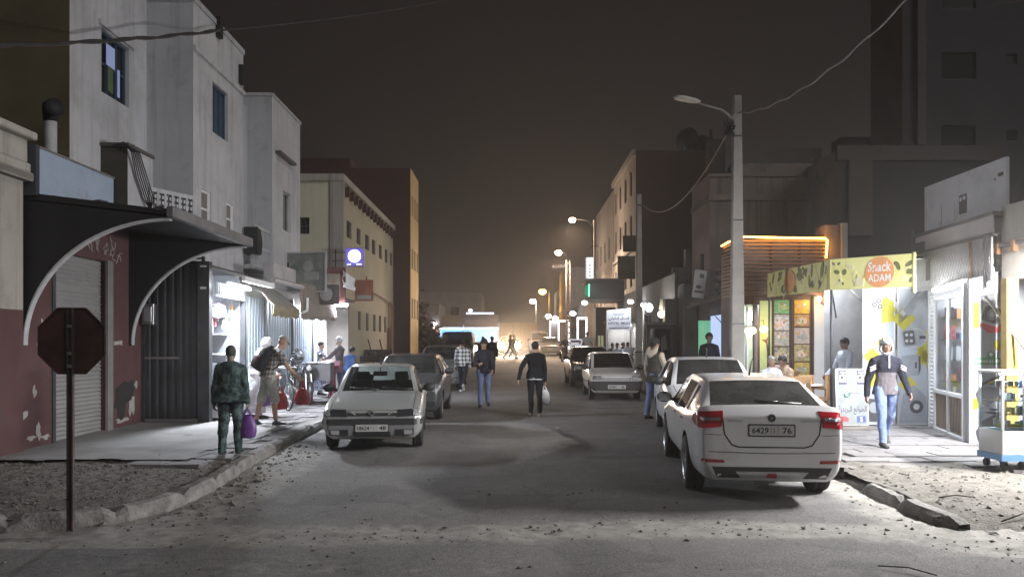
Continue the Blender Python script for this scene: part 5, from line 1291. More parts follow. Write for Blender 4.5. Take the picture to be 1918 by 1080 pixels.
arc = [(.75 + .38 * math.cos(PI * k / 12), 2.3 + .5 * math.sin(PI * k / 12)) for k in range(13)]
mb.prism([(.37, .1)] + [(x, y) for x, y in arc[::-1]] + [(1.13, .1)], -.04, .02, cream_wall)
for z in (.5, 1.2, 1.9): mb.rect(.6, z, .9, z + .45, .02, .04, dark_wall)
tag(mb.build('arched_door'), 'pale arched door with three square panels beyond the parked dark car', 'door')
# stained wall pieces, shutters and shop lights between poles
mb = MB(); mb.b2(5.62, 6.08, 28.4, 28.9, sw(28), 3.4, taupe_wall); mb.b2(6.1, 6.6, 27.5, 28.5, sw(28), 3.9, taupe_wall); tag(mb.build('wall_stub', bevel=.03), 'rough stained wall stub between the dark doorway and green curtain', 'wall')
t = thing('dark_cabinet', 'dark glazed cabinet doorway behind the man in the hooded jacket', 'cabinet', (5.5, 28, .3))
mb = MB(frame(W(1212, 690, 27.6), (1, 0, 0))); mb.rect(0, -.4, .95, 1.55, -.3, 0, dark_wall); mb.rect(-.05, 1.55, 1.02, 1.66, -.3, .06, taupe_wall); mb.build('case', t, bevel=.01)
mb = MB(frame(W(1212, 690, 27.6), (1, 0, 0))); mb.rect(.12, .1, .83, 1.42, 0, .01, win_dark); mb.prism([(.5, .6), (.72, .7), (.66, 1.2), (.5, 1.1)], .01, .014, taupe_wall); mb.build('pane', t)
t = thing('shop_lamp', 'bright white lamp box on the post left of the hooded man', 'lamp', W(1216, 575, 30))
mb = MB(); p = W(1216, 576, 30); mb.ell(p, (.14, .1, .16), emi('white_bulb', (1, .97, .9), 14)); mb.build('globe', t); mb = MB(); mb.b2(p.x - .25, p.x + .1, 29.98, 30.1, p.z + .16, p.z + .2, dark_metal); mb.cyl((p.x - .22, 30.1, sw(30)), (p.x - .22, 30.1, p.z + .16), .04, alu); mb.build('bracket', t)
lamp('POINT', p + Vector((0, -.25, 0)), 30, (1, .95, .88), t, radius=.12)
t = thing('shop_lamp', 'warm lamp with torn white shade above the dark cabinet', 'lamp', W(1240, 588, 29.2))
mb = MB(); p = W(1240, 588, 28.9); mb.ell(p, (.16, .1, .14), emi('warm_lamp', (1, .85, .55), 9)); mb.build('globe', t); mb = MB(frame(p + Vector((-.12, 0, .18)), (1, 0, -.15), (-.2, 0, 1))); mb.rect(0, 0, .22, .42, 0, .02, white_p); mb.build('shade', t)
lamp('POINT', p + Vector((0, -.25, 0)), 18, (1, .85, .6), t, radius=.12)
# curtained doorway with blue light
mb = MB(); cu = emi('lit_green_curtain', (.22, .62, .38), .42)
rings = []
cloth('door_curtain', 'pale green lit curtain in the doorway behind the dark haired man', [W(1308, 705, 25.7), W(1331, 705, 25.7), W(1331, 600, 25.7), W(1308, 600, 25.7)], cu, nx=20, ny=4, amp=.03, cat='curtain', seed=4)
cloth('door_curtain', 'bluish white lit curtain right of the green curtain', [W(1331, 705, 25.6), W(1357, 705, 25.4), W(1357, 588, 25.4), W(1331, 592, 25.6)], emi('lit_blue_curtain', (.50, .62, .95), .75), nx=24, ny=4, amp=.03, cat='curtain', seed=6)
t = thing('door_awning', 'sagging brown awning with poles over the curtained doorway', 'awning', W(1330, 580, 25))
mb = MB(); a = [W(1286, 578, 25.6), W(1345, 560, 24.2), W(1368, 556, 25.5), W(1300, 560, 25.9)]
up = Vector((0, 0, .06)); mb.add(a + [p + up for p in a], [(3, 2, 1, 0), (4, 5, 6, 7), (0, 1, 5, 4), (1, 2, 6, 5), (2, 3, 7, 6), (3, 0, 4, 7)], aw2); mb.build('sheet', t)
mb = MB()
for px in (1357,): p = W(px, 566, 24.2); mb.cyl((p.x, p.y, sw(24)), p, .035, dark_metal)
mb.cyl(W(1340, 592, 24.5), W(1357, 610, 24.2), .015, dark_metal); mb.build('post', t)
mb = MB(); 
for k in range(30): mb.ell(W(1353 + rnn.uniform(-10, 8), 527 + rnn.uniform(-22, 25), 25.2), (.08, .05, .09), rnn.choice([dark_wall, taupe_wall, pink_wall]), n=6)
tag(mb.build('wall_bundle'), 'ragged bundle of cables and cloth hanging left of the lamp post', 'bundle')

# ------------------------------------------------------------------ poles, lamps, cables
pole_c = mat('pole_concrete', (.27, .255, .24), .9, col2=(.35, .33, .31), scale=2, bump=.2, bscale=20)
t = thing('street_lamp', 'tall concrete lamp post with unlit arm reaching over the white cars', 'street lamp', (5.23, 18, sw(18)))
mb = MB(); mb.box((5.23, 18, (sw(18) + 7.5) / 2), (.34, .26, 7.5 - sw(18)), pole_c, taper=.55); mb.build('pole', t, bevel=.02)
mb = MB(); mb.tube([W(1378, 213, 17.8), W(1370, 222, 17.7), W(1364, 215, 17.6), W(1352, 206, 17.5), W(1310, 194, 17.4)], [.035, .03, .028, .026, .024], pole_c, n=8); mb.build('arm', t)
mb = MB(); M_ = W(1287, 187, 17.35); ax = (W(1262, 183, 17.3) - W(1312, 193, 17.4)).normalized()
fr2 = frame(M_, ax, (0, 0, 1)); mb.T = fr2
mb.loft([[(x, (y if y > 0 else y * .6) * w, z * w * 1.2) for y, z in ((.06, 0), (.045, .09), (-.02, .12), (-.06, .06), (-.06, -.06), (-.02, -.12), (.045, -.09))] for x, w in ((-.30, .45), (-.18, .85), (.08, 1.0), (.24, .8), (.31, .35))], mat('lamp_head', (.52, .50, .47), .6)); mb.build('lamp_head', t)
mb = MB()
for z in (6.55, 4.6, 2.2): mb.box((5.23, 18, z), (.31 - .02 * z, .26 - .012 * z, .03), dark_metal)
mb.build('band', t)
mb = MB(); rnn = random.Random(9); c0 = W(1365, 240, 17.7)
for k in range(10): mb.tube([c0 + Vector((rnn.uniform(-.15, .15), rnn.uniform(-.1, .1), rnn.uniform(-.2, .2))) for _ in range(5)] + [c0], .012, cable_m, n=5)
mb.build('cable_knot', t)
def cable(label, a, b_, sag, r, mt, n=24, strands=1, wob=0.0, seed=0):
    mb = MB(); a, b_ = Vector(a), Vector(b_); rn = random.Random(seed)
    for s in range(strands):
        ph = rn.uniform(0, 6); pts = []
        for k in range(n + 1):
            u = k / n; p = a.lerp(b_, u); p.z -= 4 * sag * u * (1 - u)
            p += Vector((0, wob * math.cos(u * 40 + ph + s * 2), wob * math.sin(u * 40 + ph + s * 2) + wob * .8 * noise.noise((u * 9, s, seed))))
            pts.append(p)
        mb.tube(pts, r, mt, n=6)
    return tag(mb.build('overhead_cable'), label, 'cable')
cable('pale twisted cable rising from the lamp post to the upper right corner', W(1384, 212, 17.9), W(1720, -22, 9.5), .35, .016, cable_pale, strands=2, wob=.018, n=40, seed=1)
cable('pale cable sagging from the lamp post to the farther bare pole', W(1368, 238, 17.9), W(1205, 384, 33), .95, .017, cable_pale, seed=2)
cable('thick dark cable bundle crossing the upper left house fronts', W(-420, 92, 8.0), W(412, 57, 16.6), .10, .020, cable_m, strands=3, wob=.022, n=50, seed=3)
cable('thin dark cable fading up into the night sky', W(412, 57, 16.6), W(900, -14, 24), .12, .018, cable_m, seed=4)
cable('thin pale wire at the upper right corner', W(1860, 10, 20), W(1940, -6, 19), .02, .012, cable_pale, seed=5)
t = thing('concrete_pole', 'bare concrete utility pole in front of the dark red gable', 'pole', (5.42, 33, sw(33)))
mb = MB(); zt = W(1198, 364, 33).z; mb.box((5.42, 33, (sw(33) + zt) / 2), (.30, .24, zt - sw(33)), pole_c, taper=.62); mb.build('pole', t, bevel=.02)
mb = MB(); mb.b2(5.2, 5.64, 32.86, 33.1, sw(33) + 1.0, sw(33) + 1.06, dark_metal); mb.b2(5.34, 5.5, 32.86, 33.12, zt - .5, zt - .45, dark_metal); mb.build('band', t)
def lit_lamp(label, head, base, power, col, strength, r, arm=True, group='lit street lamps up the street', lattice=False):
    t = thing('street_lamp', label, 'street lamp', base, group=group)
    h = Vector(head); b_ = Vector(base); top = Vector((b_.x, b_.y, h.z + (.0 if arm else -.3)))
    mb = MB()
    if lattice:
        w = .19
        for sx in (-w, w):
            mb.tube([(b_.x + sx, b_.y, b_.z), (b_.x + sx * .7, b_.y, top.z - .6)], .06, pole_c, n=6)
        n = 16
        for k in range(n):
            z = b_.z + (top.z - .6 - b_.z) * (k + .5) / n; mb.b2(b_.x - w, b_.x + w, b_.y - .05, b_.y + .05, z - .07, z + .07, pole_c)
        mb.b2(b_.x - 1.3, b_.x + .5, b_.y - .04, b_.y + .04, top.z - 1.2, top.z - 1.12, dark_metal)
        for k in range(6):
            mb.cyl((b_.x - 1.2 + .22 * k, b_.y, top.z - 1.12), (b_.x - 1.2 + .22 * k, b_.y, top.z - .97), .03, steel, n=6)
    else: mb.cyl(b_, top, .08, pole_c, r1=.05, n=8)
    mb.build('pole', t)
    mb = MB(); mb.tube([top - Vector((0, 0, .6)), top + Vector(((h.x - top.x) * .3, 0, -.05)), h + Vector((0, 0, .1))], .022, dark_metal, n=6); mb.build('arm', t)
    mb = MB(); mb.ell(h, (r * 1.15, r, r * .9), emi('glow_' + label.split()[0], col, strength), n=10); mb.build('lamp_glow', t)
    mb = MB(); mb.ell(h + Vector((0, 0, r * .75)), (r * .9, r * .8, r * .3), dark_metal, n=10); mb.build('lamp_head', t)
    lamp('SPOT', h - Vector((0, 0, r * 1.2)), power, col, t, direction=(-.12, -.1, -1), spot=R(150), radius=r); lamp('POINT', h - Vector((0, .6, r * 1.2)), power * .11, col, t, radius=r)
SOD = (1.0, .70, .50)
lit_lamp('peach street lamp high on its own mast, nearest of the lit ones', W(1072, 412, 52), (5.5, 52, sw(52)), 2600, SOD, 40, .20)
lit_lamp('glaring street lamp on the ladder shaped concrete pole', W(1046, 473, 62), (4.5, 62, sw(62)), 2600, SOD, 40, .24, lattice=True)
lit_lamp('orange street lamp farther up the street', W(1016, 546, 104), (5.0, 104, 1.3), 2400, (1.0, .50, .12), 40, .42)
lit_lamp('white street lamp at the far end of the street', W(998, 564, 128), (4.0, 128, 1.3), 3200, (1.0, .86, .68), 50, .45)
# bright shop lamps far up the right pavement
for k, (px, py, d, pw, lab) in enumerate(((1095, 567, 41.5, 60, 'bare white floodlight under the dark boxed canopy'), (1027, 592, 70, 120, 'white shop floodlight far up the street, left of a pair'), (1040, 596, 72, 120, 'white shop floodlight far up the street, right of a pair'), (1073, 587, 50, 40, 'small white lamp above the arched shop'), (1206, 571, 31, 30, 'white strip lamp on the shop row beside the bare pole'), (1181, 565, 36, 30, 'white strip lamp above the café roof'))):
    p = W(px, py, d); r = .0026 * d
    t = thing('floodlight', lab, 'lamp', p)
    mb = MB(); mb.ell(p, (r * 1.5, r, r), emi('flood', (.95, .97, 1.0), 30), n=8); mb.build('lamp_glow', t); mb = MB(); mb.b2(p.x - r, p.x + r, p.y + r, p.y + r * 2, p.z - r, p.z + 1.5 * r, dark_metal); mb.build('case', t)
    lamp('POINT', p + Vector((-.1, -2 * r, -r)), pw, COOL, t, radius=r)
for k, (px, d) in enumerate(((1031, 72), (1047, 68), (1083, 52))):
    p = W(px, 640, d); t = thing('lit_shop', ['white lit shop front far up the pavement, leftmost of three', 'white lit shop front under the ladder pole, middle of three', 'pale lit doorway beside the sign board, rightmost of three'][k], 'shop', (p.x, d, sw(d)))
    h = 2.6; w = [1.2, .8, .5][k]
    mb = MB(frame((p.x, d, sw(d)), (1, 0, 0))); mb.rect(0, 0, w, h, -.1, 0, dark_wall); mb.build('front', t)
    mb = MB(frame((p.x, d, sw(d)), (1, 0, 0)))
    for x in (-.08, w): mb.rect(x, 0, x + .1, h, -.1, .04, emi('lit_frame', (.9, .94, 1), 2.5))
    mb.rect(-.08, h, w + .1, h + .15, -.1, .04, emi('lit_frame', (.9, .94, 1), 2.5)); mb.build('lit_frame', t)
# white sign board by the motorcyclist
t = thing('pavement_sign', 'white printed pavement board beside the motorcyclist', 'sign', W(1078, 668, 48))
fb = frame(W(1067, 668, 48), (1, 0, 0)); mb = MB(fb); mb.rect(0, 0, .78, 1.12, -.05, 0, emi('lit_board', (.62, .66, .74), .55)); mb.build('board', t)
mb = MB(fb); mb.rect(.06, .9, .7, 1.02, 0, .01, mat('red_band', (.4, .07, .07), .6)); mb.disc(.3, .62, .16, 0, .01, ink, n=12, ry=.09); mb.disc(.5, .4, .12, 0, .01, blue_paint, n=12); mb.rect(.12, .1, .66, .18, 0, .01, ink); mb.build('print', t)

# far left: dark trees, low houses, the blue market tent, building across the street end
def tree(label, x, y, zb, h, rad, n=900, seed=0):
    rn = random.Random(seed); t = thing('tree', label, 'tree', (x, y, zb))
    mb = MB(); bark = mat('bark', (.05, .04, .03), .95, var=.3, scale=8)
    mb.tube([(x, y, zb), (x + .1, y, zb + h * .3), (x - .05, y, zb + h * .6)], [.22, .17, .08], bark)
    tips = []
    for k in range(7):
        a = rn.uniform(0, 6.28); q = Vector((x + math.cos(a) * rad * rn.uniform(.4, .8), y + math.sin(a) * rad * .6, zb + h * rn.uniform(.5, .95))); tips.append(q)
        mb.tube([(x, y, zb + h * .35), Vector((x, y, zb + h * .5)).lerp(q, .5), q], [.09, .05, .02], bark, n=5)
    mb.build('trunk', t)
    mb = MB(); lf_ = [mat('leaf_a', (.018, .024, .012), .8, var=.3), mat('leaf_b', (.03, .036, .02), .7, var=.3)]
    for k in range(n):
        c = rn.choice(tips); q = c + Vector((rn.gauss(0, rad * .33), rn.gauss(0, rad * .33), rn.gauss(0, h * .12)))
        s = rn.uniform(.13, .30); u = Vector((rn.uniform(-1, 1), rn.uniform(-1, 1), rn.uniform(-.6, .6))).normalized(); w = u.orthogonal().normalized()
        mb.add([q - u * s, q + w * s * .45, q + u * s, q - w * s * .45], [(0, 1, 2, 3)], rn.choice(lf_))
    mb.build('crown', t)
tree('dark tree crowding the pavement beyond the beige building', -7.1, 52, .5, 3.7, 1.2, 1500, 1)
tree('smaller dark tree left of the market tent', -8.4, 60, .7, 4.2, 1.4, 900, 2)
tree('low dark bush by the far parked cars', -5.6, 48, .5, 2.2, 1.0, 700, 3)
block('low_house', 'low dark house behind the trees', 'L', -6.2, -16, 66, 72, .5, 5.2, dark_wall, taupe_wall, [(2, 1.5, 3, 2.6), (5, 1.5, 6, 2.6)])
block('low_house', 'pale flat roofed house hazy above the market tent', 'L', -3.5, -19, 88, 98, 1, 7.6, taupe_wall, taupe_wall, [(3 + 3 * i, 3.5, 4 + 3 * i, 5) for i in range(4)])
block('end_building', 'hazy cream building across the end of the street', 'L', 3.6, -3.2, 112, 120, 1.2, 4.9, cream_wall, cream_wall, [(2.6, 1.6, 3.3, 2.5), (.6, 1.6, 1.2, 2.4)])
block('low_house', 'hazy low house at the far left of the street end', 'L', -14, -40, 84, 110, 1, 8.6, taupe_wall, taupe_wall)
t = thing('market_tent', 'long dark market tent with blue white light under its fringe', 'tent', (-4.5, 68, 1))
z0 = gz(68)
a, m_, c = W(818, 592, 68), W(870, 592, 68), W(934, 592, 68); ztop = a.z
tent = mat('tent_cloth', (.13, .11, .10), .9, var=.2)
mb = MB()
for x0, x1 in ((a.x, m_.x - .05), (m_.x + .05, c.x)):
    mb.add([(x0, 66.6, ztop - .9), (x1, 66.6, ztop - .9), (x1, 68, ztop + .1), (x0, 68, ztop + .1), (x0, 69.6, ztop - .6), (x1, 69.6, ztop - .6)], [(0, 1, 2, 3), (3, 2, 5, 4)], tent)
    mb.add([(x0, 66.58, ztop - .9), (x1, 66.58, ztop - .9), (x1, 66.58, ztop - 1.05), (x0, 66.58, ztop - 1.05)], [(3, 2, 1, 0)], tent)
mb.build('canopy', t)
mb = MB()
for x in (a.x, m_.x, c.x):
    for y, zz in ((66.7, .8), (69.5, .5)): mb = MB(); mb.cyl((x, y, z0), (x, y, ztop - zz), .05, alu); mb.build('post', t)
mb = MB()
for k in range(46):
    x = a.x + (c.x - a.x) * k / 46; mb.add([(x, 66.57, ztop - 1.03), (x + .07, 66.57, ztop - 1.20), (x + .13, 66.57, ztop - 1.03)], [(0, 1, 2)], emi('lit_fringe', (.60, .76, 1.0), 5))
mb.build('fringe', t)
mb = MB(); lb = mat('tent_back_blue', (.22, .34, .60), .8); mb.b2(a.x, m_.x, 69.3, 69.35, z0 + 1, ztop - .7, lb); mb.b2(m_.x, c.x, 69.3, 69.35, z0 + 1, ztop - .7, mat('tent_back_pale', (.22, .24, .28), .8)); mb.build('back_cloth', t)
for x in (a.x * .75 + m_.x * .25, (m_.x + c.x) / 2):
    lamp('AREA', (x, 67.8, ztop - .5), 480, (.28, .55, 1.0), t, (1.8, .3), (0, .1, -1))
mb = MB(); mb.b2(m_.x + .2, c.x - .4, 66.9, 67.4, ztop + .15, ztop + .3, emi('lit_top', (.52, .66, 1.0), 1.3)); mb.build('light_strip', t)
mb = MB(frame(W(808, 621, 66), (1, 0, 0))); mb.rect(0, 0, .55, .72, -.1, 0, emi('orange_lit', (1, .38, .08), 2.2)); mb.rect(.05, .28, .5, .36, 0, .01, white_p); tag(mb.build('lit_cube_sign'), 'small orange lit sign at the left end of the market tent', 'sign')
for k, (px, py, d, lab) in enumerate(((881, 581, 80, 'small white lamp above the market tent roof'), (773, 561, 75, 'tiny white lamp at the top of the dark tree'), (815, 606, 66, 'warm lamp over the orange lit sign'))):
    p = W(px, py, d); t = thing('floodlight', lab, 'lamp', p); mb = MB(); mb.ell(p, .15, emi('flood', (.95, .97, 1), 30), n=8); mb.build('lamp_glow', t); mb = MB(); mb.cyl((p.x, p.y, p.z - 2.5), p, .03, dark_metal, n=6); mb.build('mast', t)
    lamp('POINT', p + Vector((0, -.2, -.1)), 60, COOL, t, radius=.15)

# ------------------------------------------------------------------ stop sign seen from behind
t = thing('stop_sign', 'dark octagonal road sign seen from behind on a steel post', 'road sign', (-4.22, 7.45, gz(7.4) + .1))
fo = frame((-4.215, 7.42, 1.755), (1, .02, 0)); mb = MB(fo)
oct_ = [(.345 * math.cos(PI / 8 + PI / 4 * k), .345 * math.sin(PI / 8 + PI / 4 * k)) for k in range(8)]
signb = mat('sign_back', (.070, .036, .032), .55, .2, var=.3, scale=4, dirt=(.10, .05, .04), dlo=.58, dhi=.72)
mb.prism(oct_, -.006, 0, signb); mb.loft([[(x * k, y * k, z) for x, y in oct_] for k, z in ((.985, .001), (1.0, .018), (.97, .018))], signb, smooth=False, caps=False); mb.build('plate', t)
mb = MB(); post = mat('post_steel', (.105, .085, .08), .5, .5, var=.3, scale=5)
b0 = gz(7.4) + .05
for x0, x1, y0, y1 in ((-4.245, -4.185, 7.40, 7.406), (-4.245, -4.239, 7.38, 7.40), (-4.191, -4.185, 7.38, 7.40), (-4.245, -4.228, 7.374, 7.380), (-4.202, -4.185, 7.374, 7.380)): mb.b2(x0, x1, y0, y1, b0, 2.06, post)
mb.build('post', t)
mb = MB()
for z in (1.62, 1.5, 1.88): mb.b2(-4.235, -4.195, 7.362, 7.374, z, z + .03, steel)
mb.build('bolt', t)

# A-frame board
t = thing('pavement_sign', 'white A-frame board with black Arabic lettering beside the yellow posters', 'sign', (6.7, 14.8, sw(15)))
fa = frame((6.19, 14.75, sw(15) + .05), (.98, -.05, 0), (0, .08, 1)); mb = MB(fa); mb.rrect(.30, .56, .60, 1.08, .03, -.03, 0, white_p); mb.rect(.02, .03, .58, 1.09, 0, .004, mat('board_pale', (.22, .245, .245), .5)); mb.build('board', t)
mb = MB(fa); mb.text(arabic('الطوابع البريدية'), .30, .31, .17, .006, ink, width=.53)
for x in (.06, .40):
    mb.rect(x, .80, x + .14, 1.06, .004, .006, ink); mb.rect(x + .015, .84, x + .125, .98, .006, .008, white_p); mb.text(arabic('بريد'), x + .07, 1.02, .05, .008, white_p, width=.11); mb.disc(x + .06, .93, .03, .008, .010, ink, n=10)
mb.tube([(.16, .62, .008), (.17, .57, .008), (.22, .56, .008), (.26, .60, .008), (.24, .64, .008)], .014, mat('logo_green', (.08, .22, .16), .6), n=6); mb.tube([(.26, .64, .008), (.36, .65, .008), (.46, .63, .008)], .008, MATS['ink_soft'], n=5)
mb.prism([(.06, .09), (.22, .09), (.22, .16), (.16, .19), (.06, .19)], .004, .008, mat('logo_red', (.45, .06, .08), .5)); mb.rect(.38, .08, .54, .20, .004, .008, mat('logo_blue', (.05, .08, .30), .5)); mb.text('S', .46, .14, .09, .009, white_p); mb.build('print', t)
mb = MB(); mb.b2(6.16, 6.82, 14.6, 15.1, sw(15) - .01, sw(15) + .05, taupe_wall); mb.build('base', t, bevel=.01)

# ================================================================== CARS
def paint(name, col, rough=.32, metal=0.0, dust=.35, dcol=(.33, .31, .28)):
    """Car paint under a film of road dust."""
    if name in MATS: return MATS[name]
    m = mat(name, col, rough, metal, var=.03, scale=2, coat=.5, dirt=dcol, dlo=.38 + .2 * (1 - dust), dhi=.95, dscale=2.2)
    m.node_tree.nodes['Principled BSDF'].inputs['Coat Roughness'].default_value = .12
    return m
car_glass = glass('car_glass', (.50, .54, .54), .10, .04, dust=.06)
tint_glass = glass('tinted_glass', (.16, .17, .18), .10, .04, dust=.04)
dark_glass = glass('dark_tinted_glass', (.08, .085, .09), .10, .04, dust=.03)
lens_clear = mat('lamp_lens', (.42, .43, .45), .12, .3, var=.1, scale=40, coat=1)
lens_chrome = mat('lamp_chrome', (.75, .76, .78), .15, .9, var=.05)
lens_red = mat('lamp_red', (.30, .008, .016), .12, 0, var=.15, scale=30, coat=1)
lens_red_b = mat('lamp_red_bright', (.52, .02, .03), .15, 0, var=.1, coat=1)
lens_dark = mat('lamp_dark', (.03, .032, .036), .1, 0, var=.1, coat=1)
lens_amber = mat('lamp_amber', (.5, .2, .03), .15, 0, var=.1, coat=1)
trim = mat('bumper_plastic', (.028, .028, .030), .6, var=.15, scale=20)
grey_trim = mat('grey_bumper', (.17, .17, .18), .5, var=.12, scale=6)
seat_m = mat('seat_cloth', (.035, .035, .038), .9, var=.2, scale=30)
plate_m = mat('number_plate', (.44, .44, .43), .5, var=.05)
plate_ink = mat('plate_ink', (.012, .012, .015), .6, var=0)
arch_m = mat('arch_liner', (.010, .010, .011), .95, var=.1)
seam_m = mat('panel_gap', (.012, .012, .013), .9, var=0)
hubcap = mat('hub_cap', (.36, .36, .37), .4, .6, var=.12, scale=8, dirt=(.2, .18, .16))
alloy = mat('alloy', (.40, .40, .42), .35, .8, var=.1)

def wheel(root, x, y, r, w, style):
    s = 1 if x > 0 else -1
    M = T3(x, y, r) @ RY(s * PI / 2)                 # local +z points out of the car
    mb = MB(M); mb.lathe([(.001, -.02), (r * .30, -.02), (r * .30, w * .25), (.001, w * .25)], dark_metal, n=14); wh = mb.build('wheel', root, world=False)
    mb = MB(M)
    pr = [(r * .64, -w * .5), (r * .80, -w * .52), (r * .93, -w * .50), (r * .985, -w * .40), (r, -w * .3)]
    for k in (-.15, 0.0, .15): pr += [(r, (k - .04) * w), (r * .975, (k - .03) * w), (r * .975, (k + .03) * w), (r, (k + .04) * w)]
    pr += [(r, w * .3), (r * .985, w * .40), (r * .93, w * .50), (r * .80, w * .52), (r * .64, w * .5)]
    mb.lathe(pr, rubber, n=36); mb.build('tyre', wh, world=False)
    mb = MB(M); R_ = r * .66
    if style == 'alloy':
        mb.lathe([(R_ * .78, -.05), (R_ * .96, w * .30), (R_, w * .47), (R_ * .95, w * .49), (R_ * .90, w * .42)], alloy, n=36)
        for k in range(5):
            for o in (-.13, .13):
                a = 2 * PI * k / 5
                mb.box((0, 0, 0), (R_ * .80, R_ * .11, .03), alloy, T=RZ(a) @ T3(R_ * .52, R_ * o * 1.0, w * .36) @ RZ(o * .7))
        mb.lathe([(.001, w * .42), (R_ * .16, w * .42), (R_ * .22, w * .36), (R_ * .22, w * .28)], alloy, n=16)
        mb.lathe([(R_ * .9, -.03), (.01, -.03)], black_m, n=20)
    else:
        mb.lathe([(R_ * 1.0, w * .46), (R_ * .93, w * .48), (R_ * .86, w * .38), (R_ * .62, w * .34), (R_ * .34, w * .42), (R_ * .26, w * .40), (.001, w * .41)], hubcap if style == 'cap' else steel, n=30)
        for k in range(10 if style == 'cap' else 6):
            a = 2 * PI * k / (10 if style == 'cap' else 6); mb.disc(R_ * .74 * math.cos(a), R_ * .74 * math.sin(a), R_ * .11, w * .352, w * .372, black_m, n=8)
    mb.build('rim', wh, world=False)
    return wh

def car(name, label, loc, rz, S, pm, gl=None, cat='car', group=None, style='cap', pitch=0.0, interior=True, seams=True):
    gl = gl or {}
    root = thing(name, label, cat, loc, rz, group)
    L_, W_, H = S['L'], S['W'], S['H']; h = W_ / 2; zb = S.get('zb', .20); belt = S['belt']; wr = S['wr']; r = S['r']
    yf = L_ / 2; fa = yf - S['fo']; ra = fa - S['wb']
    def hood(y, w, zt, b=zb, sh=.10, crown=.022): return (y, [(0, b), (.80 * w, b), (.965 * w, b + .09), (w, b + (zt - b) * .48), (.985 * w, zt - sh), (.945 * w, zt - .03), (.87 * w, zt - .008), (.78 * w, zt), (0, zt + crown)])
    def cab(y, w, roof, bl=belt, x6=wr + .035, x7=wr - .035): return (y, [(0, zb), (.80 * w, zb), (.965 * w, zb + .09), (w, zb + (bl - zb) * .48), (.988 * w, bl - .09), (.955 * w, bl), (x6, roof - .085), (x7, roof - .022), (0, roof)])
    B = S
    st = [hood(yf, h * B.get('nw', .86), B['zn'] - .05, zb + .10), hood(yf - .07, h * .955, B['zn'] + .01, zb + .02), hood(yf - .34, h * .99, B['zn'] + (B['zh'] - B['zn']) * .42), hood(fa, h, B['zn'] + (B['zh'] - B['zn']) * .66),
          hood(B['yc'], h, B['zh']), cab(B['yrf'], h, H - .035), cab(B['yb'] + .045, h, H), cab(B['yb'] - .045, h, H), cab(B['yC'] + .04, h, H - .02), cab(B['yC'] - .05, h, H - .03), cab(B['yrr'], h, H - .05, belt + .01),
          hood(B['yd'], h * .99, B['zd'])]
    if B['yd'] - .3 > -yf + .3: st.append(hood((B['yd'] - yf) / 2, h * .985, B['zd'] + B.get('lip', 0) * .5))
    st += [hood(-yf + .16, h * .965, B['zd'] + B.get('lip', 0)), hood(-yf + .05, h * B.get('tw', .93), B['zt'], zb + .03), hood(-yf, h * B.get('tw', .93) * .95, B['zt'] - .05, zb + .12)]
    ns = len(st); J = 9
    bm = bmesh.new(); cl = bm.edges.layers.float.new('crease_edge')
    ids = []
    for y, pts in st:
        rt = [bm.verts.new((x, y, z)) for x, z in pts]
        lf_ = [rt[0]] + [bm.verts.new((-x, y, z)) for x, z in pts[1:-1]] + [rt[-1]]
        ids.append((rt, lf_))
    # material slots: 0 paint 1 liner 2 windscreen 3 rear window 4.. side windows
    def mt_for(i, j):
        if j == 7 and i == 4: return 2
        if j == 7 and i == 10: return 3
        if j == 5 and i in (4, 5): return 4
        if j == 5 and i == 7: return 5
        if j == 5 and i == 9 and S.get('quarter'): return 6
        return 0
    for i in range(ns - 1):
        for sd in (0, 1):
            a, b_ = ids[i][sd], ids[i + 1][sd]
            for j in range(J - 1):
                q = (a[j], b_[j], b_[j + 1], a[j + 1])
                f = bm.faces.new(q if sd == 0 else q[::-1]); f.smooth = True
                k = mt_for(i, j); f.material_index = k + (3 if (k >= 4 and sd == 1) else 0)
    for i in (0, ns - 1):
        rt, lf_ = ids[i]
        for j in range(J - 1):
            q = [rt[j], rt[j + 1], lf_[j + 1], lf_[j]]
            q = list(dict.fromkeys(q))
            f = bm.faces.new(q if i == 0 else q[::-1]); f.smooth = True
    bmesh.ops.recalc_face_normals(bm, faces=bm.faces)
    def cre(a, b_, v):
        e = bm.edges.get((a, b_))
        if e: e[cl] = max(e[cl], v)
    C_ = S.get('cr', .6)
    for sd in (0, 1):
        for i in range(ns - 1):
            cabin = 4 <= i <= 10
            for j, v in ((1, .6), (5, C_ + .15 if cabin else C_), (6, C_ if cabin else .25), (7, C_ if cabin else .3), (4, .35)): cre(ids[i][sd][j], ids[i + 1][sd][j], min(1, v))
        for i in (4, 5, 10, 11):
            for j in range(5, J - 1): cre(ids[i][sd][j], ids[i][sd][j + 1], .75)
        for i in (6, 7, 8, 9): cre(ids[i][sd][5], ids[i][sd][6], .9)
        for i in (0, ns - 1):
            for j in range(J - 1): cre(ids[i][sd][j], ids[i][sd][j + 1], S.get('ec', .35))
        for j in range(4, J - 1): cre(ids[ns - 3][sd][j], ids[ns - 3][sd][j + 1], S.get('tc', .5))
        for j in range(3, J - 1): cre(ids[1][sd][j], ids[1][sd][j + 1], S.get('nc', .3))
    me = bpy.data.meshes.new('cage'); bm.to_mesh(me); bm.free()
    mats_ = [pm, arch_m, gl.get('front', car_glass), gl.get('rear', car_glass)] + [gl.get('side', tint_glass)] * 6
    for m_ in mats_: me.materials.append(m_)
    o = bpy.data.objects.new('cage', me); COL.objects.link(o)
    o.modifiers.new('s', 'SUBSURF').levels = 2
    # wheel housings
    cut = MB()
    for y in (fa, ra):
        for s in (-1, 1): cut.cyl((s * (h - .27), y, r + .01), (s * (h + .2), y, r + .01), r + .055, arch_m, n=28)
    co = cut.build('cut'); co.data.materials.clear()
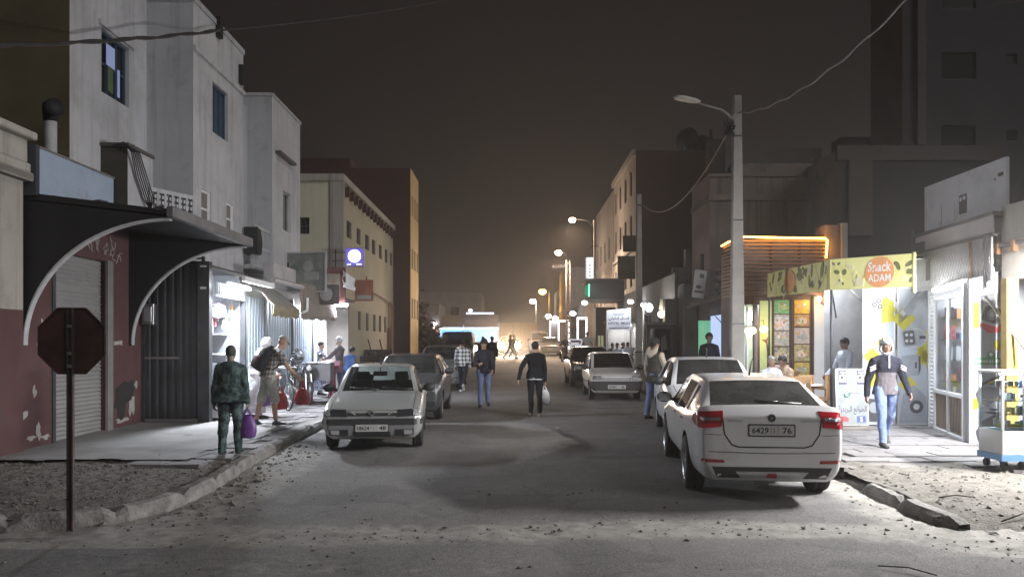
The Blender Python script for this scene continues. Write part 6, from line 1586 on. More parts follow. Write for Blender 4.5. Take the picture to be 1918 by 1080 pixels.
    for m_ in mats_: co.data.materials.append(m_)
    co.data.polygons.foreach_set('material_index', [1] * len(co.data.polygons))
    bo = o.modifiers.new('b', 'BOOLEAN'); bo.operation = 'DIFFERENCE'; bo.object = co; bo.solver = 'EXACT'
    dg = bpy.context.evaluated_depsgraph_get()
    full = bpy.data.meshes.new_from_object(o.evaluated_get(dg))
    for x in (o, co): bpy.data.objects.remove(x)
    bv = BVHTree.FromPolygons([v.co[:] for v in full.vertices], [p.vertices[:] for p in full.polygons])
    # split glass from bodywork
    names = {2: 'windscreen', 3: 'rear_window'}
    bm = bmesh.new(); bm.from_mesh(full)
    used = sorted({f.material_index for f in bm.faces})
    for k in [0] + [u for u in used if u >= 2]:
        b2 = bm.copy()
        keep = (0, 1) if k == 0 else (k,)
        bmesh.ops.delete(b2, geom=[f for f in b2.faces if f.material_index not in keep], context='FACES')
        if k == 0:
            for f in b2.faces: f.smooth = True
        else:
            for f in b2.faces: f.material_index = 0; f.smooth = True
        m2 = bpy.data.meshes.new('body'); b2.to_mesh(m2); b2.free()
        if k == 0:
            m2.materials.append(pm); m2.materials.append(arch_m); m2.set_sharp_from_angle(angle=R(38))
        else: m2.materials.append(mats_[k])
        link('body' if k == 0 else names.get(k, 'side_window'), m2, root, world=False)
    bm.free(); bpy.data.meshes.remove(full)
    AX = {'front': ((0, -1, 0), lambda u, v: (u, 6, v)), 'rear': ((0, 1, 0), lambda u, v: (u, -6, v)), 'right': ((-1, 0, 0), lambda u, v: (6, u, v)), 'left': ((1, 0, 0), lambda u, v: (-6, u, v)), 'top': ((0, 0, -1), lambda u, v: (u, v, 6))}
    def hit(side, u, v):
        d, f = AX[side]; q, n, i, _ = bv.ray_cast(Vector(f(u, v)), Vector(d))
        if q is None: q, n, i, _ = bv.find_nearest(Vector(f(u, v)) + Vector(d) * (6 - (yf if side in ('front', 'rear') else h)))
        return q
    def patch(mb, side, c, mt, n=8, m_=4, off=.006):
        d = Vector(AX[side][0]); g = []
        for j in range(m_ + 1):
            v = j / m_
            for i in range(n + 1):
                u = i / n
                a = (c[0][0] * (1 - u) + c[1][0] * u, c[0][1] * (1 - u) + c[1][1] * u); b_ = (c[3][0] * (1 - u) + c[2][0] * u, c[3][1] * (1 - u) + c[2][1] * u)
                g.append(hit(side, a[0] * (1 - v) + b_[0] * v, a[1] * (1 - v) + b_[1] * v))
        w = n + 1; vs = [p - d * off for p in g] + [p + d * .01 for p in g]; N_ = len(g)
        fs = [(j * w + i, j * w + i + 1, (j + 1) * w + i + 1, (j + 1) * w + i) for j in range(m_) for i in range(n)]
        rim = list(range(w)) + [j * w + n for j in range(1, m_ + 1)] + [m_ * w + i for i in range(n - 1, -1, -1)] + [j * w for j in range(m_ - 1, 0, -1)]
        fs += [(rim[k], rim[(k + 1) % len(rim)], rim[(k + 1) % len(rim)] + N_, rim[k] + N_) for k in range(len(rim))]
        mb.add(vs, fs, mt)
    def seam(mb, side, pts, w=.009, mt=None, off=.0025, sub=8):
        d = Vector(AX[side][0]); P = []
        for (a, b_), (c, e_) in zip(pts[:-1], pts[1:]):
            for k in range(sub): P.append((a + (c - a) * k / sub, b_ + (e_ - b_) * k / sub))
        P.append(pts[-1]); vs = []
        for k, (u, v) in enumerate(P):
            u0, v0 = P[max(k - 1, 0)]; u1, v1 = P[min(k + 1, len(P) - 1)]; l = math.hypot(u1 - u0, v1 - v0) or 1
            nx, ny = -(v1 - v0) / l * w / 2, (u1 - u0) / l * w / 2
            vs += [hit(side, u + nx, v + ny) - d * off, hit(side, u - nx, v - ny) - d * off]
        mb.add(vs, [(2 * k, 2 * k + 1, 2 * k + 3, 2 * k + 2) for k in range(len(P) - 1)], mt or seam_m)
    for x in (-1, 1):
        for y in (fa, ra): wheel(root, x * (h - S.get('tw_', .20) / 2 - S.get('in', .025)), y, r, S.get('tw_', .19), style)
    if interior:
        mb = MB(); mb.b2(-h * .82, h * .82, B['yd'], B['yc'], zb + .12, zb + .16, seat_m); mb.b2(-h * .85, h * .85, B['yc'] - .42, B['yc'] - .06, zb + .2, B['zh'] - .05, trim); mb.build('dashboard', root, world=False)
        for sx in (-.37, .37):
            y0 = B['yb'] + .12
            mb = MB(); mb.box((sx, y0 - .02, .78), (.48, .13, .62), seat_m, T=RX(-.2), taper=.86); mb.box((sx, y0 + .28, .46), (.5, .52, .15), seat_m); mb.box((sx, y0 - .13, 1.155), (.26, .09, .17), seat_m, T=RX(-.15)); mb.build('seat', root, bevel=.035, world=False, seg=2)
        mb = MB(); mb.box((0, B['yC'] + .0, .76), (1.2, .14, .56), seat_m, T=RX(-.25)); mb.box((0, B['yC'] + .3, .45), (1.2, .5, .14), seat_m)
        for sx in (-.36, .36): mb.box((sx, B['yC'] - .1, 1.09), (.25, .08, .13), seat_m)
        mb.build('rear_bench', root, bevel=.03, world=False)
        mb = MB(); M = T3(-.37, B['yc'] - .5, .92) @ RX(R(-62)); mb.tube([M @ Vector((.18 * math.cos(2 * PI * k / 20), .18 * math.sin(2 * PI * k / 20), 0)) for k in range(21)], .014, trim, n=6); mb.tube([M @ Vector((-.17, 0, 0)), M @ Vector((.17, 0, 0))], .018, trim, n=6); mb.build('steering_wheel', root, world=False)
        mb = MB(); mb.box((0, B['yrf'] + .06, H - .19), (.26, .035, .085), trim, T=RX(.2)); mb.cyl((0, B['yrf'] + .06, H - .16), (0, B['yrf'] + .02, H - .06), .012, trim, n=6); mb.build('inside_mirror', root, bevel=.012, world=False)
    for s in (-1, 1):
        mb = MB(); y = B['yc'] - S.get('my', .38); c = (s * (h + .075), y, belt + .055)
        mb.ell(c, (.115, .065, .082), S.get('mirror', trim), n=14); mb.box((s * (h - .005), y - .01, belt + .02), (.13, .05, .04), trim); mb.box((c[0], c[1] - .058, c[2]), (.17, .02, .12), lens_chrome)
        mb.build('wing_mirror', root, world=False)
    mb = MB()
    if seams:
        for side, s in (('right', 1), ('left', -1)):
            seam(mb, side, [(B['yc'] - .12, zb + .12), (B['yc'] - .14, belt - .25), (B['yc'] - .12, belt - .01)]); seam(mb, side, [(B['yb'], zb + .10), (B['yb'], belt - .01)]); seam(mb, side, [(ra + r * .5, zb + .42), (B['yC'] - .02, zb + .55), (B['yC'], belt - .01)])
            seam(mb, side, [(ra + r + .1, zb + .09), (fa - r - .1, zb + .09)])
        seam(mb, 'top', [(-h * .8, yf - .10), (-h * .82, B['yc'] + .02)]); seam(mb, 'top', [(h * .8, yf - .10), (h * .82, B['yc'] + .02)])
        mb.build('panel_gap', root, world=False)
    for side, s in (('right', 1), ('left', -1)):
        for y in (B['yb'] + .13, B['yC'] + .14):
            q = hit(side, y, belt - .10); mb = MB(); mb.box((q.x + s * .016, y, belt - .10), (.03, .17, .028), S.get('handle', pm)); mb.build('door_handle', root, bevel=.008, world=False)
    def plate(side, z, txt, w=.52, hh=.112, off=.012, frame_m=None):
        q = hit(side, 0, z); s = 1 if side == 'front' else -1
        M = frame((0, q.y + s * off, z), (-s, 0, 0)); mb = MB(M)
        mb.rrect(0, 0, w, hh, .012, -.03, 0, plate_m); mb.rrect(0, 0, w + .03, hh + .03, .014, -.04, -.004, frame_m or trim)
        a, c, d = txt
        mb.text(a, -w * .26, 0, hh * .62, .002, plate_ink, width=w * .37); mb.text('\u0627', w * .05, 0, hh * .55, .002, plate_ink, width=w * .015); mb.text(d, w * .34, 0, hh * .62, .002, plate_ink, width=w * .20)
        for x in (-.02, .14): mb.rect(w * x - .002, -hh * .42, w * x + .002, hh * .42, 0, .001, plate_ink)
        mb.build('number_plate', root, world=False)
    def wiper(side_y, z0, z1, n=1):
        pass
    root['_'] = 0; del root['_']
    return root, patch, seam, plate, hit, dict(h=h, yf=yf, fa=fa, ra=ra, zb=zb, H=H, belt=belt)
def antenna(root, y, z, lean=-.5, l=.22, fin=False):
    mb = MB(); mb.tube([(0, y, z - .02), (0, y, z + .03), (0, y + lean * l, z + l)], [.018, .012, .004], black_gloss, n=6); mb.build('aerial', root, world=False)
def wipers(root, pts, name='wiper'):
    for a, b_ in pts:
        mb = MB(); a, b_ = Vector(a), Vector(b_); mb.tube([a, b_], .011, black_gloss, n=5); mb.tube([a.lerp(b_, .5) + Vector((0, 0, .01)), a + Vector((.05, 0, -.03))], .009, black_gloss, n=5); mb.build(name, root, world=False)
def pair(fn):
    for s in (1, -1): fn(s)
def lamps(root, patch, name, parts):
    """Each lamp once per side: parts = [(side, corners for the +x side, material, offset)]."""
    for s in (1, -1):
        mb = MB()
        for side, c, mt_, off in parts:
            sd = {'right': 'left', 'left': 'right'}.get(side, side) if s < 0 else side
            cc = [(s * u, v) for u, v in c] if side in ('front', 'rear') else c
            patch(mb, sd, cc, mt_, 8, 4, off)
        mb.build(name, root, world=False)

# --- white liftback seen from behind, nearest car
OCT = dict(L=4.60, W=1.71, H=1.43, wb=2.68, fo=.92, r=.335, belt=.97, wr=.60, zn=.72, zh=.99, yc=1.02, yrf=.40, yb=-.18, yC=-1.05, yrr=-1.28, yd=-1.98, zd=1.085, zt=1.03, lip=.03, quarter=True, tw_=.225, cr=.45, **{'in': -.005}, tw=.915, ec=.35, tc=.85, zb=.24)
wp = paint('white_car_paint', (.64, .64, .65), .22, dust=.12)
r_, patch, seam, plate, hit, D = car('parked_car', 'white liftback parked nearest, seen from behind with red tail lamps', (3.17, 11.02, gz(10.7) - .01), R(-6), OCT, wp, gl=dict(rear=glass('rear_tint', (.17, .18, .18), .09, .05, dust=.16), side=tint_glass, front=car_glass), style='alloy')
yf, h = D['yf'], D['h']
lamps(r_, patch, 'tail_lamp', [('rear', [(.555, .885), (.80, .86), (.83, 1.045), (.525, 1.06)], lens_red, .012), ('rear', [(.57, .955), (.80, .95), (.80, .985), (.565, .99)], lens_chrome, .016), ('rear', [(.56, .885), (.80, .862), (.80, .905), (.56, .925)], lens_red_b, .016), ('right', [(-yf + .07, .865), (-yf + .34, .93), (-yf + .32, 1.045), (-yf + .07, 1.05)], lens_red, .010)])
mb = MB(); seam(mb, 'rear', [(-.55, 1.06), (-.52, .80), (-.44, .68), (-.36, .655), (.36, .655), (.44, .68), (.52, .80), (.55, 1.06)], .014, off=.004, sub=6); seam(mb, 'rear', [(-.84, .80), (-.55, .79)], .006); seam(mb, 'rear', [(.84, .80), (.55, .79)], .006); seam(mb, 'rear', [(-.83, .60), (0, .585), (.83, .60)], .008, sub=10)
mb.build('boot_gap', r_, world=False)
mb = MB(); patch(mb, 'rear', [(-.60, .30), (.60, .30), (.66, .43), (-.66, .43)], trim, 10, 3, .004); patch(mb, 'rear', [(-.34, .305), (.34, .305), (.40, .38), (-.40, .38)], mat('diffuser_silver', (.42, .42, .43), .4, .5), 10, 2, .016); patch(mb, 'rear', [(-.06, .31), (.06, .31), (.05, .36), (-.05, .36)], lens_red, 2, 2, .022); mb.build('diffuser', r_, world=False)
for s in (-1, 1):
    for o in (0, .10): mb = MB(); x = s * (.52 + o * 1.0); q = hit('rear', x, .38).y; mb.lathe([(.045, 0), (.050, -.09), (.041, -.09), (.036, .02)], lens_chrome, T=T3(x, q + .03, .365) @ RX(-PI / 2) @ RX(PI), n=16); mb.lathe([(.038, -.02), (.001, -.02)], black_m, T=T3(x, q + .03, .365) @ RX(PI / 2), n=12); mb.build('exhaust', r_, world=False)
    mb = MB(); c = [(s * .52, .475), (s * .82, .48), (s * .80, .515), (s * .53, .51)]; patch(mb, 'rear', c, lens_red, 6, 2, .006); mb.build('reflector', r_, world=False)
plate('rear', .845, ('6429', 'ا', '76'), w=.49, off=.010)
mb = MB(); q = hit('rear', 0, 1.0); M = frame((0, q.y - .006, .985), (1, 0, 0)); mb.T = M; mb.disc(0, 0, .046, -.02, .006, lens_chrome, n=24); mb.disc(0, 0, .038, .006, .009, black_gloss, n=20); mb.prism([(-.022, -.008), (.0, -.02), (.026, .018), (.01, .008), (-.006, .022)], .009, .012, lens_chrome); mb.build('badge', r_, world=False)
for x, tx in ((-.40, 'ŠKODA'), (.42, 'OCTAVIA')):
    q = hit('rear', x, .955); mb = MB(frame((x, q.y - .004, .955), (1, 0, 0))); mb.text(tx, 0, 0, .026, .004, steel, width=.20 if x > 0 else .16); mb.build('badge', r_, world=False)
antenna(r_, -1.05, 1.44, -.9, .2)
wipers(r_, [((-.12, -1.93, 1.155), (.42, -1.90, 1.12))], 'rear_wiper')
mb = MB()
for s, side in ((1, 'right'), (-1, 'left')): patch(mb, side, [(-1.42, .99), (-1.1, .985), (-1.1, .995), (-1.42, 1.0)], lens_chrome, 6, 1, .004)
mb.build('window_trim', r_, world=False)

# --- white saloon facing the viewer behind it
LOG = dict(L=4.29, W=1.74, H=1.53, wb=2.63, fo=.79, r=.305, belt=1.02, wr=.60, zn=.78, zh=1.02, yc=.95, yrf=.33, yb=-.22, yC=-1.02, yrr=-1.25, yd=-1.62, zd=1.06, zt=1.02, tw_=.185, cr=.5)
r_, patch, seam, plate, hit, D = car('parked_car', 'white saloon facing the viewer, half hidden behind the nearest white car', (3.78, 15.15, gz(15)), R(180 - 6), LOG, paint('white_saloon_paint', (.62, .63, .65), .3, dust=.3), gl=dict(front=glass('saloon_glass', (.42, .45, .47), .10, .04, dust=.10), side=tint_glass), style='cap')
lamps(r_, patch, 'headlamp', [('front', [(.50, .66), (.80, .68), (.82, .82), (.52, .80)], lens_clear, .008), ('right', [(D['yf'] - .05, .68), (D['yf'] - .30, .74), (D['yf'] - .28, .84), (D['yf'] - .05, .82)], lens_clear, .006)])
mb = MB(); patch(mb, 'front', [(-.42, .64), (.42, .64), (.46, .76), (-.46, .76)], trim, 8, 3, .006); patch(mb, 'front', [(-.45, .30), (.45, .30), (.5, .42), (-.5, .42)], trim, 8, 3, .006); mb.build('grille', r_, world=False)
plate('front', .50, ('30215', 'ا', '6'))
antenna(r_, .18, 1.525, .5, .16); wipers(r_, [((-.5, 1.0, 1.05), (.05, .95, 1.07)), ((.05, 1.0, 1.05), (.55, .95, 1.07))])

# --- silver hatchback facing the viewer on the left
R19 = dict(L=4.16, W=1.68, H=1.41, wb=2.54, fo=.80, r=.285, belt=.92, wr=.58, zn=.70, zh=.92, yc=.72, yrf=.14, yb=-.38, yC=-1.12, yrr=-1.35, yd=-1.72, zd=.98, zt=.93, tw_=.175, cr=.65, nw=.93, ec=.6, nc=.55, quarter=True, zb=.19, my=.30)
sp = paint('silver_car_paint', (.40, .41, .40), .30, .25, dust=.4, dcol=(.36, .355, .33))
r_, patch, seam, plate, hit, D = car('parked_car', 'dusty silver hatchback facing the viewer at the left kerb', (-2.49, 14.72, gz(14.5)), R(180 + 5.5), R19, sp, gl=dict(front=glass('hatch_glass', (.66, .72, .70), .09, .04, dust=.02), rear=glass('clear_rear', (.75, .8, .78), .08, dust=.5), side=tint_glass), style='steel')
lamps(r_, patch, 'headlamp', [('front', [(.40, .585), (.765, .60), (.775, .715), (.415, .70)], lens_dark, .008), ('front', [(.67, .605), (.765, .61), (.765, .70), (.675, .69)], lens_clear, .012), ('right', [(D['yf'] - .03, .60), (D['yf'] - .18, .61), (D['yf'] - .17, .70), (D['yf'] - .03, .70)], lens_clear, .008)])
mb = MB(); patch(mb, 'front', [(-.40, .595), (.40, .595), (.41, .69), (-.41, .69)], trim, 10, 2, .004); mb.build('grille', r_, world=False)
mb = MB(); patch(mb, 'front', [(-.79, .555), (.79, .555), (.79, .582), (-.79, .582)], mat('chrome_strip', (.55, .56, .58), .3, .7), 16, 1, .020); patch(mb, 'front', [(-.79, .46), (.79, .46), (.79, .545), (-.79, .545)], trim, 16, 2, .022); patch(mb, 'front', [(-.77, .20), (.77, .20), (.79, .45), (-.79, .45)], grey_trim, 16, 3, .02)
for s, sd in ((1, 'right'), (-1, 'left')): patch(mb, sd, [(D['yf'] - .5, .46), (D['yf'] - .03, .46), (D['yf'] - .03, .545), (D['yf'] - .5, .545)], trim, 6, 2, .014)
mb.build('bumper', r_, world=False)
mb = MB(); patch(mb, 'front', [(-.30, .26), (.30, .26), (.30, .345), (-.30, .345)], black_m, 6, 2, .026); patch(mb, 'front', [(.38, .29), (.68, .29), (.68, .38), (.38, .38)], black_m, 6, 2, .026); patch(mb, 'front', [(-.68, .29), (-.38, .29), (-.38, .38), (-.68, .38)], black_m, 6, 2, .026); mb.build('air_intake', r_, world=False)
for s in (1, -1): mb = MB(); patch(mb, 'front', [(s * .52, .30), (s * .66, .30), (s * .66, .37), (s * .52, .37)], lens_clear, 4, 2, .030); mb.build('fog_lamp', r_, world=False)
q = hit('front', 0, .64); mb = MB(frame((0, q.y + .012, .645), (-1, 0, 0)))
mb.prism([(-.055, 0), (0, -.055), (.055, 0), (.03, 0), (0, -.03), (-.03, 0)], -.02, .008, lens_chrome); mb.prism([(.055, 0), (0, .055), (-.055, 0), (-.03, 0), (0, .03), (.03, 0)], -.02, .008, lens_chrome); mb.build('badge', r_, world=False)
for s in (1, -1): q = hit('front', s * .30, .65); mb = MB(); mb.box((s * .31, q.y + .008, .645), (.11, .02, .02), sp, T=RY(-s * .5)); mb.build('grille_bar', r_, bevel=.004, world=False)
plate('front', .405, ('18624', 'ا', '48'), off=.034)
antenna(r_, .02, 1.405, .35, .14); wipers(r_, [((-.62, .80, .965), (-.08, .72, .985)), ((-.02, .80, .965), (.5, .72, .985))])

# --- dark saloon behind it
r_, patch, seam, plate, hit, D = car('parked_car', 'dark grey saloon facing the viewer behind the dusty silver hatchback', (-2.46, 19.2, gz(19)), R(180 + .6), dict(LOG, H=1.50, W=1.74), paint('graphite_paint', (.075, .08, .085), .3, .4, dust=.45, dcol=(.20, .195, .18)), gl=dict(front=glass('grey_glass', (.36, .39, .39), .10, .04, dust=.10), side=dark_glass))
lamps(r_, patch, 'headlamp', [('front', [(.48, .66), (.78, .68), (.82, .82), (.50, .80)], lens_clear, .008), ('right', [(D['yf'] - .05, .68), (D['yf'] - .30, .74), (D['yf'] - .28, .84), (D['yf'] - .05, .82)], lens_clear, .006)])
mb = MB(); patch(mb, 'front', [(-.42, .64), (.42, .64), (.46, .76), (-.46, .76)], trim, 8, 3, .006); patch(mb, 'front', [(-.45, .28), (.45, .28), (.5, .42), (-.5, .42)], trim, 8, 3, .006); mb.build('grille', r_, world=False)
for s in (1, -1): mb = MB(); patch(mb, 'front', [(s * .56, .33), (s * .74, .33), (s * .74, .45), (s * .56, .45)], lens_dark, 4, 2, .008); mb.build('fog_lamp', r_, world=False)
plate('front', .48, ('71503', 'ا', '48'))
# --- silver hatch third in the left row
HYU = dict(L=4.3, W=1.74, H=1.56, wb=2.6, fo=.83, r=.31, belt=1.02, wr=.60, zn=.80, zh=1.05, yc=1.0, yrf=.25, yb=-.25, yC=-1.1, yrr=-1.4, yd=-1.85, zd=1.06, zt=1.02, tw_=.19, cr=.4)
r_, patch, seam, plate, hit, D = car('parked_car', 'pale silver rounded car third in the left kerb row', (-2.62, 28.9, gz(28.5)), R(180), HYU, paint('pale_silver_paint', (.34, .35, .36), .3, .3, dust=.4), gl=dict(front=glass('grey_glass2', (.25, .27, .28), .12, .04, dust=.2), side=dark_glass))
lamps(r_, patch, 'headlamp', [('front', [(.42, .68), (.78, .74), (.82, .88), (.50, .80)], lens_clear, .008), ('right', [(D['yf'] - .05, .74), (D['yf'] - .45, .86), (D['yf'] - .42, .92), (D['yf'] - .05, .86)], lens_clear, .006)])
mb = MB(); patch(mb, 'front', [(-.42, .34), (.42, .34), (.5, .64), (-.5, .64)], trim, 8, 4, .006)
for s in (1, -1): patch(mb, 'front', [(s * .52, .34), (s * .80, .40), (s * .80, .48), (s * .56, .46)], trim, 4, 2, .006)
mb.build('grille', r_, world=False)
for s in (1, -1): mb = MB(); patch(mb, 'front', [(s * .54, .36), (s * .72, .39), (s * .72, .44), (s * .56, .42)], lens_chrome, 4, 2, .012); mb.build('fog_lamp', r_, world=False)
plate('front', .52, ('40817', 'ا', '48'))

# --- small boxy white hatchback with black bumper on the right
UNO = dict(L=3.65, W=1.56, H=1.43, wb=2.36, fo=.68, r=.275, belt=.90, wr=.575, zn=.75, zh=.93, yc=.92, yrf=.30, yb=-.30, yC=-1.02, yrr=-1.42, yd=-1.66, zd=.95, zt=.90, tw_=.16, cr=.85, nw=.96, ec=.8, nc=.8, zb=.20, my=.2, quarter=True)
r_, patch, seam, plate, hit, D = car('parked_car', 'small boxy white hatchback with black bumper facing the viewer', (3.10, 24.5, gz(24.3)), R(180 - 1), UNO, paint('white_boxy_paint', (.68, .64, .61), .4, dust=.12), gl=dict(front=glass('dark_screen', (.07, .07, .075), .10, .04, dust=.05), side=dark_glass, rear=dark_glass), style='steel')
lamps(r_, patch, 'headlamp', [('front', [(.44, .60), (.75, .60), (.75, .735), (.44, .735)], lens_clear, .010), ('front', [(.455, .615), (.735, .615), (.735, .72), (.455, .72)], lens_chrome, .012)])
mb = MB(); patch(mb, 'front', [(-.42, .60), (.42, .60), (.42, .735), (-.42, .735)], trim, 8, 2, .006)
for k in range(4): patch(mb, 'front', [(-.40, .615 + .03 * k), (.40, .615 + .03 * k), (.40, .630 + .03 * k), (-.40, .630 + .03 * k)], white_p, 8, 1, .014)
mb.build('grille', r_, world=False)
mb = MB(); patch(mb, 'front', [(-.78, .30), (.78, .30), (.775, .58), (-.775, .58)], trim, 14, 4, .04)
for s, sd in ((1, 'right'), (-1, 'left')): patch(mb, sd, [(D['yf'] - .42, .34), (D['yf'] - .02, .34), (D['yf'] - .02, .58), (D['yf'] - .42, .58)], trim, 6, 3, .02); patch(mb, sd, [(D['ra'] + .4, .50), (D['fa'] - .4, .50), (D['fa'] - .4, .54), (D['ra'] + .4, .54)], trim, 8, 1, .012)
mb.build('bumper', r_, world=False)
plate('front', .41, ('30648', 'ا', '6'), off=.05); wipers(r_, [((-.5, 1.0, .97), (.1, .94, .98))])
# --- dark car behind it
r_, patch, seam, plate, hit, D = car('parked_car', 'dark car parked behind the small boxy white hatchback', (2.98, 29.8, gz(29.5)), R(180), dict(HYU, H=1.52), paint('black_car_paint', (.02, .02, .022), .25, dust=.3, dcol=(.12, .11, .1)), gl=dict(front=dark_glass, side=dark_glass))
lamps(r_, patch, 'headlamp', [('front', [(.48, .68), (.78, .72), (.82, .84), (.52, .80)], lens_clear, .008)])
plate('front', .50, ('22140', 'ا', '48'))
# --- farther cars
r_, patch, seam, plate, hit, D = car('parked_car', 'grey saloon facing the viewer far up the street beside the motorcyclist', (2.95, 61.5, gz(61)), R(180), dict(LOG, H=1.46), paint('mid_grey_paint', (.17, .165, .16), .3, .3, dust=.4), gl=dict(front=dark_glass, side=dark_glass))
lamps(r_, patch, 'headlamp', [('front', [(.48, .66), (.78, .68), (.82, .82), (.50, .80)], lens_clear, .008)])
mb = MB(); patch(mb, 'front', [(-.42, .64), (.42, .64), (.46, .76), (-.46, .76)], trim, 8, 3, .006); mb.build('grille', r_, world=False); plate('front', .52, ('51209', 'ا', '48'))
MIN = dict(L=4.5, W=1.76, H=1.85, wb=2.75, fo=.85, r=.32, belt=1.10, wr=.68, zn=.88, zh=1.15, yc=1.25, yrf=.75, yb=.05, yC=-.9, yrr=-1.95, yd=-2.12, zd=1.12, zt=1.05, tw_=.2, cr=.6)
r_, patch, seam, plate, hit, D = car('parked_van', 'pale people carrier with roof rack just beyond the far grey saloon', (2.4, 68.5, gz(68)), R(180), MIN, paint('pale_van_paint', (.34, .31, .28), .35, dust=.4), gl=dict(front=dark_glass, side=dark_glass), cat='van')
mb = MB()
for s in (-.5, .5): mb.tube([(s, .5, 1.86), (s, .45, 1.95), (s, -1.6, 1.95), (s, -1.65, 1.84)], .025, steel, n=6)
for y in (.3, -.5, -1.3): mb.tube([(-.5, y, 1.95), (.5, y, 1.95)], .02, steel, n=6)
mb.build('roof_rack', r_, world=False)
VAN = dict(L=4.9, W=1.95, H=2.0, wb=2.9, fo=.85, r=.33, belt=1.25, wr=.80, zn=.95, zh=1.2, yc=1.75, yrf=1.15, yb=.5, yC=-.9, yrr=-2.28, yd=-2.38, zd=1.25, zt=1.2, tw_=.21, cr=.7)
r_, patch, seam, plate, hit, D = car('parked_van', 'large dark van parked in the left row before the market tent', (-3.05, 44.5, gz(44)), R(180), VAN, paint('dark_van_paint', (.030, .028, .028), .4, dust=.4, dcol=(.08, .07, .065)), gl=dict(front=dark_glass, side=dark_glass, rear=dark_glass), cat='van', interior=False)
lamps(r_, patch, 'headlamp', [('front', [(.55, .74), (.85, .76), (.88, .95), (.58, .92)], lens_clear, .008)])
for k, (x, y, hh, lab) in enumerate(((-3.0, 36.2, 1.45, 'low dark saloon behind the pale silver car in the left row'), (-4.6, 51.5, 1.45, 'dark car half hidden behind the large dark van'))):
    r_, patch, seam, plate, hit, D = car('parked_car', lab, (x, y, gz(y)), R(180), dict(LOG, H=hh), paint('dim_car_paint', (.045, .042, .042), .35, dust=.4, dcol=(.10, .095, .09)), gl=dict(front=dark_glass, side=dark_glass))
    lamps(r_, patch, 'headlamp', [('front', [(.48, .66), (.78, .68), (.82, .82), (.50, .80)], lens_clear, .008)])
# --- oncoming car with its headlamps on
r_, patch, seam, plate, hit, D = car('oncoming_car', 'oncoming car with both headlamps glaring in the middle of the street', (-.25, 62.5, gz(60)), R(180), dict(HYU, W=1.78), paint('oncoming_paint', (.10, .09, .085), .35, dust=.4), gl=dict(front=dark_glass, side=dark_glass))
hl_m = emi('headlamp_glow', (1.0, .74, .50), 220)
for s in (1, -1):
    mb = MB(); q = hit('front', s * .64, .75); mb.ell((s * .64, q.y + .02, .75), (.26, .06, .24), hl_m, n=12); hd = mb.build('headlamp', r_, world=False)
    l = bpy.data.lights.new('bulb', 'SPOT'); l.energy = 3200; l.color = (1, .76, .52); l.spot_size = R(80); l.spot_blend = .8; l.shadow_soft_size = .08
    lo = bpy.data.objects.new('bulb', l); COL.objects.link(lo); lo.parent = r_
    lo.matrix_basis = T3(s * .64, q.y + .12, .75) @ Vector((0, 1, -.035)).to_track_quat('-Z', 'Y').to_matrix().to_4x4()

# ================================================================== PEOPLE
def cloth_m(name, col, var=.16, rough=.9, **k): return mat(name, col, rough, spec=.12, var=var, scale=k.pop('scale', 7), bump=.8, bscale=k.pop('bscale', 16), **k)
def plaid(name, c1, c2, sc=9.0):
    if name in MATS: return MATS[name]
    m = bpy.data.materials.new(name); MATS[name] = m; m.use_nodes = True
    N, L = m.node_tree.nodes, m.node_tree.links; b = N['Principled BSDF']; b.inputs['Roughness'].default_value = .9
    tc = N.new('ShaderNodeTexCoord'); sp = N.new('ShaderNodeSeparateXYZ'); L.new(tc.outputs['Object'], sp.inputs[0]); outs = []
    ad = N.new('ShaderNodeMath'); ad.operation = 'ADD'; L.new(sp.outputs['X'], ad.inputs[0]); L.new(sp.outputs['Y'], ad.inputs[1])
    for s in (ad.outputs[0], sp.outputs['Z']):
        a = N.new('ShaderNodeMath'); a.operation = 'MULTIPLY'; a.inputs[1].default_value = sc; L.new(s, a.inputs[0])
        f = N.new('ShaderNodeMath'); f.operation = 'FRACT'; L.new(a.outputs[0], f.inputs[0])
        g = N.new('ShaderNodeMath'); g.operation = 'GREATER_THAN'; g.inputs[1].default_value = .5; L.new(f.outputs[0], g.inputs[0]); outs.append(g.outputs[0])
    q = N.new('ShaderNodeMath'); q.operation = 'ADD'; L.new(outs[0], q.inputs[0]); L.new(outs[1], q.inputs[1])
    h = N.new('ShaderNodeMath'); h.operation = 'MULTIPLY'; h.inputs[1].default_value = .5; L.new(q.outputs[0], h.inputs[0])
    mx = N.new('ShaderNodeMixRGB'); mx.inputs[1].default_value = (*c1, 1); mx.inputs[2].default_value = (*c2, 1); L.new(h.outputs[0], mx.inputs[0]); L.new(mx.outputs[0], b.inputs['Base Color'])
    return m
skin_a = mat('skin_tan', (.33, .19, .13), .6, var=.10, scale=14, bump=.1)
skin_b = mat('skin_brown', (.20, .105, .07), .6, var=.10, scale=14, bump=.1)
hair_m = mat('hair_black', (.012, .010, .010), .75, var=.4, scale=40, bump=.6, bscale=90)
eye_w = mat('eye_white', (.6, .58, .56), .3, var=0); eye_d = mat('eye_dark', (.012, .01, .01), .25, var=0); lip = mat('lips', (.24, .10, .08), .6, var=.05)
black_cl = cloth_m('black_cloth', (.014, .014, .017)); navy = cloth_m('navy_cloth', (.020, .022, .034)); jeans = cloth_m('blue_denim', (.15, .20, .34), scale=5); jeans2 = cloth_m('pale_denim', (.15, .20, .36), scale=4)
khaki = cloth_m('khaki_cloth', (.30, .30, .27)); white_cl = cloth_m('white_cloth', (.62, .64, .68), var=.06); grey_cl = cloth_m('grey_cloth', (.115, .105, .118), var=.08); cream_cl = cloth_m('cream_cloth', (.44, .38, .31), var=.1)
shoe_d = mat('dark_shoe', (.02, .02, .022), .6, var=.2); shoe_w = mat('pale_shoe', (.5, .5, .5), .6, var=.1)
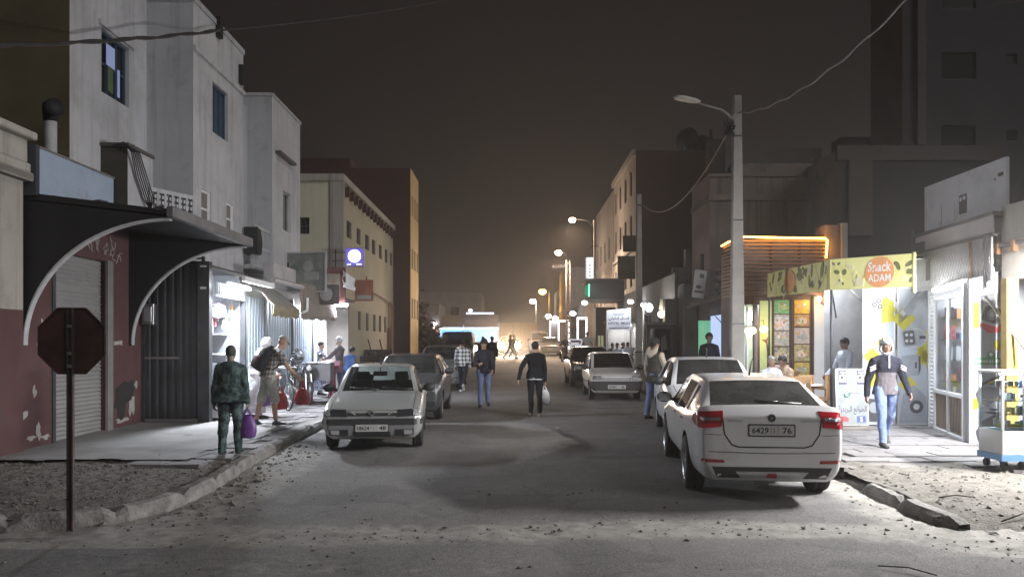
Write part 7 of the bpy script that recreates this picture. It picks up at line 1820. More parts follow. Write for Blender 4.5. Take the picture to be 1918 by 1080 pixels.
camo = mat('camouflage', (.020, .040, .040), .95, col2=(.085, .125, .120), scale=9, lo=.44, hi=.56, detail=4, dirt=(.010, .016, .018), dlo=.53, dhi=.56, dscale=7, bump=.3, bscale=26)
floral = mat('floral_cloth', (.62, .62, .66), .9, col2=(.05, .12, .28), scale=22, lo=.50, hi=.56, detail=1)

def caps(mb, p0, r0, p1, r1, mt, n=14):
    p0, p1 = Vector(p0), Vector(p1); d = p1 - p0
    if d.length < 1e-5: mb.ell(p0, r0, mt, n); return
    d.normalize(); rings = []
    for k in range(5):
        a = PI / 2 * (k / 4 - 1); rings.append((p0 + d * r0 * math.sin(a), max(.001, r0 * math.cos(a))))
    for k in range(5):
        a = PI / 2 * k / 4; rings.append((p1 + d * r1 * math.sin(a), max(.001, r1 * math.cos(a))))
    u = d.orthogonal().normalized(); w = d.cross(u)
    mb.loft([[c + (u * math.cos(2 * PI * i / n) + w * math.sin(2 * PI * i / n)) * r for i in range(n)] for c, r in rings], mt, True)

def person(label, loc, rz, h=1.75, legs=((5, 0, 3), (-5, 0, 3)), arms=((0, 8, 10, 0), (0, 8, 10, 0)), lean=0.0, side=0.0, head=(0, 0), skin=None, top=None, bottom=None, shoe=None, sleeve='long', shorts=False, robe=None,
           hem=.0, hair='short', hair_col=None, vox=.011, wide=1.0, seat=None, face=True, baggy=1.0, collar=None, lower_top=None, hood=None, group=None, stripes=None, gravity=True, sleeve_m=None, glasses=False, cuff_m=None, fat=1.0):
    """legs = (hip flex, splay, knee bend), arms = (flex, splay, elbow bend, forearm inward), right first; faces local +y."""
    k = h / 1.75; skin = skin or skin_a; top = top or black_cl; bottom = bottom or navy; shoe = shoe or shoe_d
    root = thing('person', label, 'person', loc, rz, group)
    mb = MB()
    V = Vector; dr = lambda f, a, s: V((s * math.sin(R(a)), math.sin(R(f)) * math.cos(R(a)), -math.cos(R(f)) * math.cos(R(a))))
    pel = V((0, 0, 0)); Ml = RX(-R(lean)) @ RY(R(side))
    sp = lambda x, y, z: pel + (Ml @ V((x * k, y * k, z * k)))
    feet = []; J = {}
    for s, (hf, ab, kn) in zip((1, -1), legs):
        hip = V((s * .092 * k, 0, -.02 * k)); knee = hip + dr(hf, ab, s) * .435 * k; ank = knee + dr(hf - kn, ab * .5, s) * .415 * k
        J[s] = (hip, knee, ank); feet.append((s, ank, hf - kn))
    low = min(a.z - .085 * k - (.10 * k * max(0, math.sin(R(-t - 12))) if t < -12 else 0) for s, a, t in feet)
    up = -low if seat is None else seat + .10 * k
    pel.z += up
    for s in J: J[s] = tuple(p + V((0, 0, up)) for p in J[s])
    b_ = baggy; lm = skin if shorts else bottom
    for s in (1, -1):
        hip, knee, ank = J[s]
        caps(mb, hip, .092 * k * b_, knee, .064 * k * b_, bottom)
        if shorts: caps(mb, knee.lerp(hip, .25), .082 * k * b_, knee.lerp(hip, -.06), .080 * k * b_, bottom)
        caps(mb, knee, (.052 if shorts else .062 * b_) * k, knee.lerp(ank, .35) + V((0, -.012 * k, 0)), (.055 if shorts else .060 * b_) * k, lm)
        caps(mb, knee.lerp(ank, .35) + V((0, -.012 * k, 0)), (.054 if shorts else .060 * b_) * k, ank, (.036 if shorts else .048 * b_) * k, lm)
        t = [f for f in feet if f[0] == s][0][2]
        ft = R(max(-55, min(10, t * .9 if t < -12 else 0)))
        q = lambda x, y, z: ank + (RX(ft) @ V((x * k, y * k, z * k)))
        mb.loft([[q(s * .012 + w * math.cos(2 * PI * i / 12), y, -.085 + hh * .5 + hh * .5 * math.sin(2 * PI * i / 12)) for i in range(12)] for y, w, hh in ((-.075, .018, .05), (-.06, .036, .085), (-.01, .040, .10), (.07, .044, .075), (.14, .047, .055), (.185, .036, .045), (.20, .014, .03))], shoe)
        caps(mb, ank, .040 * k, q(0, -.01, -.045), .042 * k, skin if cuff_m == 'bare' else shoe)
    f = fat
    low_m = lower_top or top
    mb.loft([[sp(rx * f * wide * math.cos(2 * PI * i / 20), ry * f * math.sin(2 * PI * i / 20) + yo, z) for i in range(20)] for z, rx, ry, yo in ((-.12, .06, .06, 0), (-.09, .135, .10, -.01), (0, .163, .118, -.012), (.06, .155, .112, -.004))], bottom)
    mb.loft([[sp(rx * f * wide * math.cos(2 * PI * i / 20), ry * f * math.sin(2 * PI * i / 20) + yo, z) for i in range(20)] for z, rx, ry, yo in ((-.02 - hem, (.172 + hem * .16) * b_ if hem else .165, .124 * b_ if hem else .118, -.008), (.06 - hem * .5, .170 * (b_ if hem else .97), .122, -.006), (.16, .152, .112, .004), (.25, .160, .116, .006))], low_m)
    mb.loft([[sp(rx * f * wide * math.cos(2 * PI * i / 20), ry * f * math.sin(2 * PI * i / 20) + yo, z) for i in range(20)] for z, rx, ry, yo in ((.24, .160, .116, .006), (.34, .178, .125, .006), (.43, .182, .118, -.002), (.485, .135, .092, -.012), (.52, .078, .068, -.012))], top)
    if robe is not None:
        bot = -up + robe; mb.loft([[V(((.165 + (.1 if z < -.3 * k else 0) * 1) * k * math.cos(2 * PI * i / 20), (.13 + (.09 if z < -.3 * k else 0)) * k * math.sin(2 * PI * i / 20), pel.z + z)) for i in range(20)] for z in (.2 * k, 0, -.35 * k, bot)], top)
    sm = sleeve_m or top
    for s, (fl, ab, el, inn) in zip((1, -1), arms):
        sh = sp(s * .182 * wide, -.005, .418); d1 = Ml @ dr(fl, ab, s); el_p = sh + d1 * .30 * k
        d2 = Ml @ dr(fl + el, ab * .4, s); d2 = V((d2.x - s * math.sin(R(inn)) * (1 if el > 30 else .6), d2.y, d2.z)).normalized(); wr_ = el_p + d2 * .255 * k
        caps(mb, sp(s * .07 * wide, -.010, .462), .062 * k, sh, .064 * k, top)
        cl = .012 * k * b_
        caps(mb, sh, .056 * k + cl, sh.lerp(el_p, .55 if sleeve == 'short' else 1), .046 * k + cl, sm)
        if sleeve == 'short': caps(mb, sh.lerp(el_p, .5), .046 * k, el_p, .042 * k, skin)
        fm = skin if sleeve != 'long' else sm
        caps(mb, el_p, .042 * k + (cl if sleeve == 'long' else 0), wr_, .030 * k + (cl if sleeve == 'long' else 0), fm)
        # hand: palm, four unequal curled fingers and a thumb from the palm's side
        sd = d2.cross(V((s, 0, 0))); sd = sd.normalized() if sd.length > .2 else V((0, 1, 0))
        nrm = d2.cross(sd).normalized()                  # back of hand points outwards
        if nrm.x * s < 0: nrm = -nrm
        pm_ = wr_ + d2 * .05 * k
        for o in (-.026, -.009, .009, .026): caps(mb, wr_ + sd * o * .7 * k, .019 * k, wr_ + d2 * .088 * k + sd * o * k, .0155 * k, skin, 8)
        for o, ln_ in ((-.030, .060), (-.010, .076), (.010, .080), (.030, .070)):
            a = wr_ + d2 * .088 * k + sd * o * k; m_ = a + (d2 * .8 - nrm * .45) * ln_ * .55 * k; e_ = m_ + (d2 * .35 - nrm * .9) * ln_ * .5 * k
            caps(mb, a, .0108 * k, m_, .0098 * k, skin, 8); caps(mb, m_, .0098 * k, e_, .0085 * k, skin, 8)
        a = wr_ + d2 * .03 * k + sd * .032 * k; m_ = a + (d2 * .6 + sd * .7 - nrm * .2) * .042 * k; caps(mb, a, .0145 * k, m_, .0118 * k, skin, 8); caps(mb, m_, .0118 * k, m_ + (d2 * .9 - nrm * .5) * .03 * k, .0098 * k, skin, 8)
        J['hand', s] = wr_ + d2 * .095 * k - nrm * .02 * k
    nb = sp(0, -.01, .50); hc0 = sp(0, .016, .660)
    caps(mb, nb, .058 * k, hc0 - (hc0 - nb) * .25, .053 * k, skin)
    if collar: caps(mb, nb - V((0, 0, .01)), .075 * k, nb + (hc0 - nb) * .35, .068 * k, collar)
    Hm = T3(*hc0) @ RZ(R(head[0])) @ RX(R(head[1])) @ Ml.to_3x3().to_4x4() if abs(lean) < 8 else T3(*hc0) @ RZ(R(head[0])) @ RX(R(head[1] - lean * .5))
    S_ = Matrix.Diagonal((k, k, k, 1)); HM = Hm @ S_
    def hell(c, r, mt, n=16): mb.add(*(lambda t: (t.v, t.f))(MB().ell(c, r, mt, n)), mt, True, HM)
    hell((0, -.005, .02), (.076, .096, .100), skin); hell((0, .030, -.045), (.060, .066, .070), skin); hell((0, .052, -.085), (.034, .036, .028), skin)
    hell((0, .092, -.025), (.013, .020, .022), skin, 8); hell((0, .084, -.004), (.010, .012, .026), skin, 8)
    for s in (-1, 1): hell((s * .077, -.006, -.02), (.010, .020, .032), skin, 8)
    # join into one continuous skin of body and clothes
    ob = mb.build('body', None); src = ob.data
    bv = BVHTree.FromPolygons([v.co[:] for v in src.vertices], [p.vertices[:] for p in src.polygons])
    mi = [p.material_index for p in src.polygons]
    rm = ob.modifiers.new('r', 'REMESH'); rm.mode = 'VOXEL'; rm.voxel_size = vox; rm.use_smooth_shade = True
    sm_ = ob.modifiers.new('s', 'SMOOTH'); sm_.factor = .5; sm_.iterations = 3
    dg = bpy.context.evaluated_depsgraph_get(); me = bpy.data.meshes.new_from_object(ob.evaluated_get(dg))
    mats_ = list(src.materials); bpy.data.objects.remove(ob)
    me.materials.clear()
    for m_ in mats_: me.materials.append(m_)
    bm = bmesh.new(); bm.from_mesh(me); bm.faces.ensure_lookup_table()
    for fc in bm.faces:
        q = bv.find_nearest(fc.calc_center_median()); fc.material_index = mi[q[2]] if q[2] is not None else 0; fc.smooth = True
    # creases of the cloth
    sk = mats_.index(skin) if skin in mats_ else -1
    cov = {v for fc in bm.faces if fc.material_index != sk for v in fc.verts}
    for v in cov:
        c = v.co; v.co = c + v.normal * (.012 * noise.noise((c.x * 8 + h * 30, c.y * 8, c.z * 6)) + .006 * noise.noise((c.x * 22, c.y * 22, c.z * 13 + h)))
    bm.to_mesh(me); bm.free()
    if face:                                              # eyes, brows and mouth join the same mesh
        fb = MB(HM)
        for s in (-1, 1): fb.ell((s * .031, .083, .005), (.014, .008, .0085), eye_w, 8); fb.ell((s * .031, .0895, .005), (.0065, .004, .0065), eye_d, 8); fb.ell((s * .032, .087, .026), (.020, .008, .005), hair_m, 8)
        fb.ell((0, .0905, -.060), (.024, .007, .0075), lip, 8)
        if glasses:
            for s in (-1, 1): fb.lathe([(.024, 0), (.027, .002), (.024, .004)], black_gloss, T=T3(s * .032, .098, .005) @ RX(PI / 2), n=14); fb.tube([(s * .058, .09, .008), (s * .078, .0, .005)], .003, black_gloss, n=4)
        fo = fb.build('f'); off = len(mats_)
        bm = bmesh.new(); bm.from_mesh(me); bm2 = bmesh.new(); bm2.from_mesh(fo.data)
        vm = [bm.verts.new(v.co) for v in bm2.verts]; bm2.faces.ensure_lookup_table()
        for fc in bm2.faces:
            nf = bm.faces.new([vm[v.index] for v in fc.verts]); nf.material_index = off + fc.material_index; nf.smooth = True
        bm.to_mesh(me); bm.free(); bm2.free()
        for m_ in fo.data.materials: me.materials.append(m_)
        bpy.data.objects.remove(fo)
    body = bpy.data.objects.new('body', me); COL.objects.link(body); body.parent = root
    def shell(name, c, r, mt, keep, amp=.006, n=28, seed=0):
        t = MB().ell(c, r, mt, n); vs = []
        for p in t.v:
            q = V(p) - V(c); vs.append(V(c) + q * (1 + amp * 12 * noise.noise((p[0] * 28 + seed, p[1] * 28, p[2] * 28))))
        fs = [fc for fc in t.f if keep(sum((V(t.v[i]) for i in fc), V()) / len(fc))]
        m2 = MB(HM); m2.add(vs, fs, mt, True); o = m2.build(name, root, world=False); sd = o.modifiers.new('thick', 'SOLIDIFY'); sd.thickness = .006; return o
    hcol = hair_col or hair_m
    if hair == 'short': shell('hair', (0, -.010, .026), (.083, .103, .106), hcol, lambda c: c.z > (.055 if c.y > .045 else .0 if c.y > -.03 else -.065), .010)
    elif hair == 'full': shell('hair', (0, -.012, .032), (.092, .110, .112), hcol, lambda c: c.z > (.050 if c.y > .05 else -.005 if c.y > -.03 else -.085), .014)
    elif hair == 'crop': shell('hair', (0, -.008, .022), (.079, .100, .103), hcol, lambda c: c.z > (.060 if c.y > .045 else .02 if c.y > -.03 else -.045), .003)
    elif hair == 'beanie': shell('beanie', (0, -.008, .035), (.090, .110, .118), hcol, lambda c: c.z > (.045 if c.y > .03 else .0), .006)
    elif hair == 'cap':
        shell('cap', (0, -.008, .035), (.086, .106, .104), hcol, lambda c: c.z > .045, .002); m2 = MB(HM); m2.prism([(.072 * math.cos(a), .07 + .085 * math.sin(a)) for a in [PI * i / 12 for i in range(13)]], .048, .056, hcol, T=RX(-.12)); m2.build('cap_brim', root, world=False)
    elif hair == 'hat':
        shell('hat', (0, -.006, .04), (.09, .11, .10), hcol, lambda c: c.z > .04, .008); m2 = MB(HM); m2.lathe([(.08, .052), (.15, .036), (.152, .030), (.08, .044)], hcol, n=24); m2.build('hat_brim', root, world=False)
    elif hair == 'wrap':
        shell('head_wrap', (0, -.004, .038), (.098, .116, .105), hcol, lambda c: c.z > .052 or c.y < .0 and c.z > -.02, .030, seed=3); shell('chin_wrap', (0, .0, -.035), (.094, .104, .120), hcol, lambda c: (c.z < -.055 and not (c.y > .05 and c.z > -.09)) or c.y < .035, .028, seed=5)
    elif hair == 'scarf': shell('headscarf', (0, -.006, .0), (.094, .112, .135), hcol, lambda c: not (c.y > .05 and -.10 < c.z < .07 and abs(c.x) < .062), .010)
    if hood:
        m2 = MB(); cN = sp(0, -.085, .49)
        m2.loft([[cN + Ml @ V((.135 * wide * r * math.cos(2 * PI * i / 18) * k, (.075 * math.sin(2 * PI * i / 18) - y) * k * 1.0, (z + .03 * math.cos(4 * PI * i / 18)) * k)) for i in range(18)] for z, r, y in ((-.10, .5, .02), (-.05, .95, .03), (.02, 1.08, .01), (.075, .9, -.03), (.085, .72, -.04), (.04, .6, -.03))], hood); m2.build('hood', root, world=False)
    if stripes:
        for s in (1, -1):
            m2 = MB(); sh = sp(s * .215, .05, .34)
            for j in range(3): m2.box(sh + V((s * .02, .045, -.03 * j)), (.10, .02, .012), stripes, T=RY(s * .45))
            m2.build('sleeve_stripe', root, world=False)
    Mw = wm(root)
    return root, {s: Mw @ J['hand', s] for s in (1, -1)}, (lambda x, y, z: Mw @ sp(x, y, z))

def bag(label, hand, w, h, mt, seed=0, d=.16, drop=.10, name='carrier_bag', tilt=0.0):
    """A thin plastic carrier hanging from a hand by two stretched handles."""
    hand = Vector(hand); t = thing(name, label, 'bag', hand - Vector((0, 0, h + drop)))
    rings = []
    for z, a, c in ((0, .55, .7), (.04, .85, .95), (.25, 1.0, 1.0), (.5, .96, .9), (.75, .78, .7), (.9, .55, .45), (1.0, .42, .25)):
        ring = []
        for i in range(22):
            an = 2 * PI * i / 22; x, y = w / 2 * a * math.cos(an), d / 2 * c * math.sin(an); n_ = .035 * noise.noise((x * 9 + seed, y * 9, z * 4 + seed)) + .014 * noise.noise((x * 24, y * 24, z * 18 + seed))
            ring.append(Vector((x * (1 + n_ * 4) + tilt * (1 - z), y * (1 + n_ * 4), -h - drop + z * h + n_ * .4)) + hand)
        rings.append(ring)
    mb = MB(); mb.loft(rings, mt, True); mb.build('sack', t)
    mb = MB()
    for y in (-.02, .02): mb.tube([hand + Vector((-w * .2, y, -drop - .02)), hand + Vector((-w * .06, y, -drop * .4)), hand + Vector((0, y * .4, 0)), hand + Vector((w * .06, y, -drop * .4)), hand + Vector((w * .2, y, -drop - .02))], [.016, .012, .009, .012, .016], mt, n=6)
    mb.build('handle', t)
    return t
purple = mat('purple_plastic', (.13, .05, .22), .4, var=.25, scale=9); redpl = mat('red_plastic', (.24, .018, .024), .4, var=.25, scale=9); whitepl = mat('white_plastic_film', (.66, .66, .66), .4, var=.06, scale=9); magenta = mat('pink_plastic', (.32, .025, .07), .45, var=.15)

# --- the left pavement
p, hd, _ = person('person in dark camouflage shirt and trousers walking away on the left pavement', (-4.27, 11.75, gz(11.7) + .14), R(2), 1.66, legs=((6, 1, 4), (-4, 1, 6)), arms=((2, 10, 8, 0), (-2, 12, 8, 0)), top=camo, bottom=camo, hem=.10, hair='crop', hair_col=mat('cropped_hair', (.05, .055, .045), .9, var=.2), skin=mat('skin_shade', (.20, .17, .12), .6, var=.1, scale=14), baggy=1.28, vox=.009, fat=1.22, shoe=mat('dark_boot', (.02, .035, .035), .8, var=.2))
bag('purple carrier bag hanging from the hand of the person in camouflage', hd[1], .30, .36, purple, 1)
p, hd, at = person('person with backpack, checked shirt and khaki shorts bending towards the lit stall', (-4.85, 15.4, sw(15.4)), R(-52), 1.86, legs=((10, 5, 8), (-10, 5, 4)), arms=((52, 8, 20, 6), (20, 14, 12, 0)), lean=24, head=(8, -16), top=plaid('brown_check', (.05, .05, .055), (.28, .25, .22), 11), bottom=khaki, shorts=True, sleeve='short', hair='cap', hair_col=mat('drab_cap', (.22, .22, .20), .9, var=.2), shoe=shoe_d, skin=skin_a, vox=.009, baggy=1.1, hem=.06)
def backpack(label, at, w, h, d, mt, mt2):
    t = thing('backpack', label, 'backpack', at(0, -.12, .05))
    def P(x, y, z): return at(x, y, z)
    mb = MB(); mb.loft([[P(w / 2 * a * math.cos(2 * PI * i / 20), -.115 - d * (.5 + .5 * math.sin(2 * PI * i / 20)) * c, z * h) for i in range(20)] for z, a, c in ((.0, .7, .6), (.05, .95, .95), (.4, 1.0, 1.0), (.75, .95, .85), (.95, .7, .6), (1.0, .4, .35))], mt); mb.build('pack', t)
    mb = MB(); mb.loft([[P(w / 2 * a * .8 * math.cos(2 * PI * i / 16), -.115 - d * .92 - .05 * (.5 + .5 * math.sin(2 * PI * i / 16)) * c, z * h) for i in range(16)] for z, a, c in ((.06, .8, .5), (.12, 1, 1), (.4, 1, 1), (.5, .8, .5))], mt2); mb.build('front_pocket', t)
    for s in (-1, 1):
        mb = MB(); mb.tube([P(s * .10, -.11, .40), P(s * .12, -.02, .50), P(s * .12, .10, .42), P(s * .13, .12, .28), P(s * .15, .0, .12), P(s * .12, -.11, .08)], .017, mt, n=6); mb.build('strap', t)
    return t
backpack('black and dark red backpack on the bending shopper', lambda x, y, z: at(x, y, z), .34, .52, .22, cloth_m('pack_black', (.010, .009, .012)), cloth_m('pack_red', (.035, .008, .012)))
bag('red carrier bag hanging in front of the bending shopper', hd[1] + Vector((.02, 0, 0)), .32, .34, redpl, 3, drop=.16)
bag('red carrier bag at the far side of the bending shopper', hd[-1] + Vector((.12, .1, .02)), .34, .36, redpl, 4, drop=.12)
bag('purple carrier bag beside the knees of the bending shopper', hd[-1] + Vector((-.22, .05, .05)), .26, .34, purple, 5)
p, hd, at = person('person wrapped in a pale hooded robe leaning towards the lit stall', (-5.55, 16.7, sw(16.7)), R(-70), 1.80, legs=((8, 3, 6), (-8, 3, 4)), arms=((35, 10, 20, 0), (40, 12, 30, 0)), lean=20, top=white_cl, bottom=white_cl, robe=.12, hair='scarf', hair_col=white_cl, vox=.012, baggy=1.2)
p, hd, at = person('person in floral dress and red headband at the kiosk doorway', (-5.75, 23.3, sw(23)), R(-100), 1.62, arms=((40, 8, 30, 0), (30, 10, 50, 10)), top=floral, bottom=floral, robe=.15, hair='full', skin=skin_a, sleeve='short', vox=.013)
p, hd, at = person('person in white beanie reaching towards the kiosk', (-5.10, 22.9, sw(23)), R(75), 1.74, arms=((25, 8, 30, 0), (45, 4, 20, 0)), top=grey_cl, bottom=jeans2, hair='beanie', hair_col=white_cl, skin=mat('skin_pale', (.45, .36, .31), .6, var=.08), vox=.013)
p, hd, at = person('person with bright blue shirt bending away beside the white beanie', (-4.72, 22.3, gz(22)), R(-20), 1.66, lean=20, arms=((30, 8, 30, 0), (30, 14, 30, 0)), top=cloth_m('blue_shirt', (.10, .22, .58), var=.2), bottom=jeans2, hair='short', sleeve_m=cloth_m('olive_sleeve', (.20, .18, .14)), vox=.013)

# --- in the roadway
p, hd, at = person('person in black tracksuit with white shirt hem walking up the street', (.55, 18.5, gz(18.5)), R(4), 1.80, legs=((-3, 1, 6), (4, 0, 3)), arms=((-2, 8, 8, 0), (-16, 30, 12, 0)), top=black_cl, bottom=black_cl, hem=.06, hair='short', cuff_m='bare', skin=skin_a, vox=.009, baggy=1.08, fat=1.08, shoe=mat('sandal', (.16, .12, .09), .7, var=.2), head=(10, 0))
bag('white carrier bag hanging from the hand of the person in black tracksuit', hd[1], .27, .36, whitepl, 7)
mb = MB(); T_ = wm(p); mb.T = T_; mb.lathe([(.168, .985), (.180, .945), (.182, .90), (.174, .905), (.165, .97)], white_cl, n=24, T=Matrix.Diagonal((1.08, .82, 1, 1)) @ T3(0, 0, -.03)); mb.build('shirt_hem', p)
p, hd, at = person('person in dark jacket and jeans looking at a phone while walking towards the viewer', (-.76, 21.0, gz(21)), R(184), 1.86, legs=((14, 1, 6), (-8, 1, 16)), arms=((18, 8, 78, 22), (6, 10, 50, 10)), head=(0, -22), top=cloth_m('charcoal_cloth', (.028, .027, .034)), bottom=jeans, hem=.06, hair='full', skin=skin_a, vox=.010, baggy=1.12, shoe=shoe_d)
t = thing('phone', 'dark phone held up by the person in dark jacket and jeans', 'phone', hd[1]); mb = MB(T3(*(hd[1] + Vector((-.02, -.03, .03)))) @ RX(-.6)); mb.rrect(0, 0, .075, .15, .012, -.004, .004, black_gloss); mb.build('case', t); mb = MB(T3(*(hd[1] + Vector((-.02, -.03, .03)))) @ RX(-.6)); mb.rect(-.033, -.068, .033, .068, .004, .005, emi('phone_screen', (.7, .8, 1), .6)); mb.build('screen', t)
p, hd, at = person('person in black and white checked shirt walking away past the parked cars', (-1.68, 26.4, gz(26.4)), R(-8), 1.84, legs=((-22, 2, 30), (14, 0, 4)), arms=((-6, 8, 10, 0), (10, 12, 14, 0)), top=plaid('bw_check', (.02, .02, .022), (.68, .68, .70), 7.5), bottom=navy, shoe=shoe_w, hair='short', skin=skin_b, vox=.011, hem=.05)
p, hd, at = person('dark figure walking up the street behind the person with the phone', (-.95, 37, gz(37)), R(10), 1.84, legs=((14, 1, 5), (-14, 1, 10)), top=black_cl, bottom=navy, vox=.016, face=False)
p, hd, at = person('dark figure beside another, just left behind the person with the phone', (-1.5, 40, gz(40)), R(-5), 1.78, legs=((-12, 1, 10), (12, 1, 4)), top=navy, bottom=black_cl, vox=.016, face=False)
p, hd, at = person('silhouetted person striding across in front of the headlamps', (-.12, 54.5, gz(54.5)), R(-80), 1.80, legs=((28, 2, 6), (-24, 2, 14)), arms=((-18, 8, 12, 0), (20, 8, 20, 0)), top=grey_cl, bottom=khaki, vox=.018, face=False)
p, hd, at = person('second silhouetted walker just behind the one before the headlamps', (.12, 56.5, gz(56.5)), R(-75), 1.72, legs=((-20, 2, 12), (24, 2, 8)), top=navy, bottom=jeans, vox=.018, face=False)

# --- the right pavement
p, hd, at = person('person in cream hooded top and dark vest standing by the white saloon', (3.30, 17.9, gz(17.9)), R(-48), 1.88, legs=((6, 2, 6), (-6, 2, 4)), arms=((14, 10, 30, 0), (6, 12, 20, 0)), head=(-14, -8), top=cloth_m('dark_vest', (.055, .052, .045)), sleeve_m=cream_cl, bottom=jeans, hem=.14, hair='full', hood=cream_cl, skin=skin_a, vox=.010, glasses=True, baggy=1.1)
p, hd, at = person('person in dark shirt facing the viewer before the lit curtains', (5.40, 21.2, sw(21)), R(182), 1.86, arms=((0, 12, 10, 0), (0, 12, 10, 0)), top=cloth_m('midnight_shirt', (.018, .018, .026)), bottom=black_cl, hair='full', skin=skin_b, vox=.011)
p, hd, at = person('person in white head wrap, navy zip top and blue jeans walking on the right pavement', (6.06, 12.55, sw(12.5)), R(176), 1.77, legs=((16, 2, 6), (-14, 3, 22)), arms=((-10, 14, 12, 0), (14, 14, 18, 0)), head=(-6, -8), top=navy, lower_top=grey_cl, bottom=jeans2, hem=.09, hair='wrap', hair_col=white_cl, skin=skin_b, stripes=mat('pale_stripe', (.5, .48, .5), .8), vox=.0085, baggy=1.14, wide=1.0)
mb = MB(); mb.T = wm(p); mb.box((0, .136, 1.36), (.014, .012, .20), white_p); mb.build('zip', p)
p, hd, at = person('person in pale blue shirt seen in profile behind the snack bar counter', (7.10, 16.5, sw(16.5) + .03), R(100), 1.72, arms=((20, 8, 30, 0), (14, 10, 30, 0)), head=(0, -14), top=cloth_m('pale_blue_shirt', (.46, .50, .60), var=.08), bottom=navy, hair='short', skin=skin_b, vox=.011)
p, hd, at = person('seated person in white shirt facing the viewer on the snack bar terrace', (5.82, 17.4, sw(17.4)), R(190), 1.72, legs=((88, 6, 88), (88, 6, 88)), arms=((30, 10, 60, 15), (30, 10, 60, 15)), seat=.45, top=white_cl, bottom=navy, hair='short', skin=skin_a, vox=.013, hair_col=mat('grey_hair', (.25, .25, .26), .9))
p, hd, at = person('seated person in tan jumper leaning over a terrace table', (6.42, 18.0, sw(18)), R(120), 1.76, legs=((88, 6, 88), (88, 6, 88)), arms=((40, 10, 60, 15), (40, 10, 60, 15)), seat=.45, lean=16, top=cloth_m('tan_jumper', (.36, .27, .19), var=.1), bottom=navy, hair='full', skin=skin_b, vox=.013)
p, hd, at = person('person in white shirt standing by the arched shop far up the pavement', (4.38, 45, sw(45)), R(180), 1.82, arms=((0, 16, 20, 0), (0, 16, 20, 0)), top=white_cl, bottom=navy, hair='short', skin=skin_b, vox=.016, sleeve='short', face=False)
for k, (px, d, tp, rzz, lab) in enumerate(((1147, 37.2, grey_cl, 200, 'café guest in grey, leftmost under the hotel sign'), (1156, 36.9, white_cl, 170, 'café guest in white with hands on the table, left of centre'), (1167, 37.4, navy, 230, 'café guest in navy between the two guests in white'), (1176, 37.0, white_cl, 150, 'café guest in white, rightmost under the hotel sign'))):
    q = W(px, 645, d); person(lab, (q.x, d, sw(d)), R(rzz), 1.72 + .03 * k, legs=((88, 6, 88), (88, 6, 88)), arms=((35, 10, 60, 15), (35, 10, 60, 15)), seat=.46, top=tp, bottom=black_cl, hair='short', skin=skin_b, vox=.018, group=None, face=False)

# ================================================================== STREET THINGS
def chair(label, loc, rz, mt=None, group='wooden terrace chairs'):
    mt = mt or mat('chair_wood', (.30, .17, .08), .55, col2=(.40, .25, .13), scale=4, stretch=(1, 1, 6)); t = thing('chair', label, 'chair', loc, rz, group)
    mb = MB(); mb.b2(-.21, .21, -.21, .21, .43, .47, mt); mb.build('seat', t, bevel=.01, world=False)
    mb = MB()
    for k in range(4): mb.b2(-.19 + .1 * k, -.12 + .1 * k, -.23, -.205, .50, .92, mt)
    mb.b2(-.21, .21, -.235, -.20, .86, .95, mt); mb.build('backrest', t, world=False)
    for sx in (-.19, .19):
        for sy in (-.19, .19):
            mb = MB(); mb.cyl((sx, sy, 0), (sx, sy, .44 if sy > 0 else .92), .02, mt, n=6); mb.build('leg', t, world=False)
        mb = MB(); mb.b2(sx - .02, sx + .02, -.2, .2, .66, .69, mt); mb.cyl((sx, .18, .44), (sx, .18, .67), .016, mt, n=6); mb.build('armrest', t, world=False)
    return t
def table(label, loc, mt, r=.38):
    t = thing('table', label, 'table', loc); mb = MB(T3(*loc)); mb.lathe([(.001, .75), (r, .75), (r, .72), (.001, .72)], mt, n=24); mb.build('tabletop', t); mb = MB(T3(*loc)); mb.cyl((0, 0, .05), (0, 0, .72), .03, dark_metal); mb.lathe([(.22, 0), (.2, .03), (.03, .06)], dark_metal, n=16); mb.build('pedestal', t); return t
for k, (x, y, rz, lab) in enumerate(((5.82, 17.45, 190, 'wooden armchair under the seated person in white shirt'), (6.42, 18.05, 120, 'wooden armchair under the seated person in tan jumper'), (6.25, 16.1, 200, 'empty wooden armchair nearest the white A-frame board'), (6.55, 16.6, 60, 'empty wooden armchair turned towards the tables'), (5.95, 16.0, -20, 'empty wooden armchair behind the nearest white car'))): chair(lab, (x, y, sw(y)), R(rz))
table('round white table before the seated person in tan jumper', (6.05, 17.9, sw(17.9)), white_p); table('round white table by the empty wooden armchairs', (6.2, 16.5, sw(16.5)), white_p)
for k, (x, y) in enumerate(((4.95, 36.6), (5.35, 36.5))): table(['small café table, left one under the hotel sign', 'small café table, right one under the hotel sign'][k], (x, y, sw(y)), white_p, .3)
for px, d in ((1147, 37.2), (1156, 36.9), (1167, 37.4), (1176, 37.0)):
    q = W(px, 645, d); chair({1147: 'café chair under the grey guest', 1156: 'café chair under the left guest in white', 1167: 'café chair under the navy guest', 1176: 'café chair under the rightmost guest'}[px], (q.x, d + .05, sw(d)), R(180), trim, group='café chairs under the hotel sign')

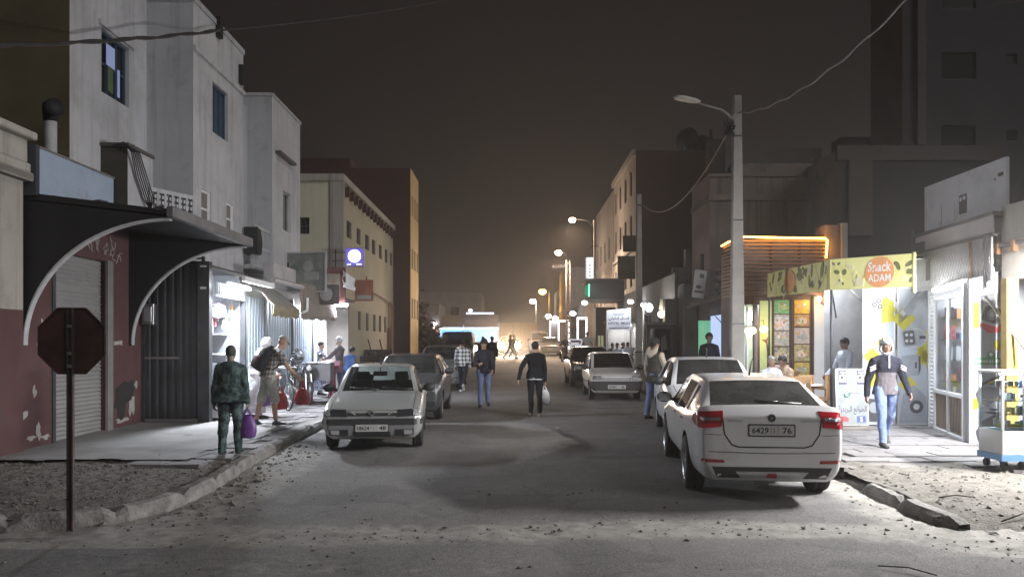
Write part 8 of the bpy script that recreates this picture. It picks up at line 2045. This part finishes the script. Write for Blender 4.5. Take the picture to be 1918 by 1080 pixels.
def two_wheeler(name, label, cat, loc, rz, kind, col):
    """Local +y is the front."""
    t = thing(name, label, cat, loc, rz); bike = kind == 'bicycle'; r = .33 if bike else .27; wb = .52 if bike else .60; w = .022 if bike else .045
    for y in (wb, -wb):
        M = T3(0, y, r) @ RY(PI / 2)
        mb = MB(M); mb.lathe([(.001, -.03), (.03, -.03), (.03, .03), (.001, .03)], steel, n=10); wh = mb.build('wheel', t, world=False)
        mb = MB(M); mb.lathe([(r + w * math.cos(a) - w, w * math.sin(a)) for a in [2 * PI * i / 8 for i in range(9)]], rubber, n=32); mb.build('tyre', wh, world=False)
        mb = MB(M); mb.lathe([(r - 2 * w, -.015), (r - 2 * w - .02, 0), (r - 2 * w, .015)], alu, n=32)
        for k in range(18 if bike else 8): a = 2 * PI * k / (18 if bike else 8); mb.tube([(.02, 0, .01 * (-1) ** k), ((r - 2 * w) * 1, 0, 0)] if False else [(.02 * math.cos(a), .02 * math.sin(a), .012 * (-1) ** k), ((r - 2 * w) * math.cos(a), (r - 2 * w) * math.sin(a), 0)], .003 if bike else .01, alu, n=4)
        mb.build('rim', wh, world=False)
    if bike:
        mb = MB(); 
        for a, b_ in (((0, .40, .86), (0, -.10, .84)), ((0, .42, .78), (0, -.05, .30)), ((0, -.05, .30), (0, -.14, .92)), ((0, -.05, .30), (0, -wb, r)), ((0, -.11, .80), (0, -wb, r)), ((0, .38, .95), (0, wb, r))): mb.cyl(a, b_, .016, col, n=8)
        mb.build('frame', t, world=False)
        mb = MB(); mb.tube([(-.28, .25, 1.02), (-.2, .36, 1.03), (0, .38, 1.0), (.2, .36, 1.03), (.28, .25, 1.02)], .013, alu, n=6); mb.build('handlebar', t, world=False)
        mb = MB(); mb.ell((0, -.18, .95), (.07, .13, .03), black_gloss); mb.build('saddle', t, world=False)
        mb = MB(); mb.cyl((.02, -.05, .30), (.06, -.05, .30), .09, dark_metal, n=16); mb.tube([(.1, -.05, .30), (.1, .1, .22)], .01, steel, n=5); mb.build('crank', t, world=False)
    else:
        mb = MB(); mb.loft([[(hw * math.cos(2 * PI * i / 12), y, z + hh * math.sin(2 * PI * i / 12)) for i in range(12)] for y, z, hw, hh in ((-.62, .66, .05, .04), (-.5, .62, .11, .10), (-.15, .56, .12, .16), (.05, .42, .12, .13), (.22, .42, .08, .10), (.30, .55, .06, .08))], col); mb.build('body', t, world=False)
        mb = MB(); mb.loft([[(hw * math.cos(2 * PI * i / 12), y, z + .05 * math.sin(2 * PI * i / 12)) for i in range(12)] for y, z, hw in ((-.66, .78, .06), (-.5, .77, .13), (-.1, .76, .14), (.12, .74, .09))], black_gloss); mb.build('saddle', t, world=False)
        mb = MB(); mb.loft([[(hw * math.cos(2 * PI * i / 14), y + .10 * math.sin(2 * PI * i / 14), z) for i in range(14)] for z, y, hw in ((.38, .34, .12), (.6, .36, .17), (.85, .38, .15), (.98, .36, .10))], col); mb.build('leg_shield', t, world=False)
        mb = MB(); mb.ell((0, .46, .93), (.10, .08, .10), col); mb.ell((0, .52, .93), (.075, .04, .075), lens_clear); mb.build('headlamp', t, world=False)
        mb = MB(); mb.tube([(-.34, .22, 1.05), (-.2, .36, 1.03), (.2, .36, 1.03), (.34, .22, 1.05)], .016, black_gloss, n=6); mb.build('handlebar', t, world=False)
        for s in (-1, 1):
            mb = MB(); mb.cyl((s * .07, .42, .85), (s * .07, wb, r), .025, steel, n=8); mb.build('fork', t, world=False)
            mb = MB(); mb.tube([(s * .24, .32, 1.04), (s * .30, .32, 1.22)], .008, black_gloss, n=5); mb.ell((s * .33, .31, 1.26), (.065, .02, .045), black_gloss, n=10); mb.build('mirror', t, world=False)
        mb = MB(); mb.lathe([(.30, -.05), (.325, 0), (.30, .05)], col, T=T3(0, wb, .30) @ RY(PI / 2), n=20, a0=PI * .55, a1=PI * 1.45); mb.build('mudguard', t, world=False)
        mb = MB(); mb.b2(-.13, .13, -.30, .10, .2, .40, dark_metal); mb.tube([(.15, .1, .24), (.16, -.3, .26), (.17, -.85, .36)], [.03, .04, .045], steel, n=8); mb.build('engine', t, bevel=0, world=False)
        mb = MB(); mb.tube([(-.12, -.1, .25), (-.28, -.16, 0)], .014, dark_metal, n=5); mb.tube([(.12, -.1, .25), (.28, -.16, 0)], .014, dark_metal, n=5); mb.build('stand', t, world=False)
    return t
two_wheeler('moped', 'black moped parked before the closed blue stalls', 'moped', (-5.42, 20.3, sw(20)), R(205), 'moped', black_gloss)
t = thing('helmet', 'grey helmet resting on the parked black moped', 'helmet', (-5.5, 20.35, sw(20) + 1.12)); mb = MB(T3(-5.55, 20.15, sw(20) + 1.20)); mb.ell((0, 0, 0), (.15, .17, .16), mat('helmet_grey', (.16, .17, .19), .3, coat=.8)); mb.build('shell', t); mb = MB(T3(-5.55, 20.15, sw(20) + 1.20)); mb.ell((.02, -.06, -.01), (.12, .125, .07), black_gloss); mb.build('visor', t)
two_wheeler('bicycle', 'bicycle leaning behind the bending shopper', 'bicycle', (-5.55, 18.6, sw(18.6)), R(215), 'bicycle', dark_metal)
two_wheeler('bicycle', 'second bicycle between the first and the black moped', 'bicycle', (-5.85, 19.4, sw(19.4)), R(200), 'bicycle', dark_metal)
t_ = two_wheeler('motorcycle', 'dark motorcycle with rider by the printed pavement board', 'motorcycle', (3.42, 50, gz(50)), R(160), 'moped', black_gloss)
p, hd, at = person('person in dark jacket sitting astride the motorcycle far up the street', (3.44, 50.2, gz(50)), R(160), 1.76, legs=((62, 14, 70), (62, 14, 70)), arms=((45, 10, 30, 0), (45, 10, 30, 0)), seat=.80, top=navy, bottom=black_cl, vox=.018, face=False)
two_wheeler('moped', 'dark moped parked beside the printed pavement board', 'moped', (3.95, 47, gz(47)), R(150), 'moped', dark_metal)

# plant in a tub before the stalls
t = thing('potted_plant', 'tall strap leaved plant in a tub before the blue stalls', 'plant', (-5.95, 21.2, sw(21))); z0 = sw(21); rn = random.Random(12)
mb = MB(T3(-5.95, 21.2, z0)); mb.lathe([(.001, 0), (.16, 0), (.2, .38), (.21, .4), (.18, .4), (.17, .36), (.001, .36)], taupe_wall, n=18); mb.build('pot', t)
mb = MB(); lfm = mat('strap_leaf', (.03, .045, .03), .5, var=.3)
for k in range(46):
    a = rn.uniform(0, 6.28); L_ = rn.uniform(.5, 1.0); b0 = Vector((-5.95, 21.2, z0 + .4 + rn.uniform(.0, .9))); d = Vector((math.cos(a), math.sin(a), 0)); pts = [b0 + d * L_ * .5 * u + Vector((0, 0, L_ * (.9 * u - .95 * u * u))) for u in (0, .25, .5, .75, 1)]
    sd = d.cross(Vector((0, 0, 1))); vs = []
    for u, q in zip((.5, 1, .9, .6, .05), pts): vs += [q - sd * .022 * u, q + sd * .022 * u]
    mb.add(vs, [(2 * i, 2 * i + 1, 2 * i + 3, 2 * i + 2) for i in range(4)], lfm, True)
mb.tube([(-5.95, 21.2, z0 + .3), (-5.93, 21.2, z0 + 1.35)], [.03, .015], bark_ if False else dark_wood, n=6); mb.build('foliage', t)
# grey folding board, red stool, boxes by the kiosk
t = thing('metal_box', 'grey metal counter box on legs in front of the kiosk', 'counter', (-5.35, 21.3, sw(21))); z0 = sw(21)
mb = MB(); mb.b2(-5.6, -4.95, 21.1, 21.6, z0 + .55, z0 + 1.02, grey_trim); mb.b2(-5.62, -4.93, 21.08, 21.62, z0 + 1.02, z0 + 1.05, steel); mb.build('box', t, bevel=.006)
for x in (-5.56, -4.99):
    for y in (21.14, 21.56): mb = MB(); mb.cyl((x, y, z0), (x, y, z0 + .56), .018, steel, n=6); mb.build('leg', t)
t = thing('plastic_stool', 'bright red plastic stool stack beside the kiosk counter box', 'stool', (-5.1, 22.2, sw(22))); z0 = sw(22)
mb = MB(T3(-5.12, 22.1, z0)); mb.lathe([(.001, .95), (.17, .95), (.19, .92), (.18, .86), (.10, .82)], magenta, n=20); mb.build('seat', t)
mb = MB(T3(-5.12, 22.1, z0)); mb.lathe([(.10, .82), (.085, .5), (.12, .1), (.17, 0)], magenta, n=18); mb.build('base', t)
t = thing('shopping_crate', 'pinkish plastic crate held between the two kiosk customers', 'crate', (-5.35, 22.6, sw(22) + .7)); mb = MB(); mb.box((-5.28, 22.75, sw(22) + .88), (.5, .35, .34), mat('pink_crate', (.40, .22, .26), .6, var=.1), taper=1.15); mb.build('shell', t, bevel=.02)
# handcart
t = thing('handcart', 'dark wooden handcart with spoked wheels beside the beige building', 'handcart', (-6.1, 34, sw(34))); z0 = sw(34)
mb = MB(); mb.b2(-6.9, -5.35, 33.6, 34.5, z0 + .55, z0 + .62, dark_wood); mb.b2(-6.9, -5.35, 33.58, 33.63, z0 + .62, z0 + .82, dark_wood); mb.b2(-6.9, -5.35, 34.47, 34.52, z0 + .62, z0 + 1.1, dark_wood); mb.b2(-6.95, -6.9, 33.6, 34.5, z0 + .55, z0 + 1.1, dark_wood); mb.build('tray', t)
mb = MB()
for x in (-6.8, -6.0, -5.5): mb.cyl((x, 33.6, z0 + .6), (x - .25, 33.6, z0 + 1.55), .03, dark_wood, n=6)
mb.tube([(-5.35, 33.8, z0 + .6), (-4.8, 33.8, z0 + .95)], .03, dark_wood, n=6); mb.build('handle', t)
for y in (33.5, 34.6):
    mb = MB(T3(-5.6, y, z0 + .42) @ RX(PI / 2)); mb.lathe([(.38, -.03), (.42, -.03), (.42, .03), (.38, .03), (.38, -.03)], dark_wood, n=24)
    for k in range(8): a = PI / 4 * k; mb.tube([(0, 0, 0), (.39 * math.cos(a), .39 * math.sin(a), 0)], .016, dark_wood, n=5)
    mb.build('wheel', t)
mb = MB()
for k in range(5): mb.b2(-6.7 + .25 * k, -6.5 + .25 * k, 33.7, 34.3, z0 + .62, z0 + .8 + .1 * (k % 3), [taupe_wall, dark_wood, dark_wall][k % 3])
o = mb.build('cart_load'); tag(o, 'dark boxes lying in the wooden handcart', 'boxes'); o['kind'] = 'stuff'
# litter and twigs at the corner
def twig(label, pts, r=.008): mb = MB(); mb.tube(pts, r, mat('twig', (.07, .06, .05), .9), n=5); tag(mb.build('twig'), label, 'twig')
twig('long thin twig on the sand at the right corner', [(4.9, 7.75, sand_z(4.9, 7.75) + .02), (5.2, 7.85, sand_z(5.2, 7.85) + .05), (5.6, 7.72, sand_z(5.6, 7.72) + .015)])
twig('short curved twig on the road at the right foreground', [(3.0, 6.35, gz(6) + .02), (3.2, 6.25, gz(6) + .035), (3.35, 6.1, gz(6) + .015)], .006)
twig('short twig on the sand beside the chipped kerb', [(4.75, 8.6, sand_z(4.75, 8.6) + .02), (4.95, 8.65, sand_z(4.95, 8.65) + .03), (5.12, 8.62, sand_z(5.12, 8.62) + .02)], .009)
def litter(label, x, y, z, s, mt, seed):
    rn = random.Random(seed); mb = MB(); n = 7; vs = [Vector((x + rn.uniform(-s, s), y + rn.uniform(-s, s) * .8, z + rn.uniform(.0, s * .5))) for _ in range(n)]
    bm = bmesh.new()
    for v in vs: bm.verts.new(v)
    bmesh.ops.convex_hull(bm, input=bm.verts); me = bpy.data.meshes.new('litter'); bm.to_mesh(me); bm.free(); me.materials.append(mt); tag(link('litter', me), label, 'litter')
litter('scrap of white paper by the broken kerb end on the right', 4.62, 7.45, gz(7) + .01, .06, white_p, 1); litter('pale scrap lying in the road before the person in black', .95, 16.0, gz(16) + .01, .05, white_p, 2); litter('white scrap on the sand by the long twig', 5.55, 8.2, sand_z(5.55, 8.2), .05, white_p, 3); litter('dark rag in the gutter left of the silver hatchback', -3.35, 9.2, gz(9) + .01, .07, dark_wall, 4); litter('dark clod in the gutter near the left kerb bend', -3.5, 8.6, gz(8.6) + .01, .06, stonem, 5)

# ------------------------------------------------------------------ dusty night air
hz = bpy.data.materials.new('dusty_air'); hz.use_nodes = True
hn, hl = hz.node_tree.nodes, hz.node_tree.links
hn.clear(); ho = hn.new('ShaderNodeOutputMaterial'); hv = hn.new('ShaderNodeVolumePrincipled')
hv.inputs['Color'].default_value = (.93, .88, .82, 1); hv.inputs['Density'].default_value = HAZE; hv.inputs['Anisotropy'].default_value = .55
hl.new(hv.outputs[0], ho.inputs['Volume'])
mb = MB(); mb.b2(-90, 90, -40, 230, -3, 27, hz); o = mb.build('haze'); o['kind'] = 'stuff'
o.display_type = 'WIRE'

# scattering volume added to give the oncoming headlamps a halo
dz = bpy.data.materials.new('headlamp_halo'); dz.use_nodes = True
dn, dl = dz.node_tree.nodes, dz.node_tree.links
dn.clear(); do = dn.new('ShaderNodeOutputMaterial'); dv = dn.new('ShaderNodeVolumePrincipled')
dv.inputs['Color'].default_value = (.95, .90, .85, 1); dv.inputs['Density'].default_value = .008; dv.inputs['Anisotropy'].default_value = .5
dl.new(dv.outputs[0], do.inputs['Volume'])
mb = MB(); mb.ell((.2, 58.5, gz(58) + 1.3), (4.2, 4.5, 2.2), dz, 24); o = mb.build('dust'); o['kind'] = 'stuff'  # this object is the added halo volume around the headlamps
